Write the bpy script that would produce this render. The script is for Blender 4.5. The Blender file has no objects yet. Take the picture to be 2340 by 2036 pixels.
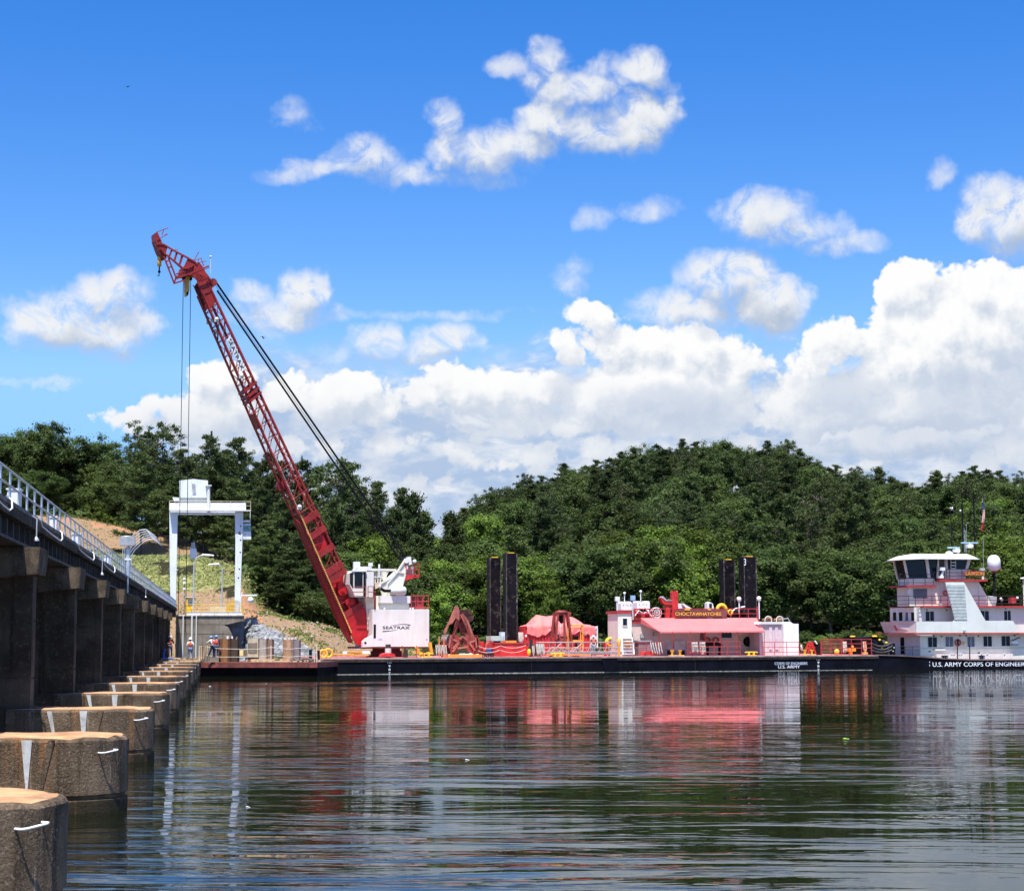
import bpy, bmesh, math, random
import numpy as np
from mathutils import Vector, Matrix, Euler, noise
random.seed(7)
R = math.radians
sc = bpy.context.scene
COL = sc.collection

# ------------------------------------------------------------------ camera
FPX, CX, CY = 4250.0, 1170.0, 1018.0      # the photo is 2340 x 2036
PITCH, ROLL, CAMZ = math.atan(438.0/4250.0), R(-0.17), 3.0
cam_d = bpy.data.cameras.new('camera'); cam = bpy.data.objects.new('camera', cam_d); COL.objects.link(cam)
CM = Matrix.Translation((0, 0, CAMZ)) @ Matrix.Rotation(R(90)+PITCH, 4, 'X') @ Matrix.Rotation(ROLL, 4, 'Z')
cam.matrix_world = CM
cam_d.sensor_width = 36.0; cam_d.lens = 36.0*FPX/2340.0
cam_d.clip_start = 0.5; cam_d.clip_end = 6000
sc.camera = cam
CR = CM.to_3x3()

def ray(x, y):
    return (CR @ Vector(((x-CX)/FPX, (CY-y)/FPX, -1.0))).normalized()
def P(x, y, Y):
    """the point where the line of sight through photo pixel (x, y) reaches distance Y ahead"""
    d = ray(x, y); return Vector((0, 0, CAMZ)) + d*(Y/d.y)

# ------------------------------------------------------------------ light
SUN_EL = R(67.0)
SUN_H = Vector((-0.15, -0.99)).normalized()
SUNV = Vector((SUN_H.x*math.cos(SUN_EL), SUN_H.y*math.cos(SUN_EL), math.sin(SUN_EL)))
sl = bpy.data.lights.new('sun', 'SUN'); sl.energy = 5.0; sl.angle = R(0.53); sl.color = (1.0, 0.96, 0.89)
so = bpy.data.objects.new('sun', sl); COL.objects.link(so)
so.rotation_euler = SUNV.to_track_quat('Z', 'Y').to_euler(); so.location = (0, -40, 120)

sc.view_settings.view_transform = 'Standard'; sc.view_settings.look = 'None'
sc.view_settings.exposure = 0.70; sc.view_settings.gamma = 1.0
sc.render.engine = 'CYCLES'
try:
    sc.cycles.max_bounces = 6; sc.cycles.diffuse_bounces = 2; sc.cycles.glossy_bounces = 4
    sc.cycles.transmission_bounces = 4; sc.cycles.transparent_max_bounces = 12
    sc.cycles.use_denoising = True; sc.cycles.adaptive_threshold = 0.02; sc.cycles.adaptive_min_samples = 16
except Exception: pass

# ------------------------------------------------------------------ node helpers
class NT:
    def __init__(s, tree): s.t = tree; s.n = tree.nodes; s.l = tree.links
    def node(s, typ, **kw):
        nd = s.n.new(typ)
        for k, v in kw.items():
            if k == 'inp':
                for i, val in v.items(): s.put(nd.inputs[i], val)
            else: setattr(nd, k, v)
        return nd
    def put(s, sock, val):
        if isinstance(val, bpy.types.NodeSocket): s.l.new(val, sock)
        elif isinstance(val, bpy.types.Node): s.l.new(val.outputs[0], sock)
        else:
            if sock.type == 'RGBA' and hasattr(val, '__len__') and len(val) == 3: val = (*val, 1)
            sock.default_value = val
    def m(s, op, a, b=0.0, c=0.0, clamp=False):
        nd = s.n.new('ShaderNodeMath'); nd.operation = op; nd.use_clamp = clamp
        s.put(nd.inputs[0], a); s.put(nd.inputs[1], b); s.put(nd.inputs[2], c); return nd.outputs[0]
    def v(s, op, a, b=(0, 0, 0), c=None):
        nd = s.n.new('ShaderNodeVectorMath'); nd.operation = op
        s.put(nd.inputs[0], a); s.put(nd.inputs[1], b)
        if c is not None: s.put(nd.inputs[2], c)
        return nd.outputs['Value'] if op in ('DOT_PRODUCT', 'LENGTH', 'DISTANCE') else nd.outputs[0]
    def mr(s, val, a, b, c=0.0, d=1.0, smooth=True):
        nd = s.n.new('ShaderNodeMapRange'); nd.interpolation_type = 'SMOOTHSTEP' if smooth else 'LINEAR'
        for i, q in enumerate((val, a, b, c, d)): s.put(nd.inputs[i], q)
        return nd.outputs[0]
    def mix(s, f, a, b, mode='MIX'):
        nd = s.n.new('ShaderNodeMix'); nd.data_type = 'RGBA'; nd.blend_type = mode
        s.put(nd.inputs[0], f); s.put(nd.inputs[6], a); s.put(nd.inputs[7], b); return nd.outputs[2]
    def noise(s, vec, scale, detail=4.0, rough=0.55, dist=0.0, col=False, dims='3D'):
        nd = s.n.new('ShaderNodeTexNoise'); nd.noise_dimensions = dims
        s.put(nd.inputs['Vector'], vec); nd.inputs['Scale'].default_value = scale
        nd.inputs['Detail'].default_value = detail; nd.inputs['Roughness'].default_value = rough
        nd.inputs['Distortion'].default_value = dist
        return nd.outputs['Color'] if col else nd.outputs['Fac']
    def xyz(s, x, y, z):
        nd = s.n.new('ShaderNodeCombineXYZ'); s.put(nd.inputs[0], x); s.put(nd.inputs[1], y); s.put(nd.inputs[2], z); return nd.outputs[0]
# ------------------------------------------------------------------ world: sky and clouds (by direction)
world = bpy.data.worlds.new('World'); sc.world = world; world.use_nodes = True
W = NT(world.node_tree); W.n.clear()
geo = W.node('ShaderNodeTexCoord').outputs['Generated']
sep = W.node('ShaderNodeSeparateXYZ', inp={0: geo})
AZ = W.m('ARCTAN2', sep.outputs[0], sep.outputs[1]); EL = W.m('ARCSINE', sep.outputs[2])
K = 42.5                                     # one sky unit = 1/42.5 rad (100 photo pixels)
SP = W.xyz(W.m('MULTIPLY', AZ, K), W.m('MULTIPLY', EL, K), 0.0)
def sky_uv(xd, yd):                          # from the 2060 px wide picture
    d = ray(xd*1.1359, yd*1.1359); return math.atan2(d.x, d.y)*K, math.asin(d.z)*K

def cloud_group(name, blobs, warp, fine):
    """smooth union of puffs, its edge broken up by two sizes of noise"""
    g = bpy.data.node_groups.new(name, 'ShaderNodeTree'); G = NT(g)
    g.interface.new_socket('Vector', in_out='INPUT', socket_type='NodeSocketVector')
    g.interface.new_socket('Value', in_out='OUTPUT', socket_type='NodeSocketFloat')
    gi = G.node('NodeGroupInput'); go = G.node('NodeGroupOutput'); p = gi.outputs[0]
    w1 = G.v('MULTIPLY', G.v('SUBTRACT', G.noise(p, 0.55, 4, 0.60, col=True, dims='2D'), (.5, .5, .5)), (warp*2.0, warp*1.5, 0))
    q = G.v('ADD', p, w1); q = G.v('MULTIPLY', q, (1, 1, 0))
    acc = None
    for (xd, yd, rx, ry, w) in blobs:
        u, v = sky_uv(xd, yd); rx *= .011359; ry *= .011359
        d = G.v('MULTIPLY', G.v('SUBTRACT', q, (u, v, 0)), (1/rx, 1/ry, 0))
        f = G.m('MULTIPLY_ADD', G.v('DOT_PRODUCT', d, d), -0.5*min(rx, ry)/0.6, 0.5*w*min(rx, ry)/0.6)
        acc = f if acc is None else G.m('SMOOTH_MAX', acc, f, 0.12)
    vo = G.node('ShaderNodeTexVoronoi'); vo.voronoi_dimensions = '2D'; vo.feature = 'F1'; G.put(vo.inputs['Vector'], G.v('ADD', p, G.v('MULTIPLY', G.noise(p, 2.2, 2, .6, col=True, dims='2D'), (.5, .5, 0))))
    vo.inputs['Scale'].default_value = 1.35; vo.inputs['Detail'].default_value = 2.0; vo.inputs['Roughness'].default_value = .55
    bump = G.m('MULTIPLY', G.m('SUBTRACT', 0.42, vo.outputs['Distance']), fine)
    n2 = G.m('MULTIPLY', G.m('SUBTRACT', G.noise(p, 1.6, 5, .62, dims='2D'), 0.5), fine*1.3)
    G.put(go.inputs[0], G.m('ADD', acc, G.m('ADD', bump, n2)))
    return g
def use(g, vec):
    nd = W.n.new('ShaderNodeGroup'); nd.node_tree = g; W.put(nd.inputs[0], vec); return nd.outputs[0]

HARD = [(1185,640,75,50,1),(1135,690,45,55,1),(1270,690,110,55,1),(1400,705,110,65,1),(1490,745,80,50,1),(1330,800,230,100,1),
 (1680,690,100,55,1),(1620,725,45,65,1),(1835,590,85,75,1),(1800,650,60,60,1),(1975,590,90,75,1),(1900,700,190,120,1),
 (2060,640,110,130,1),(1930,790,300,80,1),(2200,700,160,170,1),(950,790,120,65,1),(1060,785,100,60,1),(860,800,80,45,1),
 (700,810,130,65,1),(590,790,90,50,1),(440,765,75,55,1),(350,810,70,45,1),(290,850,70,40,1),(420,830,150,60,1),(1650,820,150,70,1),
 (205,852,20,16,.8),(620,905,85,36,1),(790,890,90,34,1),(960,915,100,30,1),(860,965,70,26,1),(1080,925,90,34,1),(1190,905,70,36,1),(1560,850,80,36,1),(2000,905,110,46,1),(1700,945,120,26,1),(480,900,70,34,1),(340,880,60,34,1),(1480,880,60,28,.9),(1120,850,280,40,1)]
SOFT = [(1085,160,38,34,1),(1150,245,60,42,1),(1015,292,62,38,1),(1215,128,42,22,.9),(1255,222,60,40,1),(960,300,60,34,1),(820,345,50,26,.7),(700,330,60,30,.9),(1035,132,52,24,1),(1105,120,42,40,1),(1125,175,40,45,1),(1185,170,60,35,1),(1110,240,60,55,1),(1080,300,70,45,.9),
 (1200,275,85,45,.9),(1280,255,75,60,1),(1290,150,50,42,1),(1335,220,32,50,.9),(890,250,32,38,.9),(920,300,65,45,.9),(985,318,80,40,.8),
 (730,310,65,38,.8),(650,342,75,24,.8),(580,352,55,14,.8),(780,350,55,40,.5),(950,360,130,24,.5),
 (1200,445,55,45,.25),(1310,430,55,28,.35),(1530,430,85,42,1),(1600,460,90,35,.9),(1690,490,80,22,.7),(1478,420,32,24,.9),
 (1895,352,28,24,.2),(600,230,60,38,.1),(1985,385,50,28,1),(1975,440,50,55,1),(2050,450,85,70,1),(2160,440,110,90,1),
 (105,645,75,62,1),(170,605,52,45,1),(240,600,52,45,1),(190,665,115,50,1),(265,650,60,50,.8),(300,600,40,40,.2),
 (510,585,36,28,1),(610,600,50,48,1),(570,630,95,38,1),(640,640,55,25,.8),(765,690,55,48,1),(900,690,65,46,1),(835,722,140,24,.7),
 (1480,555,95,62,1),(1400,625,130,42,1),(1550,610,75,72,1),(1850,880,230,42,1),(840,625,110,7,.5),(60,765,90,8,.5),(1150,560,60,50,.1)]
gh = cloud_group('cumulus', HARD, 0.60, 0.33); SOFT = [(a, b, rx*1.08, ry*1.06, w) for a, b, rx, ry, w in SOFT]
gs = cloud_group('fair_weather', SOFT, 0.62, 0.17)
LV = (-0.20, 0.42, 0)
f0 = use(gh, SP); f1 = use(gh, W.v('ADD', SP, LV))
s0 = use(gs, SP); s1 = use(gs, W.v('ADD', SP, (-0.14, 0.50, 0)))
gz = W.xyz(sep.outputs[0], sep.outputs[1], W.m('MAXIMUM', sep.outputs[2], 0.14))
sky = W.node('ShaderNodeTexSky', inp={0: gz}, sky_type='NISHITA', sun_disc=False, sun_elevation=SUN_EL, sun_rotation=math.atan2(SUN_H.x, SUN_H.y),
             altitude=100, air_density=1.0, dust_density=0.6, ozone_density=1.6)
hs = W.node('ShaderNodeHueSaturation', inp={'Hue': 0.516, 'Saturation': 1.5, 'Value': 1.40, 'Color': sky.outputs[0]}).outputs[0]
STR = 0.085
def bank():
    v = W.v('MULTIPLY', SP, (0.8, 1.7, 1))
    n = W.noise(v, 0.62, 5, .55, .5, dims='2D')
    n2 = W.noise(W.v('ADD', v, (3, .22, 7)), 1.0, 4, .55, dims='2D')
    return n, n2
bn, bn2 = bank()
# the cloud bank low over the hills
edge = W.m('ADD', W.m('MULTIPLY', W.mr(W.m('MULTIPLY', AZ, K), -10.0, -6.5), 6.2), W.m('MULTIPLY', W.m('SUBTRACT', bn, .5), 2.6))
bank_a = W.mr(W.m('SUBTRACT', edge, W.m('MULTIPLY', EL, K)), -0.9, 1.1, 0, .96)
EMI = 1.0/STR                                # cloud radiance is given for the strength below
def cl(r, g, b): return tuple(c*EMI*.90 for c in (r, g, b))
bank_c = W.mix(W.mr(bn2, .40, .70), cl(.30, .385, .53), cl(.52, .55, .60))
bank_c = W.mix(W.mr(bn, .54, .76), bank_c, cl(.62, .63, .64))
c = W.mix(bank_a, hs, bank_c)
# fair-weather puffs, soft edges, thin in places
sa = W.mr(W.m('ADD', s0, W.m('MULTIPLY', W.m('MINIMUM', W.m('MAXIMUM', W.m('SUBTRACT', s0, s1), -.35), .35), .22)), -0.28, 0.46)
sa = W.m('MULTIPLY', sa, W.mr(W.noise(SP, 1.3, 5, .65, .4, dims='2D'), .26, .56, .30, .96))
slit = W.mr(W.m('SUBTRACT', s0, s1), -0.30, 0.34)
soft_c = W.mix(slit, cl(.33, .38, .46), cl(.61, .62, .63))
c = W.mix(sa, c, soft_c)
# sunlit cumulus, crisp edges and grey bases
ha = W.mr(f0, -0.03, 0.15)
hl = W.mr(W.m('SUBTRACT', f0, f1), -0.42, 0.38)
low = W.mr(W.m('ADD', W.m('MULTIPLY', EL, K), W.m('MULTIPLY', W.m('SUBTRACT', W.noise(SP, .7, 3, .5, dims='2D'), .5), 3.2)), 2.6, 6.4)
hard_c = W.mix(hl, cl(.42, .47, .55), cl(.68, .68, .68))
hard_c = W.mix(W.m('MULTIPLY', W.m('SUBTRACT', 1.0, low), .75), hard_c, W.mix(bn2, cl(.31, .375, .49), cl(.55, .58, .62)))
BASES = [(1850,878,210,46,1),(1950,800,120,40,.9),(1360,820,150,50,1),(1480,650,110,26,1),(1700,800,90,46,1),(940,860,130,26,1),(640,868,110,24,1),(1120,760,40,60,.7),(1600,900,120,26,.9),(450,868,60,18,.8),(780,930,120,20,.8),(2050,760,60,60,.9),(1240,860,90,26,.9)]
gb = cloud_group('cloud_bases', BASES, 0.9, 0.12)
bm = W.m('MULTIPLY', W.mr(use(gb, SP), -0.35, 0.40), .62)
hard_c = W.mix(bm, hard_c, cl(.355, .415, .52))
c = W.mix(W.m('MULTIPLY', bm, W.m('MULTIPLY', bank_a, .8)), c, cl(.36, .42, .53))
c = W.mix(ha, c, hard_c)
bg_v = W.node('ShaderNodeBackground', inp={0: c, 1: STR})
# the rest of the sky: scattered cloud
far = W.mix(W.mr(W.noise(W.v('MULTIPLY', geo, (1, 1, 2.5)), 2.6, 4, .6), .52, .68, 0, .9), hs, cl(.62, .65, .70))
bg_f = W.node('ShaderNodeBackground', inp={0: far, 1: STR})
win = W.m('MULTIPLY', W.m('LESS_THAN', W.m('ABSOLUTE', AZ), 0.42), W.m('LESS_THAN', W.m('ABSOLUTE', EL), 0.5))
ms = W.node('ShaderNodeMixShader', inp={0: win, 1: bg_f, 2: bg_v})
wo = W.node('ShaderNodeOutputWorld'); W.l.new(ms.outputs[0], wo.inputs[0])
try: world.cycles.sampling_method = 'MANUAL'; world.cycles.sample_map_resolution = 512
except Exception: pass
# ------------------------------------------------------------------ materials
MATS = {}
def mat(name, col, rough=.6, metal=0., var=.15, scale=2.0, streak=0., scol=(.05, .035, .02), bump=0., bscale=30., wet=0., isl=0., spot=0., spcol=(.3, .12, .04), spscale=3., emit=None, spec=.5):
    if name in MATS: return MATS[name]
    m = bpy.data.materials.new(name); m.use_nodes = True; T = NT(m.node_tree); T.n.clear()
    co0 = T.node('ShaderNodeTexCoord').outputs['Object']; co = T.v('ADD', co0, T.v('MULTIPLY', T.xyz(1, 1, 0), T.xyz(T.m('MULTIPLY', T.node('ShaderNodeObjectInfo').outputs['Random'], 40), T.m('MULTIPLY', T.node('ShaderNodeObjectInfo').outputs['Random'], 23), 0)))
    c = T.mix(T.mr(T.noise(co, scale, 5, .6), .3, .7), tuple(x*(1-var) for x in col), tuple(min(1, x*(1+var)) for x in col))
    if streak:
        sv = T.v('MULTIPLY', co, (1.6, 1.6, .12))
        c = T.mix(T.m('MULTIPLY', T.mr(T.noise(sv, 2.2, 6, .65), .5, .68), streak), c, scol)
    if spot:
        c = T.mix(T.m('MULTIPLY', T.mr(T.noise(co, spscale, 6, .7), .54, .66), spot), c, spcol)
    if isl: c = T.mix(T.m('MULTIPLY', T.node('ShaderNodeNewGeometry').outputs['Random Per Island'], isl), c, (.06, .06, .062))
    if wet:
        zz = T.node('ShaderNodeSeparateXYZ', inp={0: co0}).outputs[2]
        c = T.mix(T.m('MULTIPLY', T.mr(T.m('ADD', zz, T.m('MULTIPLY', T.m('SUBTRACT', T.noise(co, 3.0, 4, .6), .5), .35)), .34, .12), wet), c, (.022, .020, .011))
        c = T.mix(T.mr(T.noise(T.v('MULTIPLY', co, (2.2, 2.2, .16)), 1.5, 5, .6), .55, .72, 0, .5), c, (.30, .13, .045))
        c = T.mix(T.mr(T.noise(T.v('MULTIPLY', co, (5, 5, .35)), 1.5, 4, .6), .62, .72, 0, .45), c, (.40, .36, .30))
    b = T.node('ShaderNodeBsdfPrincipled', inp={'Base Color': c, 'Metallic': metal, 'Specular IOR Level': spec,
        'Roughness': T.mr(T.noise(co, scale*2.3, 4, .6), .2, .8, max(.02, rough-.08), min(1, rough+.1))})
    if bump:
        bn = T.node('ShaderNodeBump', inp={'Strength': bump, 'Distance': .03, 'Height': T.noise(co, bscale, 5, .65)})
        T.put(b.inputs['Normal'], bn)
    if emit: b.inputs['Emission Color'].default_value = (*emit, 1); b.inputs['Emission Strength'].default_value = 1
    o = T.node('ShaderNodeOutputMaterial'); T.l.new(b.outputs[0], o.inputs[0]); MATS[name] = m; return m

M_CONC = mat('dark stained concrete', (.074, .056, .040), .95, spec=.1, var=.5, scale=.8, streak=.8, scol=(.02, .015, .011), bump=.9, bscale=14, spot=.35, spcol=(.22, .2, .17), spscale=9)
M_NOSE = mat('wet pier concrete', (.118, .085, .057), .9, spec=.15, var=.45, scale=1.1, streak=.85, scol=(.035, .021, .012), bump=1.0, bscale=22, spot=.6, spcol=(.36, .29, .21), spscale=30, wet=.9)
M_PTOP = mat('orange stained pier top', (.46, .25, .125), .9, var=.35, scale=1.6, bump=.6, bscale=20, spot=.5, spcol=(.62, .46, .32), spscale=2.5)
M_WALL = mat('abutment concrete', (.21, .175, .135), .9, var=.3, scale=.6, streak=.7, scol=(.07, .055, .045), bump=.4)
M_GALV = mat('galvanised steel', (.52, .55, .58), .45, .5, var=.15)
M_WHITE = mat('weathered white paint', (.74, .75, .76), .5, var=.08, scale=1.5, streak=.25, scol=(.45, .38, .3))
M_GANTRY = mat('gantry white paint', (.66, .71, .78), .55, var=.08, scale=.8, streak=.3, scol=(.4, .33, .27), spot=.25, spcol=(.22, .13, .08), spscale=4)
M_CREAM = mat('cream marine paint', (.74, .70, .60), .45, var=.07, scale=.6, streak=.3, scol=(.55, .36, .24))
M_HOUSE = mat('white crane house paint', (.72, .69, .64), .4, var=.06, scale=.5, streak=.25, scol=(.55, .4, .33))
M_PINKW = mat('towboat white paint', (.70, .66, .57), .45, var=.08, scale=.5, streak=.35, scol=(.5, .4, .34))
M_GREYW = mat('pale grey paint', (.60, .62, .58), .5, var=.05, scale=.6, streak=.2, scol=(.42, .4, .36))
M_RED = mat('boom red paint', (.245, .020, .019), .5, var=.25, scale=1.2, streak=.25, scol=(.2, .01, .01), spec=.3)
M_REDD = mat('deck machinery red', (.50, .022, .02), .5, var=.3, scale=1.5)
M_TRIM = mat('dark red trim paint', (.36, .03, .03), .5, var=.2)
M_RAILR = mat('red rail paint', (.42, .035, .04), .5, var=.2)
M_DECK = mat('pink red deck paint', (.56, .17, .15), .75, var=.25, scale=.5, spot=.4, spcol=(.4, .2, .16), spscale=.8)
M_HULL = mat('black hull paint', (.0035, .004, .008), .5, var=.5, scale=.7, streak=.5, scol=(.009, .008, .008), spec=.08)
M_RUB = mat('rusty rub rail', (.028, .020, .017), .65, spec=.15, var=.4, scale=1.5, streak=.6, scol=(.09, .06, .045))
M_BLACK = mat('black steel', (.007, .007, .008), .5, var=.4, streak=.3, scol=(.02, .015, .01), spec=.15)
M_SPUD = mat('spud steel', (.006, .005, .007), .5, spec=.12, var=.5, scale=.8, streak=.5, scol=(.018, .013, .013), spot=.2, spcol=(.25, .2, .18), spscale=2)
M_YEL = mat('safety yellow paint', (.80, .48, .03), .5, var=.15)
M_ORG = mat('orange plastic', (.85, .27, .03), .55, var=.15)
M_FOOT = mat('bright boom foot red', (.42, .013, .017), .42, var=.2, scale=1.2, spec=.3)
M_BUCK = mat('oxide red bucket steel', (.24, .026, .020), .6, var=.4, scale=2, streak=.5, scol=(.34, .12, .09), spot=.3, spcol=(.07, .02, .015))
M_BUCKL = mat('faded oxide steel', (.36, .11, .08), .6, var=.3, scale=2, streak=.4, scol=(.2, .06, .04))
M_TARP = mat('faded red tarpaulin', (.72, .20, .19), .7, var=.12, scale=.8, streak=.2, scol=(.5, .06, .06), bump=.5, bscale=3)
M_AWN = mat('red awning canvas', (.75, .17, .17), .75, var=.08, scale=.5)
M_CONT = mat('red container steel', (.50, .03, .04), .5, var=.2, streak=.3, scol=(.3, .06, .05))
M_ROPE = mat('weathered rope', (.62, .58, .50), .9, var=.25, scale=12)
M_GLASS = mat('dark window glass', (.008, .010, .014), .08, var=.3, spec=.25)
M_SHADE = mat('grey window blind', (.11, .125, .165), .35, var=.2, spec=.3)
M_RUSTY = mat('rusty pipe steel', (.20, .085, .03), .7, var=.4, scale=1.5, streak=.8, scol=(.07, .03, .015))
M_RUSTL = mat('pale rusting steel', (.40, .36, .33), .6, var=.2, streak=.9, scol=(.32, .13, .06))
M_RUSTB = mat('rust barge plate', (.17, .04, .035), .65, var=.4, scale=1.2, streak=.6, scol=(.05, .02, .015), spot=.4, spcol=(.3, .15, .12))
M_WOOD = mat('sun bleached planks', (.50, .37, .22), .85, var=.3, scale=4)
M_SKIN = mat('skin', (.42, .22, .14), .55, var=.08)
M_DENIM = mat('blue denim', (.09, .14, .28), .85, var=.25, scale=9)
M_NAVY = mat('dark blue cloth', (.02, .03, .09), .85, var=.25, scale=9)
M_BLUEC = mat('bright blue cloth', (.03, .06, .32), .85, var=.2)
M_BLKC = mat('black cloth', (.015, .014, .02), .9, var=.2)
M_WHTC = mat('white cloth', (.72, .72, .73), .85, var=.08)
M_VEST = mat('orange red life vest', (.72, .09, .04), .75, var=.15)
M_HELM = mat('white helmet plastic', (.80, .80, .80), .35, var=.03)
M_HELMB = mat('blue helmet plastic', (.10, .22, .50), .35, var=.05)
M_LETW = mat('white lettering paint', (.78, .80, .84), .5, var=.05)
M_LETK = mat('black lettering paint', (.02, .02, .022), .5, var=.1)
M_LETY = mat('yellow lettering paint', (.85, .48, .08), .5, var=.08)
M_SIGN = mat('brown name board', (.13, .03, .02), .5, var=.2)
M_TIRE = mat('black rubber', (.02, .02, .02), .8, var=.3)
M_GREY = mat('grey machinery paint', (.33, .35, .37), .5, .2, var=.2)
M_BLUEG = mat('blue grey paint', (.28, .42, .58), .4, var=.1)
M_DARKR = mat('rusted turntable steel', (.15, .04, .035), .6, var=.3, streak=.5, scol=(.06, .02, .02))
M_BARK = mat('bark', (.10, .075, .055), .9, var=.35, scale=3, bump=.6, bscale=12)

# ------------------------------------------------------------------ mesh building
class Frame:
    def __init__(s, origin, ang):
        s.M = Matrix.Translation(origin) @ Matrix.Rotation(ang, 4, 'Z'); s.I = s.M.inverted()
    def px(s, x, y, w=0.0):
        """local (u, z) where the sight line of photo pixel (x, y) meets the upright plane w"""
        o = s.I @ Vector((0, 0, CAMZ)); d = s.I.to_3x3() @ ray(x, y); t = (w-o.y)/d.y; p = o + d*t
        return p.x, p.z
    def p3(s, x, y, w=0.0): u, z = s.px(x, y, w); return Vector((u, w, z))
WORLD = Frame((0, 0, 0), 0)
class MB:
    def __init__(s): s.v = []; s.f = []; s.sm = []
    def add(s, vs, fs, smooth=False):
        n = len(s.v); s.v += [tuple(q) for q in vs]; s.f += [tuple(i+n for i in f) for f in fs]; s.sm += [smooth]*len(fs); return s
    def box(s, x0, x1, y0, y1, z0, z1):
        return s.add([(x, y, z) for z in (z0, z1) for y in (y0, y1) for x in (x0, x1)],
                     [(0, 2, 3, 1), (4, 5, 7, 6), (0, 1, 5, 4), (2, 6, 7, 3), (0, 4, 6, 2), (1, 3, 7, 5)])
    def prism(s, pts, ext):
        n = len(pts); e = Vector(ext); a = [Vector(p) for p in pts]
        nrm = Vector((0, 0, 0))
        for i in range(n): nrm += a[i].cross(a[(i+1) % n])
        if nrm.dot(e) < 0: a.reverse()
        return s.add(a + [p+e for p in a], [tuple(reversed(range(n))), tuple(range(n, 2*n))] + [(i, (i+1) % n, n+(i+1) % n, n+i) for i in range(n)])
    def bar(s, a, b, w, h=None, up=(0, 0, 1)):
        a, b = Vector(a), Vector(b); h = h or w; d = (b-a).normalized(); up = Vector(up)
        if abs(d.dot(up)) > .98: up = Vector((0, 1, 0))
        x = d.cross(up).normalized()*w/2; z = x.cross(d).normalized()*h/2
        vs = [p + sx*x + sz*z for p in (a, b) for sx, sz in ((-1, -1), (1, -1), (1, 1), (-1, 1))]
        return s.add(vs, [(0, 1, 2, 3)[::-1], (4, 5, 6, 7), (0, 1, 5, 4), (1, 2, 6, 5), (2, 3, 7, 6), (3, 0, 4, 7)])
    def tube(s, pts, r, n=8, r2=None, smooth=True, caps=True):
        pts = [Vector(p) for p in pts]; m = len(pts); rings = []
        up = Vector((0, 0, 1)); prev = None
        for i, p in enumerate(pts):
            d = (pts[min(i+1, m-1)]-pts[max(i-1, 0)]).normalized()
            if prev is None:
                x = d.cross(up if abs(d.z) < .95 else Vector((0, 1, 0))).normalized()
            else:
                x = (prev - d*prev.dot(d)).normalized()
            prev = x; y = d.cross(x)
            rr = r if r2 is None else r+(r2-r)*i/(m-1)
            rings += [p+(x*math.cos(2*math.pi*k/n)+y*math.sin(2*math.pi*k/n))*rr for k in range(n)]
        fs = [(i*n+k, i*n+(k+1) % n, (i+1)*n+(k+1) % n, (i+1)*n+k) for i in range(m-1) for k in range(n)]
        s.add(rings, fs, smooth)
        if caps: s.add(rings[:n], [tuple(reversed(range(n)))]); s.add(rings[-n:], [tuple(range(n))])
        return s
    def lathe(s, prof, c=(0, 0, 0), n=16, axis='Z', smooth=True):
        vs = []
        for r, h in prof:
            for k in range(n):
                a = 2*math.pi*k/n; q = (r*math.cos(a), r*math.sin(a), h)
                if axis == 'Y': q = (q[0], q[2], q[1])
                if axis == 'X': q = (q[2], q[0], q[1])
                vs.append((q[0]+c[0], q[1]+c[1], q[2]+c[2]))
        m = len(prof)
        fs = [(i*n+k, i*n+(k+1) % n, (i+1)*n+(k+1) % n, (i+1)*n+k) for i in range(m-1) for k in range(n)]
        if axis == 'Y': fs = [f[::-1] for f in fs]
        s.add(vs, fs, smooth)
        if prof[0][0] > 1e-4: s.add(vs[:n], [tuple(reversed(range(n)))])
        if prof[-1][0] > 1e-4: s.add(vs[-n:], [tuple(range(n))])
        return s
    def ball(s, c, r, n=10, sq=1.0):
        pr = [(r*math.sin(math.pi*i/n)+1e-5, -r*sq*math.cos(math.pi*i/n)) for i in range(n+1)]
        return s.lathe(pr, c, n+4)
    def torus(s, c, R_, r, axis='Y', n=20, k=8, a0=0, a1=360, sq=1):
        pts = []
        full = (a1-a0) >= 360
        for i in range(n+(0 if full else 1)):
            a = R(a0+(a1-a0)*i/n); x, y = R_*math.cos(a), R_*math.sin(a)*sq
            pts.append(Vector(c)+Vector({'Y': (x, 0, y), 'Z': (x, y, 0), 'X': (0, x, y)}[axis]))
        if full: pts += pts[:2]
        return s.tube(pts, r, k, caps=not full)
    def build(s, name, m, loc=(0, 0, 0)):
        me = bpy.data.meshes.new(name); L = Vector(loc)
        me.from_pydata([tuple(Vector(q)-L) for q in s.v], [], s.f); me.materials.append(m)
        me.polygons.foreach_set('use_smooth', s.sm); me.update()
        o = bpy.data.objects.new(name, me); COL.objects.link(o); return o
def tag(o, label=None, cat=None, group=None, kind=None):
    for k, q in (('label', label), ('category', cat), ('group', group), ('kind', kind)):
        if q: o[k] = q
    return o
class Thing:
    def __init__(s, name, label, cat, group=None, frame=WORLD, loc=(0, 0, 0)):
        s.e = bpy.data.objects.new(name, None); COL.objects.link(s.e); s.e.empty_display_size = .2
        s.loc = Vector(loc); s.frame = frame; s.e.matrix_world = frame.M @ Matrix.Translation(s.loc); tag(s.e, label, cat, group)
    def part(s, name, mb, m, parent=None, label=None):
        o = mb.build(name, m, s.loc); o.parent = parent or s.e
        if label: o['label'] = label
        return o
def single(name, mb, m, label, cat, group=None, frame=WORLD, loc=None, kind=None):
    if loc is None:
        a = np.array(mb.v); loc = Vector((a[:, 0].mean(), a[:, 1].mean(), a[:, 2].min()))
    o = mb.build(name, m, loc); o.matrix_world = frame.M @ Matrix.Translation(Vector(loc))
    return tag(o, label, cat, group, kind)
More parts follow.
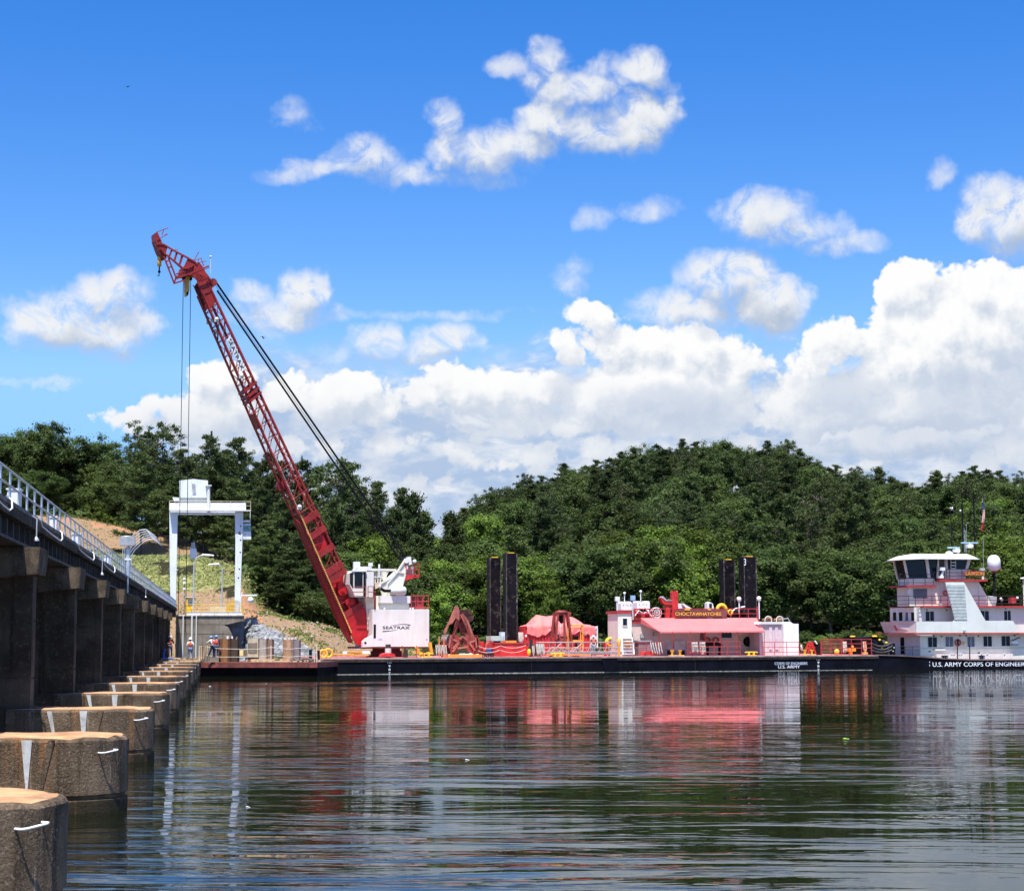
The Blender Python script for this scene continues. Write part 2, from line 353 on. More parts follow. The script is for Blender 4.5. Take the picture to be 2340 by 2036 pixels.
def dup(e, M, label=None, cat=None, group=None):
    """a copy of a thing (object or Thing) and of its parts, placed at matrix M"""
    src = e.e if isinstance(e, Thing) else e
    def cp(o, par):
        c = o.copy(); COL.objects.link(c)
        if par: c.parent = par
        for ch in KIDS.get(o.name, []): cp(ch, c)
        return c
    KIDS = {}
    todo = [src]
    while todo:
        o = todo.pop(); KIDS[o.name] = list(o.children); todo += KIDS[o.name]
    r = cp(src, None); r.matrix_world = M
    if label: r['label'] = label
    if group: r['group'] = group
    return r
def text_mb(txt, u0, u1, z0, z1, w, depth=.02, flip=False, shear=0.):
    """letters as a mesh filling the box u0..u1, z0..z1 on the plane w, facing the viewer"""
    cu = bpy.data.curves.new('t', 'FONT'); cu.body = txt; cu.extrude = .02; cu.resolution_u = 3; cu.offset = 0.0; cu.shear = shear
    ob = bpy.data.objects.new('t', cu); COL.objects.link(ob)
    me = bpy.data.meshes.new_from_object(ob.evaluated_get(bpy.context.evaluated_depsgraph_get()))
    a = np.array([q.co[:] for q in me.vertices]); mn, mx = a.min(0), a.max(0)
    mb = MB(); sx = (u1-u0)/(mx[0]-mn[0]); sz = (z1-z0)/(mx[1]-mn[1])
    mb.add([(u0+(q[0]-mn[0])*sx, w-depth*(q[2]-mn[2])/(mx[2]-mn[2]), z0+(q[1]-mn[1])*sz) for q in a], [tuple(p.vertices) for p in me.polygons])
    bpy.data.objects.remove(ob); bpy.data.curves.remove(cu); bpy.data.meshes.remove(me)
    return mb
def rail_mb(pts, heights, r, n=6):
    mb = MB()
    for h in heights: mb.tube([Vector(p)+Vector((0, 0, h)) for p in pts], r, n)
    return mb
def railing(name, label, frame, pts, heights, step, m, r=.025, cat='railing', group=None, parent=None, thing=None):
    """a railing through the points: rails, and each post a part"""
    t = Thing(name, label, cat, group, frame, pts[0]) if thing is None else thing
    host = t.part('rails', rail_mb(pts, heights, r), m, parent)
    for a, b in zip(pts[:-1], pts[1:]):
        a, b = Vector(a), Vector(b); n = max(1, round((b-a).length/step))
        for i in range(n+(1 if b == Vector(pts[-1]) else 0)):
            p = a.lerp(b, i/n); t.part('post', MB().tube([p, p+Vector((0, 0, heights[-1]))], r*1.1, 6), m, parent)
    return t
# ------------------------------------------------------------------ ground, water
def interp(t, xs, ys):
    return float(np.interp(t, xs, ys))
TC = [-900, -300, 0, 150, 300, 430, 560, 590, 700, 830, 930, 1000, 1100, 1300, 1500, 1700, 1830, 1900, 2067, 2150, 2340, 3000]
TR = [150, 190, 196, 204, 214, 222, 230, 240, 250, 262, 275, 300, 340, 390, 430, 480, 560, 800, 3000]
def col(*v): return list(v)
TZ = {
 -900: col(-3, -2, -2, -1.5, 5.5, 9, 13, 16, 17, 20, 22, 23, 24, 24, 23, 20, 12, 8, 8),
 -300: col(-3, -2, -2, -1.5, 5.5, 9, 13, 16, 17, 21, 23, 24, 25, 25, 23, 20, 12, 8, 8),
 0: col(-3, -2, -2, -1.5, 5.6, 8, 11, 14, 16, 21, 22, 23, 24, 24, 23, 20, 12, 8, 8),
 150: col(-3, -2, -2, -1.5, 5.6, 8, 11, 13.5, 15.5, 20, 21, 22, 23, 23, 22, 19, 12, 8, 8),
 300: col(-3, -2, -2, -1.5, 5.6, 8.5, 12.4, 13.3, 13.8, 18.5, 19.5, 20, 21, 21, 20, 17, 12, 8, 8),
 430: col(-3, -2, -2, -1.5, 5.6, 8.5, 12.6, 13.4, 13.8, 16.5, 18, 19, 20, 20, 19, 16, 12, 8, 8),
 560: col(-3, -2, -1, 1.8, 5.0, 9.5, 11.4, 11.8, 12, 13, 14, 15, 16, 16, 15, 14, 10, 8, 8),
 590: col(-3, -1.5, .6, 3.6, 5.5, 6.0, 8, 9.5, 10, 11, 12, 13, 14, 14, 14, 12, 10, 8, 8),
 700: col(-3, -1.5, .3, 2.7, 4.6, 4.9, 5.2, 6, 6.6, 7.5, 9, 10, 11, 12, 12, 11, 10, 8, 8),
 830: col(-3, -2, -.5, 1.2, 2.8, 3.2, 3.6, 4, 4.6, 5.5, 6, 7, 8, 9, 9, 9, 8, 8, 8),
 930: col(-3, -3, -2, -.3, 1.0, 1.8, 2.4, 3, 3.4, 4, 5, 6, 6.5, 8, 9, 9, 9, 8, 8),
 1000: col(-3, -3, -2.5, -1, 0.3, 1.2, 2, 2.8, 3.5, 4.5, 5.5, 7, 9, 11, 12, 12, 10, 8, 8),
 1100: col(-3, -3, -3, -1.6, -.4, .8, 1.8, 3, 4, 5.5, 7.5, 11, 17, 22, 22, 17, 12, 8, 8),
 1300: col(-3, -3, -3, -2, -1, .3, 1.5, 3, 4.5, 6.5, 9, 14, 21, 28, 31, 28, 16, 8, 8),
 1500: col(-3, -3, -3, -2, -1, .3, 1.5, 3, 5, 7.5, 10.5, 16, 24, 32, 35.5, 34, 20, 8, 8),
 1700: col(-3, -3, -3, -2, -1, .3, 1.5, 3, 5, 7.5, 10.5, 16, 24, 32, 35.5, 34, 20, 8, 8),
 1830: col(-3, -3, -3, -2, -1, .3, 1.5, 3, 5, 7.5, 10, 15, 23, 31, 34, 33, 20, 8, 8),
 1900: col(-3, -3, -3, -2, -1, .3, 1.5, 3, 4.6, 7, 9.5, 14, 21, 27.5, 30, 28, 18, 8, 8),
 2067: col(-3, -3, -3, -2, -1, .3, 1.5, 3, 4.4, 6.5, 9, 13, 19, 24.5, 26, 25, 16, 8, 8),
 2150: col(-3, -3, -3, -2, -1, .3, 1.5, 3, 4.4, 6.5, 9, 13, 20, 26, 28, 27, 18, 8, 8),
 2340: col(-3, -3, -3, -2, -1, .3, 1.5, 3, 4.4, 6.5, 9, 13, 20, 26, 29, 28, 18, 8, 8),
 3000: col(-3, -3, -3, -2, -1, .3, 1.5, 3, 4.4, 6.5, 9, 13, 20, 26, 29, 28, 18, 8, 8)}
TG = np.array([TZ[c] for c in TC])
def px_of(X, Y): return CX + FPX*X/Y*math.cos(PITCH)
def ground_z(X, Y):
    c = px_of(X, Y) if Y > 1 else 1000
    i = min(max(np.searchsorted(TC, c)-1, 0), len(TC)-2); f = min(max((c-TC[i])/(TC[i+1]-TC[i]), 0), 1)
    z0 = interp(Y, TR, TG[i]); z1 = interp(Y, TR, TG[i+1])
    f = f*f*(3-2*f)
    z = z0*(1-f)+z1*f
    if z > 0: z += .35*noise.fractal(Vector((X*.12, Y*.12, 0)), 1, 2, 4)
    return z
def terrain():
    xs = list(range(-900, 3001, 22)); ys = [150, 175] + [185+1.5*i for i in range(80)] + [306+6*i for i in range(30)] + [500, 560, 650, 800, 1100, 1700, 3000]
    V, Fc, cols = [], [], []
    for Y in ys:
        for c in xs:
            X = (c-CX)/FPX*Y/math.cos(PITCH); z = ground_z(X, Y); V.append((X, Y, z))
            n = noise.fractal(Vector((X*.2, Y*.2, 3)), 1, 2, 4)*9
            g = t = r = 0.
            if 204 < Y < 285 and c < 600:
                g = 1.0 if (222 < Y < 246) else .15
                if n > 1.5 and Y < 240: g *= .35
                t = .9 if Y < 222+n or 252 < Y+n*.5 < 264 else .25
                r = 1. if (261+n*.4 < Y < 270 and c < 440) or (243 < Y < 252 and c > 330 and n > -1) or (c > 535 and Y < 236) else 0.
                if c < 260 and Y > 250: t, g = 1, 0
            elif c >= 560 and Y < 225+n*.3 and c < 960: t = 1.; g = .5 if (Y < 201 and c > 640) or n > 3 else 0.
            cols.append((g, t, r, 1))
    nx = len(xs)
    for j in range(len(ys)-1):
        for i in range(nx-1):
            a = j*nx+i; Fc.append((a, a+1, a+1+nx, a+nx))
    me = bpy.data.meshes.new('terrain'); me.from_pydata(V, [], Fc)
    at = me.color_attributes.new('cover', 'FLOAT_COLOR', 'POINT')
    at.data.foreach_set('color', np.array(cols, dtype=np.float32).ravel())
    me.polygons.foreach_set('use_smooth', [True]*len(Fc))
    m = bpy.data.materials.new('ground cover'); m.use_nodes = True; T = NT(m.node_tree); T.n.clear()
    co = T.node('ShaderNodeTexCoord').outputs['Object']
    a = T.node('ShaderNodeVertexColor', layer_name='cover'); sp = T.node('ShaderNodeSeparateColor', inp={0: a.outputs[0]})
    n1 = T.noise(co, .35, 6, .65); n2 = T.noise(co, 1.6, 6, .7); n3 = T.noise(co, 5, 4, .7)
    c = T.mix(n2, (.018, .022, .010), (.05, .042, .022))
    tan = T.mix(T.mr(n3, .35, .65), T.mix(n2, (.30, .20, .12), (.46, .33, .21)), (.24, .15, .085))
    c = T.mix(T.mr(T.m('ADD', sp.outputs[1], T.m('MULTIPLY', T.m('SUBTRACT', n2, .5), .9)), .35, .65), c, tan)
    c = T.mix(T.mr(T.m('ADD', sp.outputs[2], T.m('MULTIPLY', T.m('SUBTRACT', n2, .5), .9)), .45, .7), c, T.mix(n3, (.38, .17, .09), (.46, .27, .17)))
    gr = T.mix(T.mr(n2, .35, .65), (.15, .18, .05), (.36, .34, .14))
    c = T.mix(T.mr(T.m('ADD', sp.outputs[0], T.m('MULTIPLY', T.m('SUBTRACT', n1, .5), 1.6)), .4, .8), c, gr)
    b = T.node('ShaderNodeBsdfPrincipled', inp={'Base Color': c, 'Roughness': .95, 'Specular IOR Level': .1})
    T.put(b.inputs['Normal'], T.node('ShaderNodeBump', inp={'Strength': .9, 'Distance': .25, 'Height': T.m('ADD', n3, n2)}))
    o = T.node('ShaderNodeOutputMaterial'); T.l.new(b.outputs[0], o.inputs[0])
    me.materials.append(m)
    ob = bpy.data.objects.new('terrain', me); COL.objects.link(ob); tag(ob, 'wooded hills and open bank beyond the lake', 'hills', kind='structure')
terrain()

def water():
    me = bpy.data.meshes.new('water'); me.from_pydata([(-900, -300, 0), (900, -300, 0), (900, 262, 0), (-900, 262, 0)], [], [(0, 1, 2, 3)])
    m = bpy.data.materials.new('lake water'); m.use_nodes = True; T = NT(m.node_tree); T.n.clear()
    co = T.node('ShaderNodeTexCoord').outputs['Object']
    rot = T.node('ShaderNodeMapping', inp={'Vector': co, 'Rotation': (0, 0, R(4))}).outputs[0]
    wv = T.v('ADD', rot, T.v('MULTIPLY', T.v('SUBTRACT', T.noise(T.v('MULTIPLY', rot, (.10, .25, 0)), 1, 2, .5, col=True, dims='2D'), (.5, .5, .5)), (3.0, 2.2, 0)))
    h1 = T.noise(T.v('MULTIPLY', wv, (.13, .80, 1)), 1.0, 2, .45, dims='2D')
    h2 = T.noise(T.v('MULTIPLY', wv, (.6, 2.6, 1)), 1.0, 2, .5, dims='2D')
    h3 = T.noise(T.v('MULTIPLY', rot, (2.2, 7.5, 1)), 1.0, 2, .5, dims='2D')
    calm = T.mr(T.noise(T.v('MULTIPLY', rot, (.018, .05, 1)), 1.0, 3, .55, dims='2D'), .38, .62, .28, 1.5)
    hs_ = T.mr(T.noise(T.v('MULTIPLY', T.v('ADD', wv, (7, 3, 0)), (.32, 1.5, 1)), 1.0, 3, .55, dims='2D'), .50, .74)
    h = T.m('ADD', T.m('ADD', T.m('MULTIPLY', h1, .034), T.m('MULTIPLY', hs_, .0060)), T.m('ADD', T.m('MULTIPLY', h2, .0026), T.m('MULTIPLY', h3, .0011)))
    yy = T.node('ShaderNodeSeparateXYZ', inp={0: co}).outputs[1]
    h = T.m('MULTIPLY', h, T.m('MULTIPLY', calm, T.mr(yy, 24, 70, 1.5, .62)))
    bn = T.node('ShaderNodeBump', inp={'Strength': 1.0, 'Distance': 1.0, 'Height': h}).outputs[0]
    fr = T.node('ShaderNodeFresnel', inp={'IOR': 1.31, 'Normal': bn}).outputs[0]
    dif = T.node('ShaderNodeBsdfDiffuse', inp={'Color': (.006, .0075, .0035)}); gl = T.node('ShaderNodeBsdfGlossy', inp={'Color': (.92, .96, 1.0), 'Roughness': .012, 'Normal': bn})
    mx = T.node('ShaderNodeMixShader', inp={0: T.m('MULTIPLY', fr, .80), 1: dif, 2: gl})
    o = T.node('ShaderNodeOutputMaterial'); T.l.new(mx.outputs[0], o.inputs[0]); me.materials.append(m)
    ob = bpy.data.objects.new('water', me); COL.objects.link(ob); tag(ob, 'dark rippled lake water reflecting sky and barge', 'water', kind='structure')
water()
bed = MB().add([(-4000, -4000, -4), (4000, -4000, -4), (4000, 6000, -4), (-4000, 6000, -4)], [(0, 1, 2, 3)])
single('lake_bed', bed, mat('lake mud', (.05, .045, .03), .95), 'muddy ground under the lake and beyond', 'ground', kind='structure', loc=(0, 0, -4))
# ------------------------------------------------------------------ the dam
DA = math.atan((510-1170)/FPX*math.cos(PITCH))         # its line meets the horizon at photo x = 510
FD = Frame((0, 0, 0), -DA)
SP0, SPD = 21.3, 13.15
def nose_outline(off, n=14, r=1.2, x1=-2.87, x0=-5.2):
    pts = [(x0, -r-off*0), ]
    out = [(x0, -(r-off)), (-4.2, -(r-off)), (-3.5, -(r-off))]
    for i in range(n+1):
        a = R(-90+180*i/n); out.append((x1+(r-off)*math.cos(a), (r-off)*math.sin(a)))
    return out + [(-3.5, r-off), (-4.2, r-off), (x0, r-off)]
M_PLATE = mat('stained white plate', (.52, .53, .53), .6, var=.15, scale=4, streak=.7, scol=(.30, .22, .15), spot=.4, spcol=(.2, .14, .1), spscale=7)
def make_pier(k):
    s = SP0+SPD*k; rng = random.Random(k*13+5)
    lab = ['nearest dam pier nose, cut by the bottom left corner, with a white handle',
           'second dam pier nose from the viewer, chipped along its orange top',
           'third dam pier nose, rust red streak under its white handle'][k] if k in (0, 1, 2) else \
          '%s dam pier nose from the viewer along the waterline' % {-1: 'hidden', 3: 'fourth', 4: 'fifth', 5: 'sixth', 6: 'seventh', 7: 'eighth', 8: 'ninth', 9: 'tenth', 10: 'eleventh', 11: 'twelfth'}[k]
    t = Thing('dam_pier', lab, 'pier', 'concrete piers of the dam', FD, (-2.9, s, 0))
    levels = [(0, -3), (0, .20), (.05, .23), (.05, .27), (0, .30), (0, .75), (0, 1.23), (.03, 1.275), (.10, 1.30)]
    mb = MB(); rings = []; n = None
    for off, z in levels:
        o = nose_outline(off); n = len(o)
        for i, (x, y) in enumerate(o):
            j = 1.0 if z > 1.1 else .25
            c = noise.noise(Vector((x*1.7+k*9, y*1.7, z*.5)))*.022*j + (noise.noise(Vector((x*6+k*3, y*6, z)))*.02*j)
            dz = min(0, noise.noise(Vector((x*2.3+k*7, y*2.3, 4)))-.15)*.07 if z > 1.2 and i > 2 and k < 6 else 0
            rings.append((x - c, s+y*(1-abs(c)), z+dz*(1 if z > 1.25 else .6)))
    m = len(levels)
    mb.add(rings, [(i*n+q, i*n+q+1, (i+1)*n+q+1, (i+1)*n+q) for i in range(m-1) for q in range(n-1)])
    t.part('nose', mb, M_NOSE)
    top = MB(); tr = rings[-n:]
    cen = (-4, s, 1.31); top.add(tr+[cen], [(q, q+1, n) for q in range(n-1)]); t.part('top_surface', top, M_PTOP)
    yf = s-1.2
    if k >= 0:
        for (a, b, c, d, mm) in ((4.19, 4.07, 4.03, 3.97, M_PLATE), (3.42, 3.24, 3.35, 3.28, M_PLATE), (2.97, 2.86, 3.10, 3.0, M_NOSE)):
            zb = .3; ka = 1.5
            a2, b2 = a+(c-a)*ka, b+(d-b)*ka
            t.part('stoplog_guide', MB().prism([(-a, yf-.02, 1.26), (-b, yf-.02, 1.26), (-b2, yf-.02, zb), (-a2, yf-.02, zb)], (0, .06, 0)), mm)
        hb = MB(); cx, rr = -2.87, 1.2
        a = R(-90+38); b = R(-90+55)
        p0 = Vector((cx+rr*math.cos(a), s+rr*math.sin(a), 1.02)); p1 = Vector((cx+rr*math.cos(b), s+rr*math.sin(b), 1.06))
        nn = Vector((math.cos((a+b)/2), math.sin((a+b)/2), 0))*.13
        hb.tube([p0-nn*.3, p0+nn*.7, p0+nn+(p1-p0)*.12, p1+nn-(p1-p0)*.12, p1+nn*.8, p1-nn*.3], .015, 8); t.part('handle', hb, M_WHITE)
    # the tall stem under the bridge, and the cap beam on it
    st = MB().box(-16, -4.66, s-.45, s+.45, -3, 2.02).box(-16, -4.69, s-.42, s+.42, 2.02, 2.06).box(-16, -4.66, s-.45, s+.45, 2.06, 3.42).box(-16, -4.69, s-.42, s+.42, 3.42, 3.46).box(-16, -4.66, s-.45, s+.45, 3.46, 4.55)
    st.box(-16, -5.15, s-1.2, s+1.2, -3, 1.30)
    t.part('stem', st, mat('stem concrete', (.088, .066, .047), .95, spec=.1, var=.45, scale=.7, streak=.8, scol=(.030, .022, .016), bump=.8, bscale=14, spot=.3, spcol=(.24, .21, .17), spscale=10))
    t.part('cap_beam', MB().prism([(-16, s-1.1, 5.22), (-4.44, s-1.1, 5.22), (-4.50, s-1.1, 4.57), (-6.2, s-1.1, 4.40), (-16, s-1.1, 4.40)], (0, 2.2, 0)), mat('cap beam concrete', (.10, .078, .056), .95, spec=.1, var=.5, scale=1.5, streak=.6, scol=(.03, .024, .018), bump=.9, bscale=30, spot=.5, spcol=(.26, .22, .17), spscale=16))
for k in range(0, 14):
    if k <= 11: make_pier(k)
S1 = 203.0
def deck():
    t = Thing('bridge_deck', 'dark concrete bridge deck carried on the dam piers', 'bridge', frame=FD, loc=(-8, 100, 5.2))
    prof = [(-4.98, 5.88), (-4.98, 6.12), (-5.3, 6.14), (-12.6, 6.14), (-12.9, 6.12), (-12.9, 5.88), (-12.4, 5.85), (-5.35, 5.85)]
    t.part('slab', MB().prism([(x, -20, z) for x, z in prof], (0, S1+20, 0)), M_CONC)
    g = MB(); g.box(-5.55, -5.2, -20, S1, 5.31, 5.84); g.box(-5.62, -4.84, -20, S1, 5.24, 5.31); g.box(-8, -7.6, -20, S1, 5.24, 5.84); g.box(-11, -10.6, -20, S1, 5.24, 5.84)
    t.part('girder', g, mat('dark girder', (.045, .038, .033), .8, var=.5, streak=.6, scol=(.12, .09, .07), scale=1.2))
    rb = MB(); s = -18
    while s < S1:
        if 24 < s < 155: t.part('rib', MB().box(-5.2, -5.08, s-.05, s+.05, 5.32, 5.83), MATS['dark girder'])
        else: rb.box(-5.2, -5.08, s-.05, s+.05, 5.32, 5.83)
        s += 1.315
    o = t.part('ribs', rb, MATS['dark girder']); o['kind'] = 'stuff'
    t.part('kerb', MB().box(-5.28, -4.99, -20, S1, 6.14, 6.24), mat('kerb concrete', (.16, .135, .11), .9, var=.5, scale=2, streak=.4, bump=.6))
    # gates set back between the piers
    return t
deck()
for k in range(0, 12):
    s = SP0+SPD*(k+.5)
    t = Thing('spillway_gate', 'dark closed spillway gate in the %s bay of the dam' % ['first', 'second', 'third', 'fourth', 'fifth', 'sixth', 'seventh', 'eighth', 'ninth', 'tenth', 'eleventh', 'twelfth'][k], 'gate', 'gates between the dam piers', FD, (-9, s, -1))
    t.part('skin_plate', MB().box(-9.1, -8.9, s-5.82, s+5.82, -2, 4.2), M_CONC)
    rb = MB()
    for z in (.4, 1.6, 2.8, 4.0): rb.box(-8.9, -8.7, s-5.82, s+5.82, z, z+.15)
    t.part('ribs', rb, M_CONC)
ZK = 6.24
ys = [22+1.8*i for i in range(101)]
def dam_rail(x, name_lab, s0, s1, step):
    t = Thing('guard_rail', name_lab, 'railing', 'railings along the bridge deck', FD, (x, s0, ZK))
    rl = MB()
    for h in (.74, .38): rl.tube([(x, s0, ZK+h), (x, s1, ZK+h)], .026, 6)
    t.part('rails', rl, M_GALV)
    n = int((s1-s0)/step)
    for i in range(n+1): t.part('post', MB().tube([(x, s0+i*step, ZK-.02), (x, s0+i*step, ZK+.74)], .03, 6), M_GALV)
dam_rail(-5.08, 'grey steel guard rail on the near edge of the bridge deck', 26, 202, 1.95)
dam_rail(-12.6, 'grey steel guard rail on the far edge of the bridge deck', 26, 202, 1.95)
# things standing on the deck edge
for (xp, yp, L, w, h, lab) in ((50, 1165, 5.35, .55, .62, 'white electrical cabinet by the rail, largest and nearest of them'), (185, 1245, 5.35, .5, .6, 'white electrical cabinet behind the rail, second from the viewer'),
                          (132, 1213, 5.35, .35, .6, 'slim white electrical cabinet between the two wider ones'), (253, 1290, 5.35, .5, .6, 'small white electrical cabinet near the grey transformer')):
    s = L*FPX/(510-xp)/.988
    t = Thing('electrical_cabinet', lab, 'cabinet', 'cabinets on the deck edge', FD, (-L, s, ZK))
    t.part('box', MB().box(-L-w/2, -L+.04, s-w/2, s+w/2, ZK-.02, ZK+h), M_WHITE)
    t.part('lid', MB().box(-L-w/2-.03, -L+.07, s-w/2-.03, s+w/2+.03, ZK+h, ZK+h+.04), M_WHITE)
for n_, (xa, xb) in enumerate(((-10, 30), (95, 143), (180, 215), (238, 262))):
    L = 4.93; sa, sb = L*FPX/(510-xa)/.988, L*FPX/(510-xb)/.988
    mb = MB(); pts = [(-L-.1, sa, 6.28), (-L+.03, sa+.1, 6.15), (-L+.04, sa+.5, 6.02), (-L+.04, (sa+sb)/2, 5.95), (-L+.04, sb-.4, 5.92), (-L+.06, sb, 6.0), (-L+.03, sb+.1, 6.2), (-L-.1, sb+.1, 6.3)]
    mb.tube(pts, .022, 8)
    single('conduit', mb, M_WHITE, 'white conduit looping over the deck edge, %s from the viewer' % ['first', 'second', 'third', 'fourth'][n_], 'conduit', 'conduits hung on the deck edge', FD)
# hanging lamp brackets under the kerb
for n_, xp in enumerate((85, 233, 332)):
    L = 4.9; s = L*FPX/(510-xp)/.988
    t = Thing('bracket_lamp', 'small grey lamp hanging under the deck edge, %s from the viewer' % ['first', 'second', 'third'][n_], 'lamp', 'small lamps under the deck edge', FD, (-L, s, 5.4))
    t.part('stem', MB().tube([(-L-.1, s, 6.2), (-L+.06, s, 6.1), (-L+.06, s, 5.62)], .018, 6), M_GALV)
    t.part('shade', MB().lathe([(.07, 5.52), (.07, 5.56), (.03, 5.62), (.01, 5.64)], (-L+.06, s, 0), 12), M_GALV)
# transformer on its post
L = 5.2; s = L*FPX/(510-281)/.988
t = Thing('transformer_post', 'grey transformer on a tall post above the bridge rail', 'transformer', frame=FD, loc=(-L, s, 5.3))
t.part('post', MB().tube([(-L+.28, s, 5.35), (-L+.28, s, 8.0)], .05, 8).tube([(-L+.28, s, 6.2), (-L+.28, s, 7.55)], .12, 10), M_GALV)
t.part('tank', MB().box(-L-.15, -L+.62, s-.3, s+.3, 7.75, 8.2).lathe([(.3, -.02), (.3, .03), (.12, .06)], (-L+.2, s, 8.2), 14), M_GREY)
t.part('collar', MB().box(-L+.12, -L+.44, s-.12, s+.12, 7.0, 7.08), M_WHITE)
tc = Thing('safety_cage', 'curved white cage bars arching over the rail beside the transformer', 'cage', frame=FD, loc=(-5.2, s+2, 6.2))
for i in range(6):
    q = s+1.2+i*1.9; mb = MB()
    mb.tube([(-5.25, q, 6.2), (-5.25, q, 7.75), (-5.1, q, 8.0), (-4.75, q, 8.35), (-4.4, q, 8.62), (-4.1, q, 8.66), (-3.85, q, 8.5), (-3.55, q, 8.25)], .020, 6)
    tc.part('bar', mb, M_GALV)
tc.part('tie', MB().tube([(-3.55, s+1.2, 8.25), (-3.55, s+1.2+9.5, 8.25)], .02, 6).tube([(-4.4, s+1.2, 8.62), (-4.4, s+10.7, 8.62)], .015, 6), M_GALV)

# ------------------------------------------------------------------ abutment, gantry crane
SA = 203.4
FA = Frame(FD.M @ Vector((0, SA, 0)), -DA)                 # x to the right, y away, front plane y = 0
def AB(x, y, w=0.0): return FA.px(x, y, w)
xl, _ = AB(402, 1400); xr, zt = AB(558, 1407)
t = Thing('abutment_wall', 'stained concrete abutment at the far end of the dam', 'wall', frame=FA, loc=(0, 0, 0))
q = [AB(558, 1407), AB(558, 1418), AB(512, 1428), AB(521, 1432), AB(529, 1446), AB(534, 1465), AB(536, 1485)]
zb = -1.0
face = [(xl, 0, zb), (xl, 0, zt)] + [(a, 0, b) for a, b in q] + [(q[-1][0], 0, zb)]
t.part('front', MB().prism(face, (0, 1.4, 0)), M_WALL)
t.part('mass', MB().box(xl, xr-.01, 1.402, 22, zb, zt-.004), M_WALL)
t.part('joint', MB().box(xl+.01, q[-1][0]-.1, -.012, .0, AB(480, 1449)[1], AB(480, 1449)[1]+.04).box(xl+.5, q[-1][0], -.012, .0, AB(480, 1427)[1], AB(480, 1427)[1]+.03), M_CONC)
t.part('recess_panel', MB().box(xr-2.6, xr, 1.2, 1.39, zb, AB(558, 1420)[1]), mat('shaded wing wall', (.10, .115, .15), .8, var=.3, streak=.5))  # shadow on the wing wall is put into this dark blue grey
t.part('coping', MB().box(xl-.1, xr+.12, -.14, .7, zt, zt+.12), mat('pale coping', (.55, .52, .47), .85, var=.2))
for n_, (xp, y0) in enumerate(((419, 1407), (439, 1407), (449, 1407))):
    u, z = AB(xp, y0); single('guide_pipe', MB().tube([(u, -.12, .3), (u, -.12, z)], .07 if n_ != 1 else .10, 8), M_GREYW, ['thin grey pipe down the abutment, left of three', 'thick pale pipe down the abutment, middle of three', 'grey pipe down the abutment, right of three'][n_], 'pipe', 'pipes on the abutment face', FA)
u0, z0 = AB(426, 1400); u1, z1 = AB(553, 1400)
railing('yellow_railing', 'yellow and white railing on top of the abutment', FA, [(u0, .1, zt+.12), (u1, .1, zt+.12)], [.35, .72, 1.1], 1.35, M_YEL, .028)
single('kick_plate', MB().box(u0, u1, .3, .33, zt+.12, zt+.42), M_WHITE, 'white kick board along the foot of the yellow railing', 'board', frame=FA)
ua, za = AB(480, 1392, 3); ub, _ = AB(505, 1392, 3); uc, _ = AB(530, 1392, 3)
tk = Thing('yellow_hoist', 'yellow machine with a round orange wheel behind the railing', 'machine', frame=FA, loc=(ub, 3, zt))
tk.part('body', MB().box(ua, uc, 2.4, 4.2, zt, AB(500, 1386, 3)[1]), mat('cream yellow', (.60, .50, .33), .6, var=.15))
tk.part('wheel', MB().lathe([(.95, 0), (.95, .25), (.2, .3)], (AB(537, 1390, 2)[0], 2, AB(537, 1391, 2)[1]), 24, 'Y'), mat('ochre wheel', (.55, .33, .06), .5))
ua, za = AB(424, 1365, 4); ub, zb2 = AB(442, 1392, 4)
tk = Thing('control_hut', 'small yellow framed control hut behind the railing', 'hut', frame=FA, loc=(ua, 4, zt))
tk.part('body', MB().box(ua, ub, 4, 5.2, zt, za), M_YEL); tk.part('window', MB().box(ua+.25, ub-.12, 3.96, 4.0, zt+1.2, za-.2), M_SHADE)
tk.part('roof', MB().box(ua-.1, ub+.1, 3.9, 5.3, za, za+.06), M_WHITE)
# gantry crane: straddles the abutment
WG = 2.0
def G(x, y, w=WG): return FA.px(x, y, w)
g = Thing('gantry_crane', 'white gantry crane standing on the abutment', 'gantry crane', frame=FA, loc=(G(480, 1400)[0], WG+1, zt))
def poly(pts, w, d): return MB().prism([(G(x, y, w)[0], w, G(x, y, w)[1]) for x, y in pts], (0, d, 0))
for w in (WG, WG+5.0):
    g.part('leg', poly([(387, 1170), (406, 1170), (405, 1215), (402, 1380), (390, 1395), (388, 1300)], w, .7), M_GANTRY)
    g.part('leg', poly([(537, 1168), (556, 1168), (554, 1230), (549, 1370), (546, 1400), (536, 1400), (538, 1250)], w, .7), M_GANTRY)
    g.part('main_beam', poly([(387, 1149), (562, 1149), (562, 1166), (540, 1176), (400, 1176), (387, 1168)], w+.05, .6), M_GANTRY)
g.part('end_beam', MB().box(G(388, 1160)[0], G(398, 1160)[0], WG+.66, WG+5.04, G(390, 1160)[1], G(390, 1150)[1]), M_GANTRY); g.part('end_beam', MB().box(G(545, 1160)[0], G(561, 1160)[0], WG+.66, WG+5.04, G(390, 1160)[1], G(390, 1150)[1]), M_GANTRY)
ux0, uz = G(387, 1165, WG-1.0); ux1, _ = G(573, 1165, WG-1.0)
wk = g.part('walkway', MB().box(ux0, ux1, WG-1.0, WG-.02, uz-.06, uz), M_GANTRY)
def sub_rail(parent, T_, pts, hs, step, m, r):
    T_.part('rails', rail_mb(pts, hs, r), m, parent)
    for a, b in zip(pts[:-1], pts[1:]):
        a, b = Vector(a), Vector(b); n = max(1, round((b-a).length/step))
        for i in range(n+1): p = a.lerp(b, i/n); T_.part('post', MB().tube([p, p+Vector((0, 0, hs[-1]))], r, 6), m, parent)
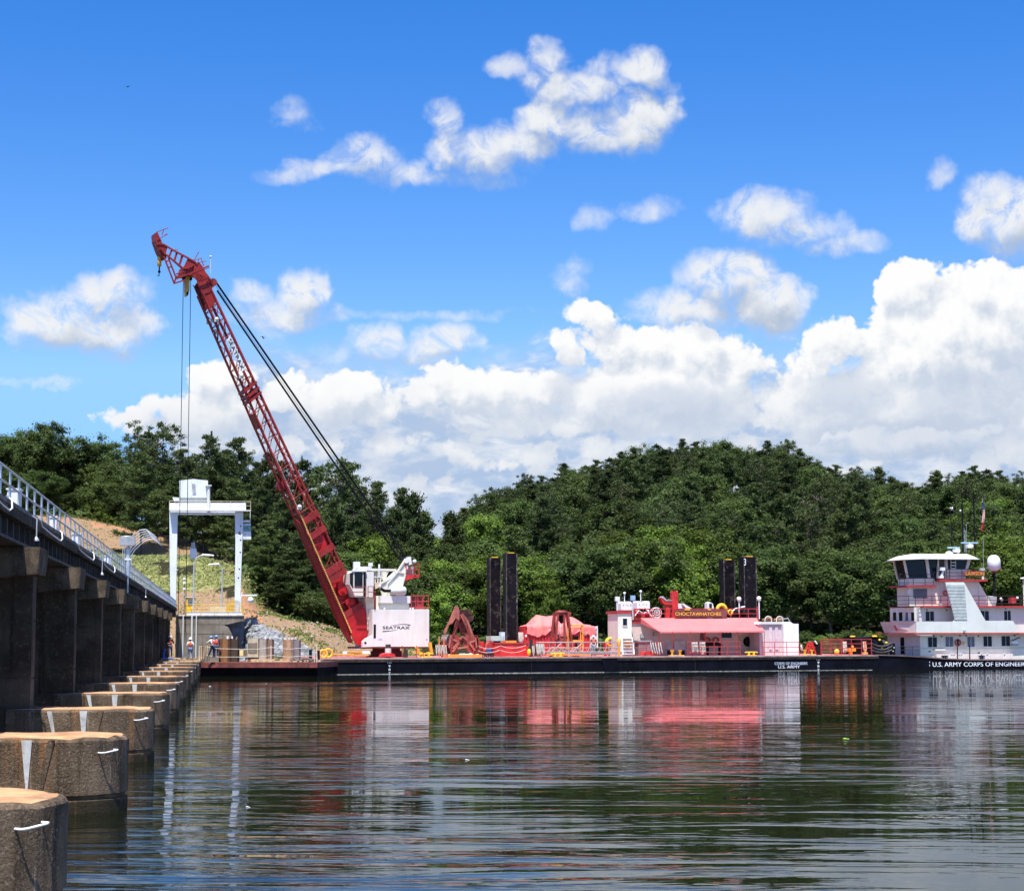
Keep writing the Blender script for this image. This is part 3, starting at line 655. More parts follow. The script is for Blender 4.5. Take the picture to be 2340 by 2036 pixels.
sub_rail(wk, g, [(ux0, WG-.95, uz), (ux1, WG-.95, uz), (ux1, WG+.4, uz)], [.03, .5, .98], 2.0, mat('cream rail', (.7, .6, .42), .5), .03)
# hoist house on top
h = g.part('hoist_house', poly([(410, 1098), (442, 1094.5), (475, 1098), (473, 1137), (410, 1137)], WG+.2, 3.2), M_GANTRY)
g.part('louvre', poly([(438, 1105), (446, 1105), (448, 1129), (440, 1129)], WG+.14, .08), M_GREY, h)
g.part('trolley', poly([(408, 1137), (476, 1137), (476, 1147), (408, 1147)], WG+.5, 2.8), M_GREYW)
u, z = G(477, 1111); g.part('vent_pipe', MB().tube([(u, WG-.1, z), (u, WG-.1, G(477, 1165)[1])], .16, 10).box(u-.35, u+.3, WG-.4, WG+.2, z, z+.12), M_GREYW)
g.part('platform', poly([(394, 1136), (409, 1137), (409, 1144), (397, 1144)], WG+.3, 2), M_GREYW)
cb = g.part('cab', poly([(555, 1197), (573, 1197), (574, 1232), (555, 1232)], WG+.1, 1.6), M_GANTRY)
g.part('window', poly([(556, 1200), (573, 1200), (573, 1214), (556, 1214)], WG+.04, .07), mat('green tinted glass', (.10, .22, .22), .15, var=.5, scale=3), cb)
g.part('cab_hanger', MB().box(G(556, 1180)[0], G(572, 1180)[0], WG+.3, WG+1.5, G(560, 1193)[1], G(560, 1188)[1]).tube([(G(572, 1166)[0], WG+.3, G(572, 1197)[1]), (G(572, 1166)[0], WG+.3, G(572, 1166)[1])], .04, 6), M_GREYW)
for x, y in ((550, 1202), (546, 1219), (549, 1220), (550, 1234), (549, 1262), (547, 1300), (545, 1320), (548, 1216)):
    u, z = G(x, y, WG-.03); g.part('access_hole', MB().lathe([(.08, 0), (.08, .02)], (u, WG-.02, z), 10, 'Y'), M_BLACK)
hb = Thing('hook_block', 'pale hook block hanging inside the gantry crane', 'hook block', frame=FA, loc=(G(442, 1262, WG+2.5)[0], WG+2.5, G(442, 1262, WG+2.5)[1]))
hb.part('block', poly([(434, 1253), (449, 1253), (450, 1275), (434, 1275)], WG+2.3, .5), M_GANTRY)
hb.part('sheave', poly([(437, 1240), (445, 1238), (447, 1253), (436, 1253)], WG+2.4, .3), M_GREY)
u, z = G(441, 1276, WG+2.5); hb.part('hook', MB().torus((u, WG+2.5, z-.18), .14, .05, 'Y', 12, 6, -200, 60).tube([(u, WG+2.5, z+.05), (u, WG+2.5, z-.05)], .05, 6), M_BLACK)
for dx in (438, 445): u, z = G(dx, 1240, WG+2.5); hb.part('cable', MB().tube([(u, WG+2.5, z), (u, WG+2.5, G(dx, 1150, WG+2.5)[1])], .015, 5), M_BLACK)
# street lamps on the abutment
def street_lamp(lab, xb, yb, yt, xh, yh, w):
    u, z = AB(xb, yb, w); zt_ = AB(xb, yt, w)[1]; uh, zh = AB(xh, yh, w)
    t = Thing('street_lamp', lab, 'street lamp', 'lamps on the abutment', FA, (u, w, z))
    t.part('pole', MB().tube([(u, w, z-1.5), (u, w, zt_)], .10, 10, .07), M_GALV)
    s_ = 1 if uh > u else -1
    t.part('arm', MB().tube([(u, w, zt_), (u+(uh-u)*.25, w, zt_+(zh-zt_)*.55), (u+(uh-u)*.6, w, zt_+(zh-zt_)*.9), (uh, w, zh)], .05, 8), M_GALV)
    t.part('head', MB().tube([(uh-s_*.3, w, zh), (uh+s_*.1, w, zh-.01), (uh+s_*.75, w, zh-.05), (uh+s_*.95, w, zh-.1)], .13, 10, .09), M_WHITE)
street_lamp('tall street lamp inside the gantry crane, arm to the right', 442, 1385, 1283, 468, 1268, 1.2)
street_lamp('farther street lamp inside the gantry crane, arm to the left', 507, 1375, 1298, 495, 1289, 14)
# poles and a lattice mast beside the gantry
u, z = AB(421, 1395, .8)
t = Thing('instrument_mast', 'thin mast with boxes and loose cables at the end of the dam', 'mast', frame=FA, loc=(u, .8, zt))
t.part('pole', MB().tube([(u, .8, zt), (u, .8, AB(421, 1318, .8)[1])], .035, 6), M_BLACK)
for y in (1322, 1331, 1345, 1358, 1371): a, b = AB(421, y, .8); t.part('box', MB().box(a-.14, a+.14, .7, .95, b-.12, b+.12), M_WHITE if y < 1350 else M_GREY)
t.part('cable', MB().torus((u+.2, .7, zt+.5), .6, .02, 'Y', 20, 5).torus((u-.4, .75, zt+.4), .4, .02, 'Y', 20, 5).torus((u+.5, .72, zt+.3), .35, .02, 'Y', 20, 5), M_BLACK)
u, z = AB(558, 1360, 0.5)
t = Thing('flood_light', 'white flood light on a bent post at the abutment corner', 'light', frame=FA, loc=(u-.3, .5, zt))
t.part('post', MB().tube([(u-.35, .5, zt), (u-.35, .5, zt+2.0), (u-.2, .5, zt+2.6)], .06, 8), M_WHITE)
t.part('arm', MB().box(u-.3, u+1.4, .45, .55, zt+2.15, zt+2.3), M_WHITE); t.part('head', MB().ball((u+.7, .4, zt+1.7), .33, 8), M_WHITE)
# chain-link style ladder leaning by the right leg
# ------------------------------------------------------------------ the crane barge
_Y0 = 152.73; BANG = math.atan(.307)
FB = Frame((-15.93, _Y0, 0), BANG)                     # u along the hull side facing the viewer, w away from it
ZD = 1.34                                              # deck height
class K:
    """shapes laid out on upright planes of a frame, from photo pixels"""
    def __init__(s, fr): s.f = fr
    def B(s, x0, y0, x1, y1, w, d, mb=None, zb=None):
        u0, z0 = s.f.px(x0, y0, w); u1, z1 = s.f.px(x1, y1, w); mb = mb or MB()
        return mb.box(min(u0, u1), max(u0, u1), w, w+d, min(z0, z1) if zb is None else zb, max(z0, z1))
    def poly(s, pts, w, d, mb=None):
        return (mb or MB()).prism([s.f.p3(x, y, w) for x, y in pts], (0, d, 0))
    def T(s, pts, r, mb=None, n=8, w=0):
        return (mb or MB()).tube([s.f.p3(p[0], p[1], p[2] if len(p) > 2 else w) for p in pts], r, n)
    def bar(s, a, b, r, h=None, mb=None): return (mb or MB()).bar(s.f.p3(*a), s.f.p3(*b), r, h)
    def loc(s, x, y, w): return s.f.p3(x, y, w)
    def base(s, x, w, z=ZD): u, _ = s.f.px(x, 1490, w); return Vector((u, w, z))
    def vc(s, x0, x1, y0, w, z0, mb=None, n=16, y1=None):
        """upright cylinder between pixel columns x0 and x1, top at y0"""
        u0, z = s.f.px(x0, y0, w); u1, _ = s.f.px(x1, y0, w); r = abs(u1-u0)/2
        if y1 is not None: z0 = s.f.px(x0, y1, w)[1]
        return (mb or MB()).lathe([(r, z0), (r, z)], ((u0+u1)/2, w, 0), n)
KB = K(FB)
LB = 50.9; WB = 15.5
h = Thing('crane_barge', 'long black crane barge with a pink red deck and rusty rub rail', 'barge', frame=FB, loc=(LB/2, WB/2, 0))
h.part('hull', MB().prism([(0, 0, 1.0), (0, 0, -.6), (2.2, 0, -1.6), (LB-2.2, 0, -1.6), (LB, 0, -.6), (LB, 0, 1.0)], (0, WB, 0)), M_HULL)
h.part('rub_rail', MB().box(-.05, LB+.05, -.07, WB+.07, 1.0, 1.22), M_RUB)
h.part('deck_edge', MB().box(-.03, LB+.03, -.03, WB+.03, 1.22, ZD-.012), mat('worn deck edge', (.26, .22, .20), .6, var=.35, scale=1.2, streak=.3))
h.part('deck', MB().box(0.15, LB-.15, .15, WB-.15, ZD-.02, ZD), M_DECK)
h.part('waterline_scum', MB().box(.5, LB*.5, -.012, 0, -.02, .045).box(LB*.5+.01, LB-.6, -.012, 0, -.02, .03), mat('dried waterline', (.30, .29, .26), .9, var=.6, scale=6))
u0, u1 = FB.px(1374, 1500)[0], FB.px(1410, 1500)[0]
h.part('fender_plate', MB().prism([(u0, -.13, 1.21), (u1, -.13, 1.21), (u1+.15, -.13, .1), (u0+.25, -.13, .1)], (0, .15, 0)), M_HULL)
def lettering(host, txt, x0, x1, y0, y1, w, m, fr=FB, name='lettering', dep=.02, par=None, shear=0):
    u0, z0 = fr.px(x0, y0, w); u1, z1 = fr.px(x1, y1, w)
    return host.part(name, text_mb(txt, u0, u1, z1, z0, w, dep, shear=shear), m, par)
lettering(h, 'CORPS OF ENGINEERS', 1770, 1845, 1512.8, 1518.4, -.005, mat('faded lettering', (.5, .58, .72), .5))
lettering(h, 'U.S. ARMY', 1778, 1828, 1520, 1526.5, -.005, M_LETW)
for (xc, hh) in ((890, 0), (1870, -8)):
    for i, (d, y) in enumerate((('10', 1510.5), ('9', 1519), ('8', 1527), ('7', 1535.5))):
        y += hh*(1 if i else .9); lettering(h, d, xc-(4.2 if d == '10' else 2.2), xc+(4.2 if d == '10' else 2.2), y, y+5.2, -.005, M_LETW, name='draft_mark')
h.part('seam', MB().box(18.3, 18.33, -.012, 0, .06, 1.0).box(33.2, 33.23, -.012, 0, .06, 1.0), M_RUB)

# ---- spuds
for n_, (x0, x1, yt, w, lab) in enumerate(((1119, 1145, 1274, 13.2, 'left spud of the left pair, scuffed black steel column on the barge'), (1156, 1182, 1264, 10.2, 'right spud of the left pair, slightly taller black steel column'),
                          (1653, 1679, 1279, 13.2, 'left spud of the right pair, black steel column behind the awning'), (1699, 1728, 1272, 10.2, 'right spud of the right pair, marked with a white 3'))):
    u0, zt_ = FB.px(x0, yt, w); u1, _ = FB.px(x1, yt, w); wd = u1-u0
    t = Thing('spud', lab, 'spud', 'spuds standing through the barge deck', FB, ((u0+u1)/2, w, ZD))
    t.part('column', MB().box(u0, u1, w, w+wd*.9, -1.5, zt_), M_SPUD)
    e = MB()
    for uu in (u0, u1-.09): e.box(uu, uu+.09, w-.03, w, ZD, zt_-.02)
    t.part('edge_plate', e, mat('worn spud edge', (.04, .035, .035), .5, var=.5, scale=3, spot=.6, spcol=(.4, .33, .26), spscale=2.5))
    t.part('cap', MB().box(u0+wd*.3, u1-wd*.2, w+.2, w+wd*.6, zt_, zt_+.09), M_YEL)
    t.part('collar', MB().box(u0-.14, u1+.14, w-.12, w+wd, ZD, ZD+.9 if n_ < 2 else ZD+.5), M_REDD)
    if n_ == 3: lettering(t, '3', 1700, 1704.5, 1276, 1292, w-.032, M_LETW, name='number')
    if n_ == 0:
        hp = MB()
        for yy in (1415, 1428, 1433): KB.B(1123, yy, 1126, yy+5, w-.04, .02, hp); KB.B(1138.5, yy, 1141.5, yy+5, w-.04, .02, hp)
        t.part('pin_hole', hp, M_BLACK)

# ------------------------------------------------------------------ crane
cu, _ = FB.px(905, 1480, 6.4)
C0 = FB.M @ Vector((cu, 6.4, 0)); FC = Frame(C0, R(25)); KC = K(FC)
t = Thing('crane_pedestal', 'rust red round crane pedestal bolted to the barge deck', 'pedestal', frame=FC, loc=(0, 0, ZD))
t.part('drum', MB().lathe([(1.35, ZD), (1.35, ZD+.5), (1.2, ZD+.55), (1.2, ZD+.9)], (-.9, 0, 0), 24), M_DARKR)
t.part('foot_ring', MB().lathe([(1.75, ZD), (1.75, ZD+.12), (1.35, ZD+.16)], (-.9, 0, 0), 24), M_DARKR)
c = Thing('crane', 'huge red lattice boom crane with a cream machinery house on the barge', 'crane', frame=FC, loc=(0, 0, ZD+.9))
WN = -2.2                                              # near side of the house
house = c.part('machinery_house', KC.poly([(851, 1392), (980, 1392), (979.5, 1477), (851, 1477.5)], WN, 4.3), M_HOUSE)
lug = [(851.2, 1451.5), (853, 1450.5), (853, 1477.4), (829, 1478.5), (829, 1466), (836, 1459)]
for w in (WN-.02, WN+2.9): c.part('boom_foot_lug', KC.poly(lug, w, .35), M_HOUSE)
c.part('corner_panel', KC.B(947, 1392.6, 980.6, 1477.6, WN-.03, .03), M_HOUSE, house)
c.part('base_frame', KC.B(829, 1477.5, 976, 1481, WN+.25, 3.8), M_DARKR)
c.part('door', KC.B(854, 1426.5, 859, 1458, WN-.02, .02), M_BLACK, house)
c.part('pin', MB().lathe([(.1, 0), (.1, .05)], (FC.px(834.7, 1468.7, WN)[0], WN-.04, FC.px(834.7, 1468.7, WN)[1]), 12, 'Y'), M_BLACK, house)
def letC(txt, x0, x1, y0, y1, w, m, par, nm='lettering'):
    u0, z0 = FC.px(x0, y0, w); u1, z1 = FC.px(x1, y1, w); return c.part(nm, text_mb(txt, u0, u1, z1, z0, w, .015), m, par)
letC('SEATRAX', 874.5, 936, 1430.5, 1437, WN-.004, M_LETK, house)
c.part('swoosh', KC.poly([(893, 1429), (915, 1425.8), (925, 1425.5), (938, 1427), (937.5, 1429), (925, 1426.6), (915, 1426.6)], WN-.015, .012, KC.poly([(874, 1441.5), (874, 1443.6), (885, 1442.6), (908, 1439), (890, 1440.8)], WN-.015, .012)), M_LETK, house)
c.part('notice', KC.B(864, 1458, 874, 1462, WN-.012, .012, KC.B(973, 1459, 977, 1463, WN-.045, .012)), mat('pale blue notice', (.45, .45, .62), .6), house)
rb = c.part('roof_box', KC.B(869, 1361, 938, 1378, WN+.1, 3.4), M_HOUSE)
c.part('roof_plinth', KC.B(871, 1378, 935, 1392, WN+.4, 2.8), M_CREAM)
c.part('roof_block', KC.B(860, 1361, 870, 1392, WN+.7, 2.4), M_CREAM)
for x in (879, 938, 944): c.part('lifting_lug', KC.B(x-1.5, 1388, x+1.5, 1392.2, WN+.1, .1), M_WHITE, house)
# a-frame
af = [(867, 1341), (870, 1333), (887, 1324), (909, 1305), (926.6, 1277.4), (934, 1279), (926.6, 1308), (918, 1340), (910, 1361), (874, 1361)]
a = c.part('a_frame', KC.poly(af, WN+.5, .18), M_CREAM); c.part('a_frame', KC.poly(af, WN+3.4, .18), M_CREAM)
rim = MB()
for p, q in zip(af[:-2], af[1:-1]): KC.bar((p[0], p[1], WN+.47), (q[0], q[1], WN+.47), .16, .14, rim)
KC.bar((884, 1361, WN+.45), (884, 1334, WN+.45), .12, .12, rim); KC.bar((884, 1334, WN+.45), (909, 1306, WN+.45), .14, .12, rim); KC.bar((909, 1306, WN+.45), (925, 1310, WN+.45), .10, .12, rim)
c.part('rim', rim, M_CREAM, a)
c.part('cross_tube', MB().tube([FC.p3(929, 1281, WN+.3), FC.p3(929, 1281, WN+3.8)], .22, 12), M_CREAM)
tb = MB(); KC.bar((834, 1301.5, WN+.6), (905, 1302.5, WN+.6), .18, .20, tb); KC.bar((834, 1301.5, WN+3.4), (905, 1302.5, WN+3.4), .18, .2, tb)
c.part('tie_beam', tb, M_CREAM)
br = MB()
for x in (857, 863, 869): KC.bar((x, 1303, WN+.7), (x, 1335, WN+.7), .08, .08, br)
KC.bar((855, 1319, WN+.65), (880, 1318, WN+.65), .06, .06, br); KC.bar((882, 1325, WN+.6), (903, 1304, WN+.6), .14, .1, br); KC.bar((876, 1326, WN+.6), (888, 1304, WN+.6), .1, .1, br)
c.part('braces', br, M_CREAM); c.part('engine_box', KC.B(874, 1306, 884, 1324, WN+1.2, 1.4), M_CREAM)
c.part('under_cab_block', KC.poly([(856, 1332), (868, 1330), (870, 1340), (858, 1346)], WN+.6, 1.0), mat('cream in rust', (.62, .45, .34), .6, streak=.5))
# cab
cab = c.part('cab', KC.poly([(799, 1309), (808, 1305), (836, 1305), (836, 1364), (812, 1364), (799, 1335)], WN+.2, 1.8), M_CREAM)
c.part('window', KC.B(810.5, 1306.8, 828.5, 1342, WN+.16, .05), M_GLASS, cab)
c.part('window', KC.poly([(799.6, 1310), (807, 1307), (807, 1345), (799.6, 1332)], WN+.16, .05), M_GLASS, cab)
c.part('door_frame', KC.B(831, 1305.5, 835.4, 1363, WN+.14, .06), M_BLACK, cab)
c.part('cab_roof', KC.B(806, 1303, 838, 1306, WN+.1, 2.0), M_WHITE, cab)
c.part('air_unit', KC.poly([(817, 1303), (819, 1297.5), (826, 1294.5), (849, 1294.2), (850, 1303)], WN+.4, 1.3), M_WHITE, cab)
c.part('electric_cabinet', KC.B(837.5, 1306, 854, 1364, WN+.3, 1.6), M_HOUSE)
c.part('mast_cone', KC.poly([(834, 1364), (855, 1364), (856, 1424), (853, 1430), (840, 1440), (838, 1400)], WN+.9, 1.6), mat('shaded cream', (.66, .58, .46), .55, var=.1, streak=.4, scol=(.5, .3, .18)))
for (x, y, r) in ((815, 1291, .28), (847, 1290, .16)):
    u, z = FC.px(x, y, WN+.6); zz = FC.px(x, 1303, WN+.6)[1]
    c.part('work_light', MB().tube([(u, WN+.6, zz), (u, WN+.6, z)], .04, 6).box(u-r, u+r, WN+.5, WN+.75, z-r*.8, z+r), M_WHITE)
u, z = FC.px(866.5, 1289, WN+1); c.part('exhaust_pipe', MB().tube([(u, WN+1, z), (u, WN+1, FC.px(866, 1335, WN+1)[1])], .085, 8), M_WHITE)
u0, z0 = FC.px(892.5, 1349.5, WN+.1); u1, _ = FC.px(926, 1349.5, WN+.1)
mf = c.part('muffler', MB().lathe([(.2, u0-.02), (.36, u0+.05), (.36, u1-.06), (.3, u1)], (0, WN+.1, z0), 16, 'X'), M_GREYW)
c.part('outlet', MB().tube([(u0-.9, WN+.1, z0+.16), (u0-.55, WN+.1, z0-.02), (u0, WN+.1, z0-.02)], .13, 10), M_BLACK, mf)
c.part('saddle', KC.B(905, 1355, 925, 1361.5, WN+.1, .5), M_GREYW, mf)
c.part('top_light', KC.poly([(930, 1273), (939, 1271.6), (941.5, 1289), (935, 1291)], WN+.3, .25), M_WHITE)
u, z = FC.px(946, 1282, WN+.4); c.part('top_lamp', MB().ball((u, WN+.4, z), .11, 8).ball((u+.04, WN+.38, z-.03), .17, 8), M_WHITE)
bk = c.part('basket', KC.poly([(926, 1313), (958, 1313), (958, 1319), (940, 1322), (925, 1327)], WN+.4, 1.2), M_REDD)
rr = MB()
for y in (1289.5, 1302): KC.T([(927, y, WN+.4), (958, y, WN+.4), (958, y, WN+1.6)], .045, rr, 6)
for x in (928, 938, 948, 958): KC.T([(x, 1289, WN+.4), (x, 1315, WN+.4)], .045, rr, 6)
KC.T([(958, 1289, WN+1.6), (958, 1315, WN+1.6)], .045, rr, 6)
c.part('basket_rail', rr, M_RAILR, bk)
c.part('basket_unit', KC.B(936, 1294, 945, 1314, WN+.8, .5), M_GREY, bk)
rr = MB()
for w in (WN+.3, WN+3.6):
    for y in (1361.5, 1374.5, 1388): KC.T([(939, y, w), (979.5, y, w)], .045, rr, 6)
    for x in (940, 950, 955, 967, 979): KC.T([(x, 1361, w), (x, 1391.8, w)], .045, rr, 6)
for y in (1361.5, 1374.5): KC.T([(979.5, y, WN+.3), (979.5, y, WN+3.6)], .045, rr, 6)
c.part('roof_railing', rr, M_RAILR)
c.part('roof_machine', KC.B(953, 1366, 968, 1392, WN+1.2, 1.5), mat('dull red machine', (.30, .03, .035), .6, var=.2))
rr = MB()
for y in (1340.5, 1352.5): KC.T([(806, y, WN-.1), (837, y, WN-.1)], .035, rr, 6)
for x in (835, 841, 853): KC.T([(x, 1340, WN-.1), (x, 1366, WN-.1)], .035, rr, 6)
KC.T([(841, 1340, WN-.1), (853, 1340, WN-.1)], .035, rr, 6); KC.T([(841, 1352, WN-.1), (858, 1353, WN-.1)], .035, rr, 6)
for x in (855, 858.5): KC.T([(x, 1350, WN-.05), (x, 1392, WN-.05)], .03, rr, 6)
for y in range(1352, 1392, 5): KC.T([(855, y, WN-.05), (858.5, y, WN-.05)], .025, rr, 5)
c.part('cab_ladder_and_rail', rr, mat('dark red rail', (.22, .03, .03), .5))
# boom: straight chords in the photo, near side on the plane wn, far side on wf
LCH = [(812, 1468), (455, 643)]; RCH = [(833, 1393), (468, 625)]
BN, BF = -1.15, 1.15
_lb, _lt = FC.p3(LCH[0][0], LCH[0][1], BN), FC.p3(LCH[1][0], LCH[1][1], BN)
_rb, _rt = FC.p3(RCH[0][0], RCH[0][1], BN), FC.p3(RCH[1][0], RCH[1][1], BN)
def chord(side, t, far=False, wf_=None):
    p = (_lb.lerp(_lt, t) if side == 'L' else _rb.lerp(_rt, t)).copy()
    tp = (1-.32*t)*min(1., .42+.58*t/.075)
    p.y = (BF if far else BN)*tp if wf_ is None else wf_; return p
tR = lambda tl: max(0., min(1., (tl-.06)/.94))
ch = MB()
for far in (False, True):
    ch.tube([chord('L', 0.02, far), chord('L', .97 if far else .985, far)], .11, 8); ch.tube([chord('R', 0, far), chord('R', .985, far)], .125, 8)
boom = c.part('boom_chords', ch, M_RED)
lt = MB(); NB = 25
for i in range(2, NB):
    t0, t1 = i/NB, (i+1)/NB; skip = t0 < .30
    for far in (False, True):
        if not (skip and not far) or .19 < t0 < .23 or .27 < t0:
            lt.tube([chord('L', t0, far), chord('R', tR(t0), far)], .036, 5); lt.tube([chord('L', t0, far), chord('R', tR(t1), far)], .036, 5)
    lt.tube([chord('L', t0), chord('L', t0, True)], .036, 5); lt.tube([chord('R', tR(t0)), chord('R', tR(t0), True)], .04, 5)
    if i % 2 == 0: lt.tube([chord('L', t0), chord('L', t1, True)], .036, 5); lt.tube([chord('R', tR(t0)), chord('R', tR(t1), True)], .036, 5)
    else: lt.tube([chord('L', t0, True), chord('L', t1)], .036, 5); lt.tube([chord('R', tR(t0), True), chord('R', tR(t1))], .036, 5)
c.part('boom_lacing', lt, M_RED, boom)
# solid underside panels and the walkway on the lower chord
def plate(side, t0, t1, wa, wb, th=.06, off=0.):
    a, b = chord(side, t0, wf_=wa), chord(side, t1, wf_=wa); c2, d2 = chord(side, t1, wf_=wb), chord(side, t0, wf_=wb)
    n = (b-a).cross(d2-a).normalized()*th; o = n*off/th if th else n
    return [p+o for p in (a, b, c2, d2)], n
und = MB()
def pl2(t0, t1):
    a, b2, c2, d2 = chord('L', t0), chord('L', t1), chord('L', t1, True), chord('L', t0, True)
    n = (b2-a).cross(d2-a).normalized()*.06; und.prism([a, b2, c2, d2], n)
for t0, t1 in ((.0, .075), (.075, .335), (.60, .64)): pl2(t0, t1)
for t0, t1 in ((.335, .60), (.66, .97)):                # two open flanges
    for wa, wb in ((BN*.78, BN*.45), (BF*.35, BF*.6)):
        q, n = plate('L', t0, t1, wa, wb); und.prism(q, n)
c.part('underside_plates', und, M_RED, boom)
ww = MB(); dots = MB(); tt = .03
while tt < .62:
    p = chord('L', tt, wf_=BN-.12); 
    if tt < .36: dots.box(p.x-.05, p.x+.05, p.y-.04, p.y+.02, p.z-.04, p.z+.04)
    else: ww.box(p.x-.04, p.x+.04, p.y-.03, p.y+.02, p.z-.03, p.z+.03)
    tt += .0048
c.part('yellow_rungs', dots, mat('yellow rung paint', (.75, .55, .12), .6), boom)
c.part('white_rungs', ww, mat('pale rung paint', (.62, .42, .38), .6), boom)
# near side plates with the winches behind them
def face(t0, t1, w, th, inset=0.0):
    a, b, d, e = chord('L', t0, wf_=w), chord('L', t1, wf_=w), chord('R', tR(t1), wf_=w), chord('R', tR(t0), wf_=w)
    return MB().prism([a.lerp(e, inset), b.lerp(d, inset), d.lerp(b, inset), e.lerp(a, inset)], (0, th, 0))
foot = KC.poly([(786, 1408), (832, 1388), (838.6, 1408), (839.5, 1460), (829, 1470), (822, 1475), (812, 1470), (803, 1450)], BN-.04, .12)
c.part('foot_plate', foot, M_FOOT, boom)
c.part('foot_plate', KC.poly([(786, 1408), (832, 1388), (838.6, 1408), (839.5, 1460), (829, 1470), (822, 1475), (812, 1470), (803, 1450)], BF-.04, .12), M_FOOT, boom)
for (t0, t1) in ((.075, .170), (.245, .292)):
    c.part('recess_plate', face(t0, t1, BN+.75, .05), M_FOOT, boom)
for tq in (.075, .172, .19, .243, .294, .337):
    fl = MB(); fl.bar(chord('L', tq, wf_=BN), chord('R', tR(tq), wf_=BN), .16, .5); c.part('cross_rib', fl, M_RED, boom)
    fl = MB(); fl.bar(chord('L', tq, wf_=BF), chord('R', tR(tq), wf_=BF), .16, .3); c.part('cross_rib', fl, M_RED, boom)
def winch(pts, r1, p1, p2, r2):
    mb = MB()
    a, b = FC.p3(p1[0], p1[1], BN+.25), FC.p3(p2[0], p2[1], BN+.25); d = (b-a); L = d.length; d = d.normalized(); n = Vector((-d.z, 0, d.x))
    out = []
    for i in range(9): an = math.pi/2+math.pi*i/8; out.append(a+(d*math.cos(an)+n*math.sin(an))*r1)
    for i in range(7): an = -math.pi/2+math.pi*i/6; out.append(b+(d*math.cos(an)+n*math.sin(an))*r2)
    mb.prism(out, (0, .45, 0))
    mb.lathe([(r1*.45, -.1), (r1*.45, .1)], (a.x, a.y-.02, a.z), 12, 'Y').lathe([(r1*.2, -.1), (r1*.2, .1)], (a.x, a.y-.14, a.z), 10, 'Y')
    return mb
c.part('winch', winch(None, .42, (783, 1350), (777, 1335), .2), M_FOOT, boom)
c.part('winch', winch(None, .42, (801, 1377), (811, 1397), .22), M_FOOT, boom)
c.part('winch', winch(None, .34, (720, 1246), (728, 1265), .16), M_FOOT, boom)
c.part('winch_arm', KC.bar((714, 1248, BN+.1), (742, 1237, BN+.1), .06, .06, KC.bar((755, 1337, BN+.1), (780, 1327, BN+.1), .07, .07, KC.bar((775, 1381, BN+.1), (800, 1369, BN+.1), .07, .07))), M_RED, boom)
# ram strip at the front of the lower boom
c.part('ram', MB().tube([FC.p3(697, 1208, BF*.6), FC.p3(733, 1290, BF*.6)], .16, 10), mat('pale red paint', (.55, .2, .18), .45), boom)
# the joint frame and the cable guard half way down
jf = MB()
for tq in (.685, .70, .672):
    jf.bar(chord('L', tq, wf_=BN*.85), chord('R', tR(tq), wf_=BN*.85), .18, .2).bar(chord('L', tq, wf_=BF*.8), chord('R', tR(tq), wf_=BF*.8), .18, .2)
    jf.bar(chord('L', tq, wf_=BN*.85), chord('L', tq, wf_=BF*.8), .2, .2).bar(chord('R', tR(tq), wf_=BN*.85), chord('R', tR(tq), wf_=BF*.8), .2, .2)
c.part('joint_frame', jf, M_RED, boom)
p = chord('L', .44, wf_=0); c.part('sheave_housing', MB().lathe([(.42, -.3), (.42, .3)], (p.x-.2, 0, p.z), 18, 'Y'), M_RED, boom)
for tq, w, s_ in ((.955-.06, BN*.8, 1), (.87, BF*.6, 1), (.90, BF*1.1, 1), (.74, BN*.85, 1), (.377, BN-.15, 1.1)):
    p = chord('L', tq, wf_=w); c.part('flood_light', MB().box(p.x-.05, p.x+.28*s_, p.y-.18, p.y+.05, p.z-.15, p.z+.15).ball((p.x+.12, p.y-.12, p.z+.08), .17*s_, 8), M_GREYW, boom)
# name board on the boom
bt0, bt1 = .745, .835
mid = lambda t, f, w: chord('L', t, wf_=w).lerp(chord('R', tR(t), wf_=w), f)
wbd = BN*.80
q = [mid(bt0, .30, wbd), mid(bt1, .30, wbd), mid(bt1, .74, wbd), mid(bt0, .74, wbd)]
bd = c.part('name_board', MB().prism(q, (0, .05, 0)), mat('pale board', (.66, .68, .68), .5, var=.05), boom)
tm = text_mb('SEATRAX', 0, 1, 0, 1, 0, .02); A0 = mid(bt1-.004, .36, wbd-.012); AX = mid(bt0+.004, .36, wbd-.012)-A0; AZ_ = mid(bt1-.004, .69, wbd-.012)-A0
tm.v = [tuple(A0+AX*x+AZ_*z+Vector((0, y, 0))) for x, y, z in tm.v]
c.part('lettering', tm, M_LETK, bd)
c.part('neck_plate', face(.925, 1.0, BN*.70, .08), M_RED, boom); c.part('neck_plate', face(.925, .995, BF*.62, .08), M_RED, boom)
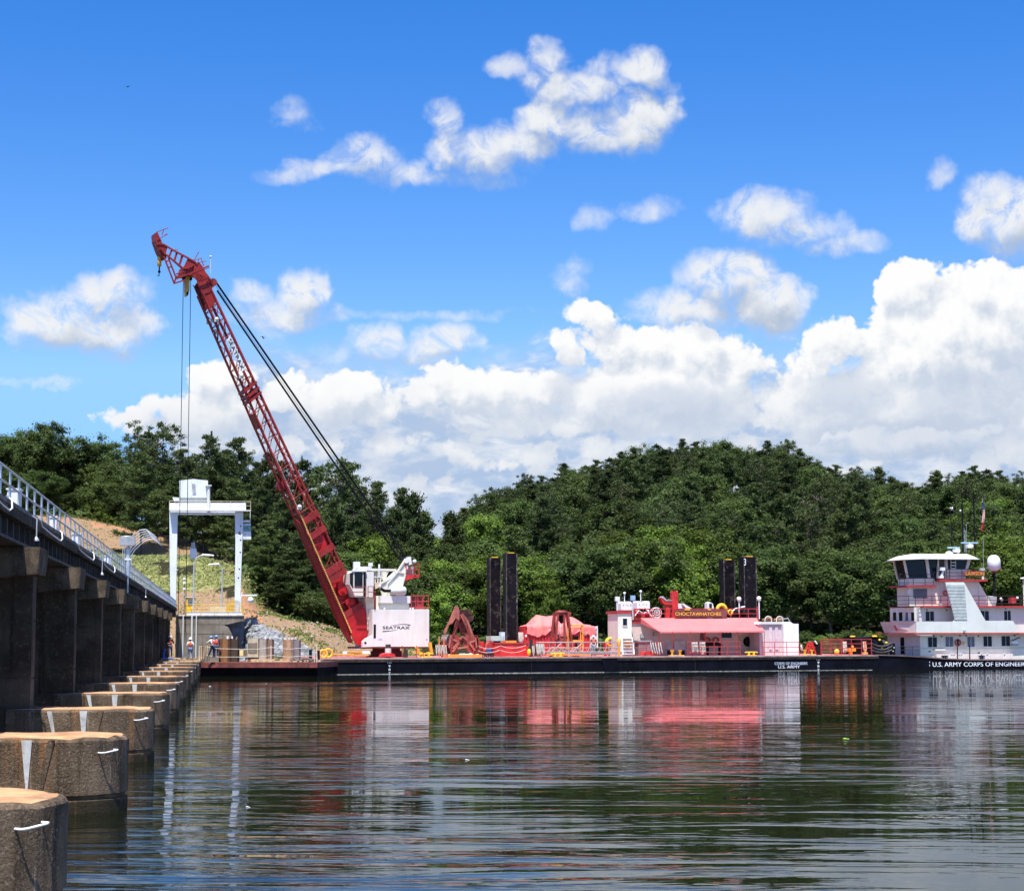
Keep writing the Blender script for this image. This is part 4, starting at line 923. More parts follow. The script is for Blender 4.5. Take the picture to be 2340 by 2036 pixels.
# boom head and fixed jib
HN, HF = BN*.75, BF*.75
def both(pts, name, m=M_RED, d=.1):
    c.part(name, KC.poly(pts, HN, d), m, boom); c.part(name, KC.poly(pts, HF-.1, d), m, boom)
both([(441, 632), (444, 606), (455, 600), (462, 607), (470, 622), (484, 640), (490, 650), (488, 656), (478, 652), (470, 640), (455, 646)], 'head_plate')
both([(446, 622), (484, 640), (488, 655), (479, 668), (463, 674), (452, 650)], 'neck_gusset', d=.09)
c.part('head_block', KC.poly([(419, 610), (443, 598), (460, 606), (464, 622), (452, 628), (420, 630), (417, 620)], HN+.15, HF-HN-.3), M_RED, boom)
for w in (HN, HF-.08):
    jp = MB(); top_ = [(353, 559), (363, 556.5), (374, 557.5), (396, 571), (421, 584), (445, 597), (450, 603)]; bot_ = [(368, 570), (376, 581), (397, 598), (418, 615), (430, 615)]
    for p_, q_ in zip(top_[:-1], top_[1:]): KC.bar((p_[0], p_[1]+1.5, w), (q_[0], q_[1]+1.5, w), .14, .13, jp)
    for p_, q_ in zip(bot_[:-1], bot_[1:]): KC.bar((p_[0], p_[1]-1.5, w), (q_[0], q_[1]-1.5, w), .14, .13, jp)
    KC.poly([(353, 559), (374, 557.5), (383, 565), (379, 580), (376, 582), (368, 570)], w, .08, jp)
    for (x0, y0, x1, y1, x2, y2, x3, y3) in ((392, 569, 395, 571, 388, 590, 384, 587), (403, 575, 407, 577, 400, 600, 396, 597), (415, 581, 420, 584, 412, 609, 408, 606), (430, 589, 450, 602, 430, 616, 418, 614)):
        KC.poly([(x0, y0), (x1, y1), (x2, y2), (x3, y3)], w, .08, jp)
    c.part('jib_plate', jp, M_RED, boom)
c.part('jib_spar', KC.poly([(354, 533), (360, 531), (373, 560), (381, 590), (374, 592), (364, 574), (355, 549)], HN+.25, HF-HN-.5), M_RED, boom)
fb = MB()
for w in (HN+.05, HF-.05):
    for a_, b_ in (((374, 585), (398, 648)), ((385, 590), (402, 634)), ((398, 648), (424, 640)), ((402, 634), (424, 628)), ((403, 627), (425, 619)), ((398, 648), (402, 634)), ((380, 598), (386, 596)), ((386, 612), (392, 609)), ((380, 582), (416, 614))):
        KC.bar((a_[0], a_[1], w), (b_[0], b_[1], w), .11, .11, fb)
for x, y in ((398, 648), (402, 634), (386, 614), (376, 590)): fb.bar(FC.p3(x, y, HN), FC.p3(x, y, HF), .1, .1)
c.part('jib_frame', fb, M_RED, boom)
c.part('head_walkway', MB().bar(FC.p3(402, 638, HN-.5), FC.p3(478, 608, HN-.5), .1, .12).bar(FC.p3(402, 632, HN-.5), FC.p3(424, 624, HN-.5), .05, .05).bar(FC.p3(440, 626, HN-.5), FC.p3(478, 612, HN-.5), .05, .05), M_RED, boom)
rr = MB()
for a_, b_ in (((357, 531), (384, 521)), ((366, 545), (382, 534)), ((370, 538), (374, 526)), ((373, 540), (382, 536)), ((443, 596), (454, 576)), ((446, 595), (459, 590)), ((459, 590), (466, 609)), ((452, 600), (454, 594)), ((395, 573), (406, 570)), ((448, 602), (470, 597))):
    KC.T([(a_[0], a_[1], HN), (b_[0], b_[1], HN)], .035, rr, 5)
c.part('head_rail', rr, M_RED, boom)
u, z = FC.px(481.5, 587, HN); c.part('wind_gauge', MB().tube([(u, HN, z), FC.p3(481.5, 626, HN)], .03, 5).ball((u, HN, z), .1, 6).bar(FC.p3(466, 610, HN), FC.p3(482, 608, HN), .04), M_GREYW, boom)
u, z = FC.px(485, 647, 0); c.part('luffing_sheave', MB().lathe([(.34, -.35), (.34, .35)], (u, 0, z), 16, 'Y'), mat('dark red sheave', (.22, .02, .02), .45), boom)
c.part('load_sheave_guard', KC.poly([(424, 626), (434, 624), (433, 664), (430, 675), (425, 677), (424, 660)], -.25, .5), mat('ochre yellow', (.62, .36, .05), .55, var=.3), boom)
c.part('sheave_cap', KC.poly([(425, 668), (431, 667), (430, 675), (427, 677)], -.28, .56), M_BLACK, boom)
c.part('sheave_axle', MB().box(FC.px(417, 640, 0)[0], FC.px(438, 640, 0)[0], -.2, .2, FC.px(425, 640, 0)[1], FC.px(425, 634, 0)[1]), M_BLACK, boom)
# luffing ropes
lr = MB(); ap = [FC.p3(914, 1279, WN+1.0), FC.p3(929, 1276, WN+3.0)]
lr.tube([FC.p3(490, 640, .25), FC.p3(929, 1276, .9)], .085, 6).tube([FC.p3(496, 664, -.35), FC.p3(914, 1279, -.3)], .08, 6).tube([FC.p3(494, 655, -.1), FC.p3(922, 1277, .3)], .018, 5)
c.part('luffing_ropes', lr, M_BLACK)
c.part('equaliser', MB().tube([FC.p3(912, 1276, -.35), FC.p3(932, 1275, 1.0)], .12, 8).bar(FC.p3(915, 1278, -.3), FC.p3(927, 1281, 0), .14).bar(FC.p3(929, 1276, .9), FC.p3(930, 1281, 1.2), .14), M_BLACK)
# load lines hang plumb from the boom head
for n_, xx in enumerate((419, 436)):
    a_ = FC.p3(xx, 634, 0.0); w_ = FC.M @ a_; zz = 1.3 if n_ == 0 else 6.0
    c.part('load_line', MB().tube([a_, (a_.x, a_.y, 1.25 if n_ == 0 else 3.5)], .028, 6), M_BLACK)
hk = Thing('auxiliary_hook', 'yellow hook block with a black ball hanging from the jib tip', 'hook', frame=FC, loc=FC.p3(364, 600, 0))
u, z1 = FC.px(364.5, 587, 0); _, z2 = FC.px(364.5, 610, 0); _, z3 = FC.px(364, 578, 0)
hk.part('weight', MB().lathe([(.05, z2), (.17, z2+.05), (.17, z1-.05), (.08, z1)], (u, 0, 0), 12), mat('ochre yellow', (.62, .36, .05)))
hk.part('line', MB().tube([(u, 0, z1), (u, 0, z3+.4)], .012, 5), M_BLACK)
hk.part('hook', MB().tube([(u, 0, z2), (u, 0, z2-.35)], .06, 8).ball((u, 0, z2-.42), .12, 8).tube([(u, 0, z2-.5), (u-.02, 0, z2-.72)], .035, 6).torus((u-.06, 0, z2-.72), .07, .025, 'Y', 10, 5, -200, 60), M_BLACK)
# ------------------------------------------------------------------ things on the crane barge
def T_(name, lab, cat, x, w, group=None, z=ZD): return Thing(name, lab, cat, group, FB, KB.base(x, w, z))
# container under a tarpaulin
W1 = 9.0
t = T_('container', 'red corrugated container with its load covered by a faded tarpaulin', 'container', 1270, W1)
u0, zt_ = FB.px(1198, 1431, W1); u1, _ = FB.px(1347, 1429, W1)
cm = MB(); cm.box(u0, u1, W1, W1+2.6, ZD, zt_)
q = u0+.25
while q < u1-.25: cm.prism([(q, W1, ZD+.12), (q, W1, zt_-.1), (q+.14, W1, zt_-.1), (q+.14, W1, ZD+.12)], (0, -.06, 0)); q += .28
t.part('body', cm, M_CONT)
fr = MB()
for uu in (u0-.02, u1-.1): fr.box(uu, uu+.12, W1-.09, W1, ZD, zt_+.02)
fr.box(u0, u1, W1-.09, W1, zt_-.1, zt_+.02).box(u0, u1, W1-.09, W1, ZD, ZD+.1); t.part('frame', fr, M_REDD)
nb = MB(); KB.B(1200, 1450, 1204, 1455, W1-.1, .02, nb); KB.B(1335, 1447, 1341, 1452, W1-.1, .02, nb); t.part('plate', nb, M_WHITE)
def sheet(f, nu, nv): 
    mb = MB(); V = [f(i/nu, j/nv) for j in range(nv+1) for i in range(nu+1)]
    mb.add(V, [(j*(nu+1)+i, j*(nu+1)+i+1, (j+1)*(nu+1)+i+1, (j+1)*(nu+1)+i) for j in range(nv) for i in range(nu)], True); return mb
prof = [(1194, 1436), (1199, 1428), (1206, 1427), (1215, 1414), (1224, 1406.5), (1230, 1405), (1240, 1408), (1262, 1407.5), (1290, 1407), (1308, 1409.5), (1318, 1415), (1328, 1425), (1340, 1427.5), (1347, 1429), (1349, 1436)]
pz = [FB.px(x, y, W1+1.2) for x, y in prof]; pu = [a for a, b in pz]; pzz = [b for a, b in pz]
def tarp(a, b):
    u = pu[0]+(pu[-1]-pu[0])*a; zt2 = float(np.interp(u, pu, pzz)); hang = zt_-.45-.4*abs(math.sin(a*7.3+.6))-.35*abs(noise.noise(Vector((a*9, 2, 0))))
    n = noise.fractal(Vector((a*11, b*5, 0)), 1, 2, 4)*.09+.05*abs(math.sin(a*23+b*4))*max(0, (.45-b))*3
    if b < .22: w = W1-.13; z = hang+(zt_-hang)*b/.22
    elif b < .5: f = (b-.22)/.28; w = W1-.13+1.3*f; z = zt_+(zt2-zt_)*math.sin(f*math.pi/2)
    elif b < .78: f = (b-.5)/.28; w = W1+1.17+1.5*f; z = zt2-(zt2-zt_)*(1-math.cos(f*math.pi/2))
    else: f = (b-.78)/.22; w = W1+2.73; z = zt_-.6*f
    return (u, w-abs(n)*1.0, z+n*.7)
t.part('tarpaulin', sheet(tarp, 90, 26), M_TARP)
t.part('strap', MB().tube([tarp(.205+.012*math.sin(i), .0+i*.05) for i in range(1, 12)], .03, 5), mat('orange strap', (.8, .35, .1)))
t = T_('louvre_panel', 'white louvred cabinet behind the right end of the red container', 'cabinet', 1358, 11.0)
t.part('body', KB.B(1348, 1431, 1366, 1478, 11, 1.0), M_WHITE)
lv = MB(); [lv.prism([FB.p3(1349, y, 10.98), FB.p3(1364, y, 10.98), FB.p3(1364, y+1.4, 10.9), FB.p3(1349, y+1.4, 10.9)], (0, .02, 0)) for y in (1434, 1437, 1440, 1443, 1446)]
t.part('louvres', lv, mat('grey slats', (.4, .42, .46), .5)); t.part('end_post', KB.B(1363.5, 1430, 1366.5, 1480, 10.9, .1), M_WHITE)
# clamshell bucket
WC = 3.6
t = T_('clamshell_bucket', 'rusty oxide red clamshell bucket standing open on the deck', 'clamshell bucket', 1050, WC)
K2 = KB
lf = MB()
for w in (WC-.9, WC+1.0):
    K2.poly([(1036, 1395), (1040, 1385), (1048, 1387), (1050, 1397), (1049, 1418), (1042, 1411), (1034, 1424), (1026, 1428), (1019, 1447), (1015, 1449), (1014, 1444), (1027, 1417)], w, .12, lf); t.part('left_arm', lf, M_BUCKL); lf = MB()
rt = MB()
for w in (WC-.9, WC+1.0): K2.poly([(1052, 1405), (1059, 1403), (1071, 1419), (1083, 1453), (1085, 1460), (1080, 1462), (1073, 1447), (1064, 1430)], w, .14, rt); t.part('right_arm', rt, M_BUCKL); rt = MB()
K2.bar((1050, 1398, WC), (1040, 1445, WC), .2, .3, mb := MB()); K2.bar((1052, 1404, WC-.5), (1036, 1449, WC-.5), .16, .2, mb); K2.bar((1056, 1402, WC-.8), (1074, 1452, WC-.8), .2, .22, mb)
K2.bar((1054, 1402, WC+.6), (1066, 1446, WC+.6), .22, .3, mb); K2.bar((1053, 1412, WC+.2), (1062, 1450, WC+.2), .5, .5, mb); t.part('inner_frame', mb, M_BUCK)
hd = MB(); p = FB.p3(1043, 1387, WC); hd.torus(p+Vector((0, 0, .1)), .2, .07, 'Y', 14, 6).torus(p+Vector((-.25, 0, -.15)), .14, .05, 'X', 12, 6).torus(p+Vector((.25, 0, -.1)), .14, .05, 'X', 12, 6).box(p.x-.25, p.x+.28, WC-.4, WC+.4, p.z-.35, p.z-.1)
t.part('shackle', hd, M_BLACK)
sh = MB(); p = FB.p3(1057, 1404, WC); 
for dx, dz, r in ((0, 0, .42), (.35, .12, .34), (-.3, .12, .33), (.55, -.3, .3)): sh.lathe([(r, -.5), (r, .5)], (p.x+dx, WC, p.z+dz), 14, 'Y')
t.part('sheaves', sh, mat('very dark oxide', (.07, .02, .015), .6, var=.4))
jw = MB()
for (pts) in ([(1030, 1450), (1045, 1449), (1056, 1459), (1052, 1480), (1040, 1491), (1031, 1496), (1027, 1480), (1027, 1462)], [(1082, 1452), (1068, 1450), (1057, 1459), (1060, 1480), (1072, 1490), (1084, 1496), (1088, 1482), (1086, 1462)]):
    K2.poly(pts, WC-1.1, .12, jw); K2.poly(pts, WC+1.1, .12, jw)
    a, b, c2 = pts[-1], pts[-2], pts[-3]
    for (p, q) in ((pts[0], pts[-1]), (pts[-1], pts[-2]), (pts[-2], pts[-3])): jw.bar(FB.p3(p[0], p[1], WC+.05)+Vector((0, 0, 0)), FB.p3(q[0], q[1], WC+.05), .1, 2.3, (0, 1, 0))
t.part('jaws', jw, M_BUCK)
tr = MB()
for a, b in (((1036, 1461), (1049, 1468)), ((1034, 1490), (1049, 1468)), ((1036, 1482), (1047, 1466)), ((1085, 1464), (1072, 1468)), ((1072, 1468), (1085, 1486)), ((1030, 1452), (1026, 1480)), ((1086, 1456), (1089, 1480)), ((1045, 1481), (1068, 1478)), ((1050, 1460), (1058, 1454)), ((1058, 1454), (1066, 1462))):
    K2.bar((a[0], a[1], WC-1.2), (b[0], b[1], WC-1.2), .13, .14, tr)
t.part('stiffening_bars', tr, M_BUCKL)
u, z = FB.px(1023, 1461, WC+.6)
t = T_('cable_drum', 'grey cylindrical drum beside the clamshell bucket', 'drum', 1023, WC+.4)
t.part('shell', MB().lathe([(.42, WC-.4), (.42, WC+1.3)], (u, 0, z), 20, 'Y').box(u-.35, u+.42, WC-.4, WC+1.3, z-.42, z+.42), mat('dull aluminium', (.48, .46, .46), .4, .5))
t.part('stand', MB().box(u-.4, u-.3, WC-.3, WC+1.2, ZD, z).box(u+.3, u+.4, WC-.3, WC+1.2, ZD, z), M_BUCK)
for n_, (x0, x1) in enumerate(((1002, 1005), (1013, 1016))):
    u, z = FB.px(x0+1.5, 1454, 2.2); single('stanchion', MB().tube([(u, 2.2, ZD), (u, 2.2, z)], .05, 8), mat('orange rust post', (.62, .25, .09), .6), 'orange brown post %s the clamshell bucket' % ['farther left of', 'just left of'][n_], 'post', 'posts by the clamshell bucket', FB)
# white sacks under the bucket
rs = random.Random(3)
def sacks(lab, x0, x1, n, w, r=.22):
    mb = MB(); 
    for i in range(n):
        u = FB.px(x0+(x1-x0)*i/max(1, n-1), 1493, w)[0]; mb.ball((u, w+rs.uniform(-.15, .15), ZD+r*.62), r*rs.uniform(.85, 1.15), 8, .62)
    return single('sandbag', mb, M_WHTC, lab, 'bag', 'white bags by the clamshell bucket', FB)
for i, x in enumerate((1053, 1060, 1067, 1074)): sacks('white bag below the clamshell jaws, %s of four from the left' % ['first', 'second', 'third', 'fourth'][i], x, x, 1, 1.6, .25)
sacks('small white bag between the rope hank and the bucket', 1026, 1026, 1, 1.4, .22); sacks('white bag at the right foot of the clamshell bucket', 1092, 1092, 1, 1.5, .22)
single('deck_pad', KB.B(1024, 1495.5, 1102, 1499, 1.0, 1.2, zb=ZD), M_ORG, 'long orange pad on the deck edge below the bucket', 'pad', frame=FB)
def hank(lab, x0, x1, y0, y1, w, n, seed, m=M_ROPE, thick=.035):
    r = random.Random(seed); u0, zt2 = FB.px(x0, y0, w); u1, zb = FB.px(x1, y1, w); zb = max(zb, ZD+.03)
    t = Thing('rope_hank', lab, 'rope', 'rope hanks hung along the deck', FB, ((u0+u1)/2, w, zb))
    mb = MB()
    for i in range(n):
        a = u0+(u1-u0)*(i+.3)/n; wd = (u1-u0)/n*r.uniform(.5, 1.1); dp = (zt2-zb)*r.uniform(.75, 1.0)
        pts = [(a-wd*.5+ (wd*.5-wd*.5*math.cos(math.pi*2*k/16))*1.0, w-.05-.1*math.sin(math.pi*k/8)*r.uniform(.2, 1), zt2-dp*(.5-.5*math.cos(2*math.pi*k/16))**.6) for k in range(17)]
        mb.tube(pts, thick, 6)
    t.part('coils', mb, m)
    t.part('hanger', MB().tube([(u0-.05, w, zt2), (u1+.05, w, zt2)], .03, 6).tube([((u0+u1)/2, w+.03, ZD), ((u0+u1)/2, w+.03, zt2)], .035, 6), M_RAILR)
hank('white rope hank left of the clamshell bucket', 996, 1022, 1474, 1499, .9, 7, 1); hank('tall thin pale rope hank right of the low red tank', 1217, 1222, 1476, 1499, .6, 2, 2)
hank('wide white rope hank at the left end of the aluminium gangway', 1226, 1245, 1471, 1499, .6, 7, 3)
hank('cream rope hank with big loops beside the red capstan', 1487, 1515, 1468, 1494, .7, 5, 5, thick=.045); hank('white rope hank on the red rail, left of the pair', 1581, 1595, 1467, 1492, .7, 8, 6); hank('white rope hank on the red rail, right of the pair', 1599, 1612, 1467, 1497, .7, 8, 7)
hank('pale rope hank by the brown mesh fence', 1926, 1935, 1466, 1491, 3, 5, 8); hank('pale rope hank behind the red container on the barge', 1185, 1196, 1445, 1470, 8.2, 6, 9); hank('small rope hank at the right end of the white generator house', 1829, 1833, 1473, 1487, 3, 3, 10)
hank('rope hank on the orange stand near the black workboat', 1972, 1980, 1466, 1488, 3, 4, 12)
# low red tank
t = T_('low_red_tank', 'low bright red steel tank on the deck with sagging chains in front', 'tank', 1170, 1.8)
t.part('body', KB.poly([(1133, 1470), (1204, 1469), (1207, 1472), (1207, 1499), (1131, 1499), (1131, 1473)], 1.8, 2.4), M_REDD)
t.part('edge', KB.B(1131, 1468.5, 1207, 1471, 1.74, 2.5), M_TRIM)
pd = KB.B(1156, 1463.5, 1180, 1468.5, 2.2, 1.2); t.part('orange_pad', pd, M_ORG)
def chain_mb(x0, x1, y0, y1, sag, w, r=.02):
    return MB().tube([FB.p3(x0+(x1-x0)*i/10, y0+(y1-y0)*i/10+sag*4*(i/10)*(1-i/10), w) for i in range(11)], r, 5)
for n_, (a, b, c2, d, s_) in enumerate(((1143, 1202, 1475, 1474, 6), (1143, 1202, 1485, 1483, 7), (1093, 1142, 1476, 1476, 6), (1093, 1142, 1487, 1485, 5))):
    single('sagging_chain', chain_mb(a, b, c2, d, s_, 1.2), M_ROPE, ['upper chain sagging in front of the low red tank', 'lower chain sagging in front of the low red tank', 'upper chain sagging left of the low red tank', 'lower chain sagging left of the low red tank'][n_], 'chain', 'chains along the deck edge', FB)
for n_, x in enumerate((1082, 1143, 1202)):
    u, z = FB.px(x, 1472, 1.2); single('chain_post', MB().tube([(u, 1.2, ZD), (u, 1.2, z)], .03, 6), M_REDD, ['thin chain post right of the clamshell bucket', 'thin chain post at the left end of the low red tank', 'thin chain post at the right end of the low red tank'][n_], 'post', 'posts of the deck chain', FB)
# red winch and engine between the bucket and the tank
t = T_('deck_winch', 'bright red deck winch between the clamshell bucket and the low tank', 'winch', 1110, 3.0)
mb = MB(); KB.B(1090, 1466, 1106, 1494, 3.2, 1.0, mb); KB.B(1108, 1470, 1124, 1490, 3.0, .6, mb)
for x, y in ((1094, 1469), (1094, 1475), (1099, 1469), (1099, 1475), (1094, 1481), (1099, 1481)):
    u, z = FB.px(x, y, 3.1); mb.lathe([(.12, -.1), (.12, .12)], (u, 3.1, z), 10, 'Y')
t.part('engine', mb, M_REDD)
u, z = FB.px(1121, 1474, 2.8); dr = MB().lathe([(.34, -.3), (.34, -.24), (.2, -.2), (.2, .2), (.34, .24), (.34, .3)], (u, 2.8, z), 16, 'Y'); t.part('drum', dr, M_TRIM)
t.part('arms', KB.bar((1108, 1490, 2.7), (1113, 1463, 2.7), .08, .1, KB.bar((1116, 1490, 2.7), (1113, 1463, 2.7), .08, .1, KB.bar((1104, 1484, 2.6), (1126, 1482, 2.6), .1, .1))), mat('pink red paint', (.62, .16, .14), .5))
t.part('motor', KB.B(1112, 1481, 1124, 1491, 2.5, .4), mat('blue motor', (.03, .07, .25), .5))
for n_, x in enumerate((1105, 1114, 1124)): 
    u, z = FB.px(x, 1495, 1.3); tt2 = Thing('fender_tyre', 'small black tyre on the deck below the red winch, %s of three' % ['left', 'middle', 'right'][n_], 'tyre', 'tyres below the red winch', FB, (u, 1.3, ZD)); tt2.part('rubber', MB().torus((u, 1.3, ZD+.15), .13, .06, 'Y', 14, 7), M_TIRE)
# small boxes behind
t = T_('pale_green_box', 'pale green flat box below the left spud', 'box', 1136, 6.0); t.part('body', KB.B(1122, 1453, 1150, 1464, 6, 1.5), mat('pale green paint', (.45, .55, .48), .5)); t.part('legs', KB.B(1124, 1464, 1127, 1485, 6, .1, KB.B(1145, 1464, 1148, 1485, 6, .1), zb=ZD), M_GREY)
t = T_('blue_white_cabinet', 'small pale blue cabinet between the two left spuds', 'cabinet', 1151, 7.0); t.part('body', KB.B(1145, 1444, 1154, 1464, 7, .6), mat('pale blue paint', (.50, .60, .75), .5)); t.part('panel', KB.B(1147, 1454, 1152, 1462, 6.97, .03), M_BLUEG)
t.part('legs', KB.B(1146, 1464, 1153, 1490, 7.1, .3, zb=ZD), M_GREY)
t = T_('rubber_fender', 'black rubber fender stood on end at the right of the low red tank', 'fender', 1214, 1.9); mb = MB(); KB.vc(1210, 1217, 1461, 2.2, ZD, mb); t.part('body', mb, M_TIRE)
u, z = FB.px(1209, 1490, 1.2)
t = Thing('yellow_float', 'small oval yellow float hung at the corner of the low red tank', 'float', frame=FB, loc=(u, 1.2, ZD)); t.part('body', MB().ball((u, 1.2, z), .17, 10, 1.7), M_YEL)
t = T_('rusty_drum_heap', 'dark drum lying behind the black rubber fender', 'drum', 1221, 5); u, z = FB.px(1219, 1468, 5); t.part('body', MB().lathe([(.38, u-.6), (.38, u+.9)], (0, 5, ZD+.7), 16, 'X').box(u-.4, u+.7, 4.8, 5.2, ZD, ZD+.5), mat('dark brown', (.06, .025, .02), .7))
# second bucket: a grab hung from a frame of legs
t = T_('orange_peel_grab', 'dark red grab with long upright arms standing before the tarpaulin', 'grab', 1285, 4.6)
mb = MB()
for (a, b, w) in (((1266, 1403), (1259, 1465), 4.2), ((1275, 1404), (1270, 1462), 3.8), ((1289, 1404), (1291, 1466), 3.8), ((1298, 1404), (1306, 1464), 4.2), ((1268, 1403), (1266, 1456), 5.4), ((1294, 1403), (1302, 1458), 5.4)):
    KB.bar((a[0], a[1], w), (b[0], b[1], w), .16, .2, mb)
t.part('arms', mb, M_BUCK)
p = FB.p3(1283, 1401, 4.6); t.part('head', MB().lathe([(.3, -.1), (.6, -.02), (.62, .12), (.3, .25)], p, 14).box(p.x-.7, p.x+.75, 4.2, 5.0, p.z-.18, p.z+.02).torus(p+Vector((-.4, -.3, -.05)), .12, .05, 'Y', 10, 5).torus(p+Vector((.3, -.3, -.05)), .12, .05, 'Y', 10, 5).torus(p+Vector((.62, -.3, -.05)), .12, .05, 'Y', 10, 5), M_BUCK)
t.part('counterweight', MB().lathe([(.05, -.95), (.3, -.6), (.34, -.25), (.3, 0)], p, 12), M_BLACK)
t.part('wire_bundle', KB.T([(1282, 1424, 4.4), (1280, 1440, 4.4), (1279, 1457, 4.4)], .05), M_ROPE)
tn = MB()
for i, (x0, x1) in enumerate(((1262, 1254), (1276, 1272), (1288, 1296), (1303, 1310))):
    for w in (3.9, 5.4): KB.bar((x0, 1464, w), ((x0+x1)/2-2, 1474, w), .3, .12, tn); KB.bar(((x0+x1)/2-2, 1474, w), (x1, 1484, w), .26, .1, tn)
KB.B(1274, 1458, 1291, 1470, 4.2, .9, tn); t.part('tines', tn, M_BUCK)
for n_, x in enumerate((1264, 1277, 1288, 1316)):
    u, z = FB.px(x, 1480, 3.4); single('tractor_tyre', MB().torus((u, 3.4, ZD+.36), .38, .13, 'Y', 18, 8, 0, 360, .9), mat('pinkish brown rubber', (.36, .12, .09), .8, var=.3), 'faded brown tyre leaning below the grab, %s from the left' % ['first', 'second', 'third', 'fourth'][n_], 'tyre', 'faded tyres below the grab', FB)
t = T_('steel_cage', 'tall open yellow steel cage beside the grab', 'cage', 1316, 4.6)
mb = MB()
for x in (1298, 1332): KB.T([(x, 1428, 4.6), (x, 1491, 4.6)], .06, mb, 6)
for x in (1301, 1327): KB.T([(x, 1433, 6.0), (x, 1480, 6.0)], .05, mb, 6)
KB.T([(1298, 1428, 4.6), (1332, 1428, 4.6)], .06, mb, 6); KB.T([(1301, 1433, 6.0), (1327, 1433, 6.0)], .05, mb, 6); KB.T([(1332, 1428, 4.6), (1327, 1433, 6.0)], .05, mb, 6); KB.T([(1298, 1428, 4.6), (1301, 1433, 6.0)], .05, mb, 6)
t.part('tubes', mb, mat('orange yellow paint', (.85, .36, .04), .5)); t.part('tray', KB.B(1310, 1462, 1332, 1467, 4.7, 1.2), MATS['orange yellow paint'])
t.part('generator', KB.B(1313, 1453, 1322, 1462, 5.0, .6), M_BLACK)
# gangway truss
t = T_('gangway', 'aluminium truss gangway lying along the deck', 'gangway', 1330, 2.6)
M_ALU = mat('dull aluminium rail', (.50, .44, .42), .45, .4)
ur0 = 1226; ur1 = 1412
for w in (2.2, 3.4):
    mb = MB(); 
    for y in (1467.5, 1480, 1489): KB.T([(ur0, y, w), (ur1, y, w)], .035 if y != 1467.5 else .05, mb, 6)
    x = ur0+30
    while x < ur1-8: KB.T([(x, 1480, w), (x-5, 1489, w)], .025, mb, 5); KB.T([(x+4, 1480, w), (x+9, 1489, w)], .02, mb, 5); KB.T([(x, 1467.5, w), (x, 1480, w)], .022, mb, 5); x += 13
    for a in (1308, 1260): KB.T([(a+24, 1468, w), (a, 1489, w)], .03, mb, 5)
    t.part('side_truss', mb, M_ALU)
t.part('deck_plate', KB.B(ur0+24, 1489, ur1, 1491, 2.2, 1.25), M_GREY)
t.part('ramp', KB.poly([(1250, 1490), (1430, 1489), (1436, 1495), (1250, 1494)], 2.1, .1), mat('grey ramp', (.22, .21, .22), .6))
single('mooring_boom', KB.T([(1248, 1496.3, 1.2), (1350, 1496.6, 1.2)], .06), mat('orange rail pipe', (.65, .26, .06), .5), 'long orange pipe lying on the deck below the gangway', 'pipe', frame=FB)
def cleat(lab, x0, x1, y, w, group='yellow cleats and bollards'):
    u0, z = FB.px(x0, y, w); u1, _ = FB.px(x1, y, w)
    t = Thing('deck_cleat', lab, 'cleat', group, FB, ((u0+u1)/2, w, ZD)); L = u1-u0
    t.part('horn', MB().tube([(u0, w, z-.02), (u0+L*.2, w, z), (u1-L*.2, w, z), (u1, w, z-.02)], .055, 8), M_YEL)
    t.part('foot', MB().box(u0+L*.25, u0+L*.36, w-.1, w+.1, ZD, z).box(u1-L*.36, u1-L*.25, w-.1, w+.1, ZD, z).box(u0+L*.12, u1-L*.12, w-.2, w+.2, ZD, ZD+.05), M_YEL)
cleat('yellow cleat on the deck below the gangway', 1258, 1290, 1492.5, .8); cleat('yellow cleat on the deck edge right of the dining awning', 1702, 1731, 1490, .8); cleat('yellow cleat by the white rope hanks under the crane house', 958, 990, 1493.5, 1.0)
def bollard(lab, xs, y, w):
    us = [FB.px(x, y, w) for x in xs]
    t = Thing('bollard', lab, 'bollard', 'yellow cleats and bollards', FB, ((us[0][0]+us[-1][0])/2, w, ZD))
    for u, z in us: t.part('post', MB().lathe([(.10, ZD), (.10, z-.12), (.17, z-.1), (.17, z)], (u, w, 0), 14), M_YEL)
    t.part('base', MB().box(us[0][0]-.3, us[-1][0]+.3, w-.25, w+.25, ZD, ZD+.08), mat('worn yellow base', (.66, .45, .2), .7, var=.3))
bollard('double yellow bollard in front of the deckhouse', (1536, 1554), 1485.5, .8); bollard('double yellow bollard right of the white generator house', (1839, 1855), 1484, 1.5); bollard('yellow bollard by the orange braces at the crane house', (961, 979), 1489, 1.2)
# orange life rings and cables at the left end
for n_, (x, y, r) in enumerate(((739, 1488, .30), (750, 1492, .34))):
    u, z = FB.px(x, y, 2+n_*.5); single('life_ring', MB().torus((u, 2+n_*.5, ZD+.05+r), r, .10, 'Y', 24, 8), mat('orange ring', (.90, .42, .05), .5), ['orange life ring at the left end of the barge, farther one', 'orange life ring at the left end of the barge, nearer one'][n_], 'life ring', 'orange rings at the barge end', FB)
t = T_('orange_barrier', 'orange pole barrier with white ends in front of the crane base', 'barrier', 813, 2.2)
mb = MB(); KB.T([(792, 1489, 2.2), (845, 1491, 2.2)], .07, mb); KB.T([(762, 1495, 1.6), (842, 1497.5, 1.6)], .05, mb); t.part('pole', mb, M_ORG)
t.part('end_board', KB.B(828, 1487, 845, 1494, 2.0, .06, KB.B(784, 1488, 793, 1494, 2.0, .06)), M_WHITE)
single('deck_hatch', KB.poly([(872, 1500), (876, 1494), (884, 1492), (895, 1492), (902, 1495), (904, 1500)], 1.0, 1.2), M_REDD, 'bright red low hatch in front of the crane pedestal', 'hatch', frame=FB)
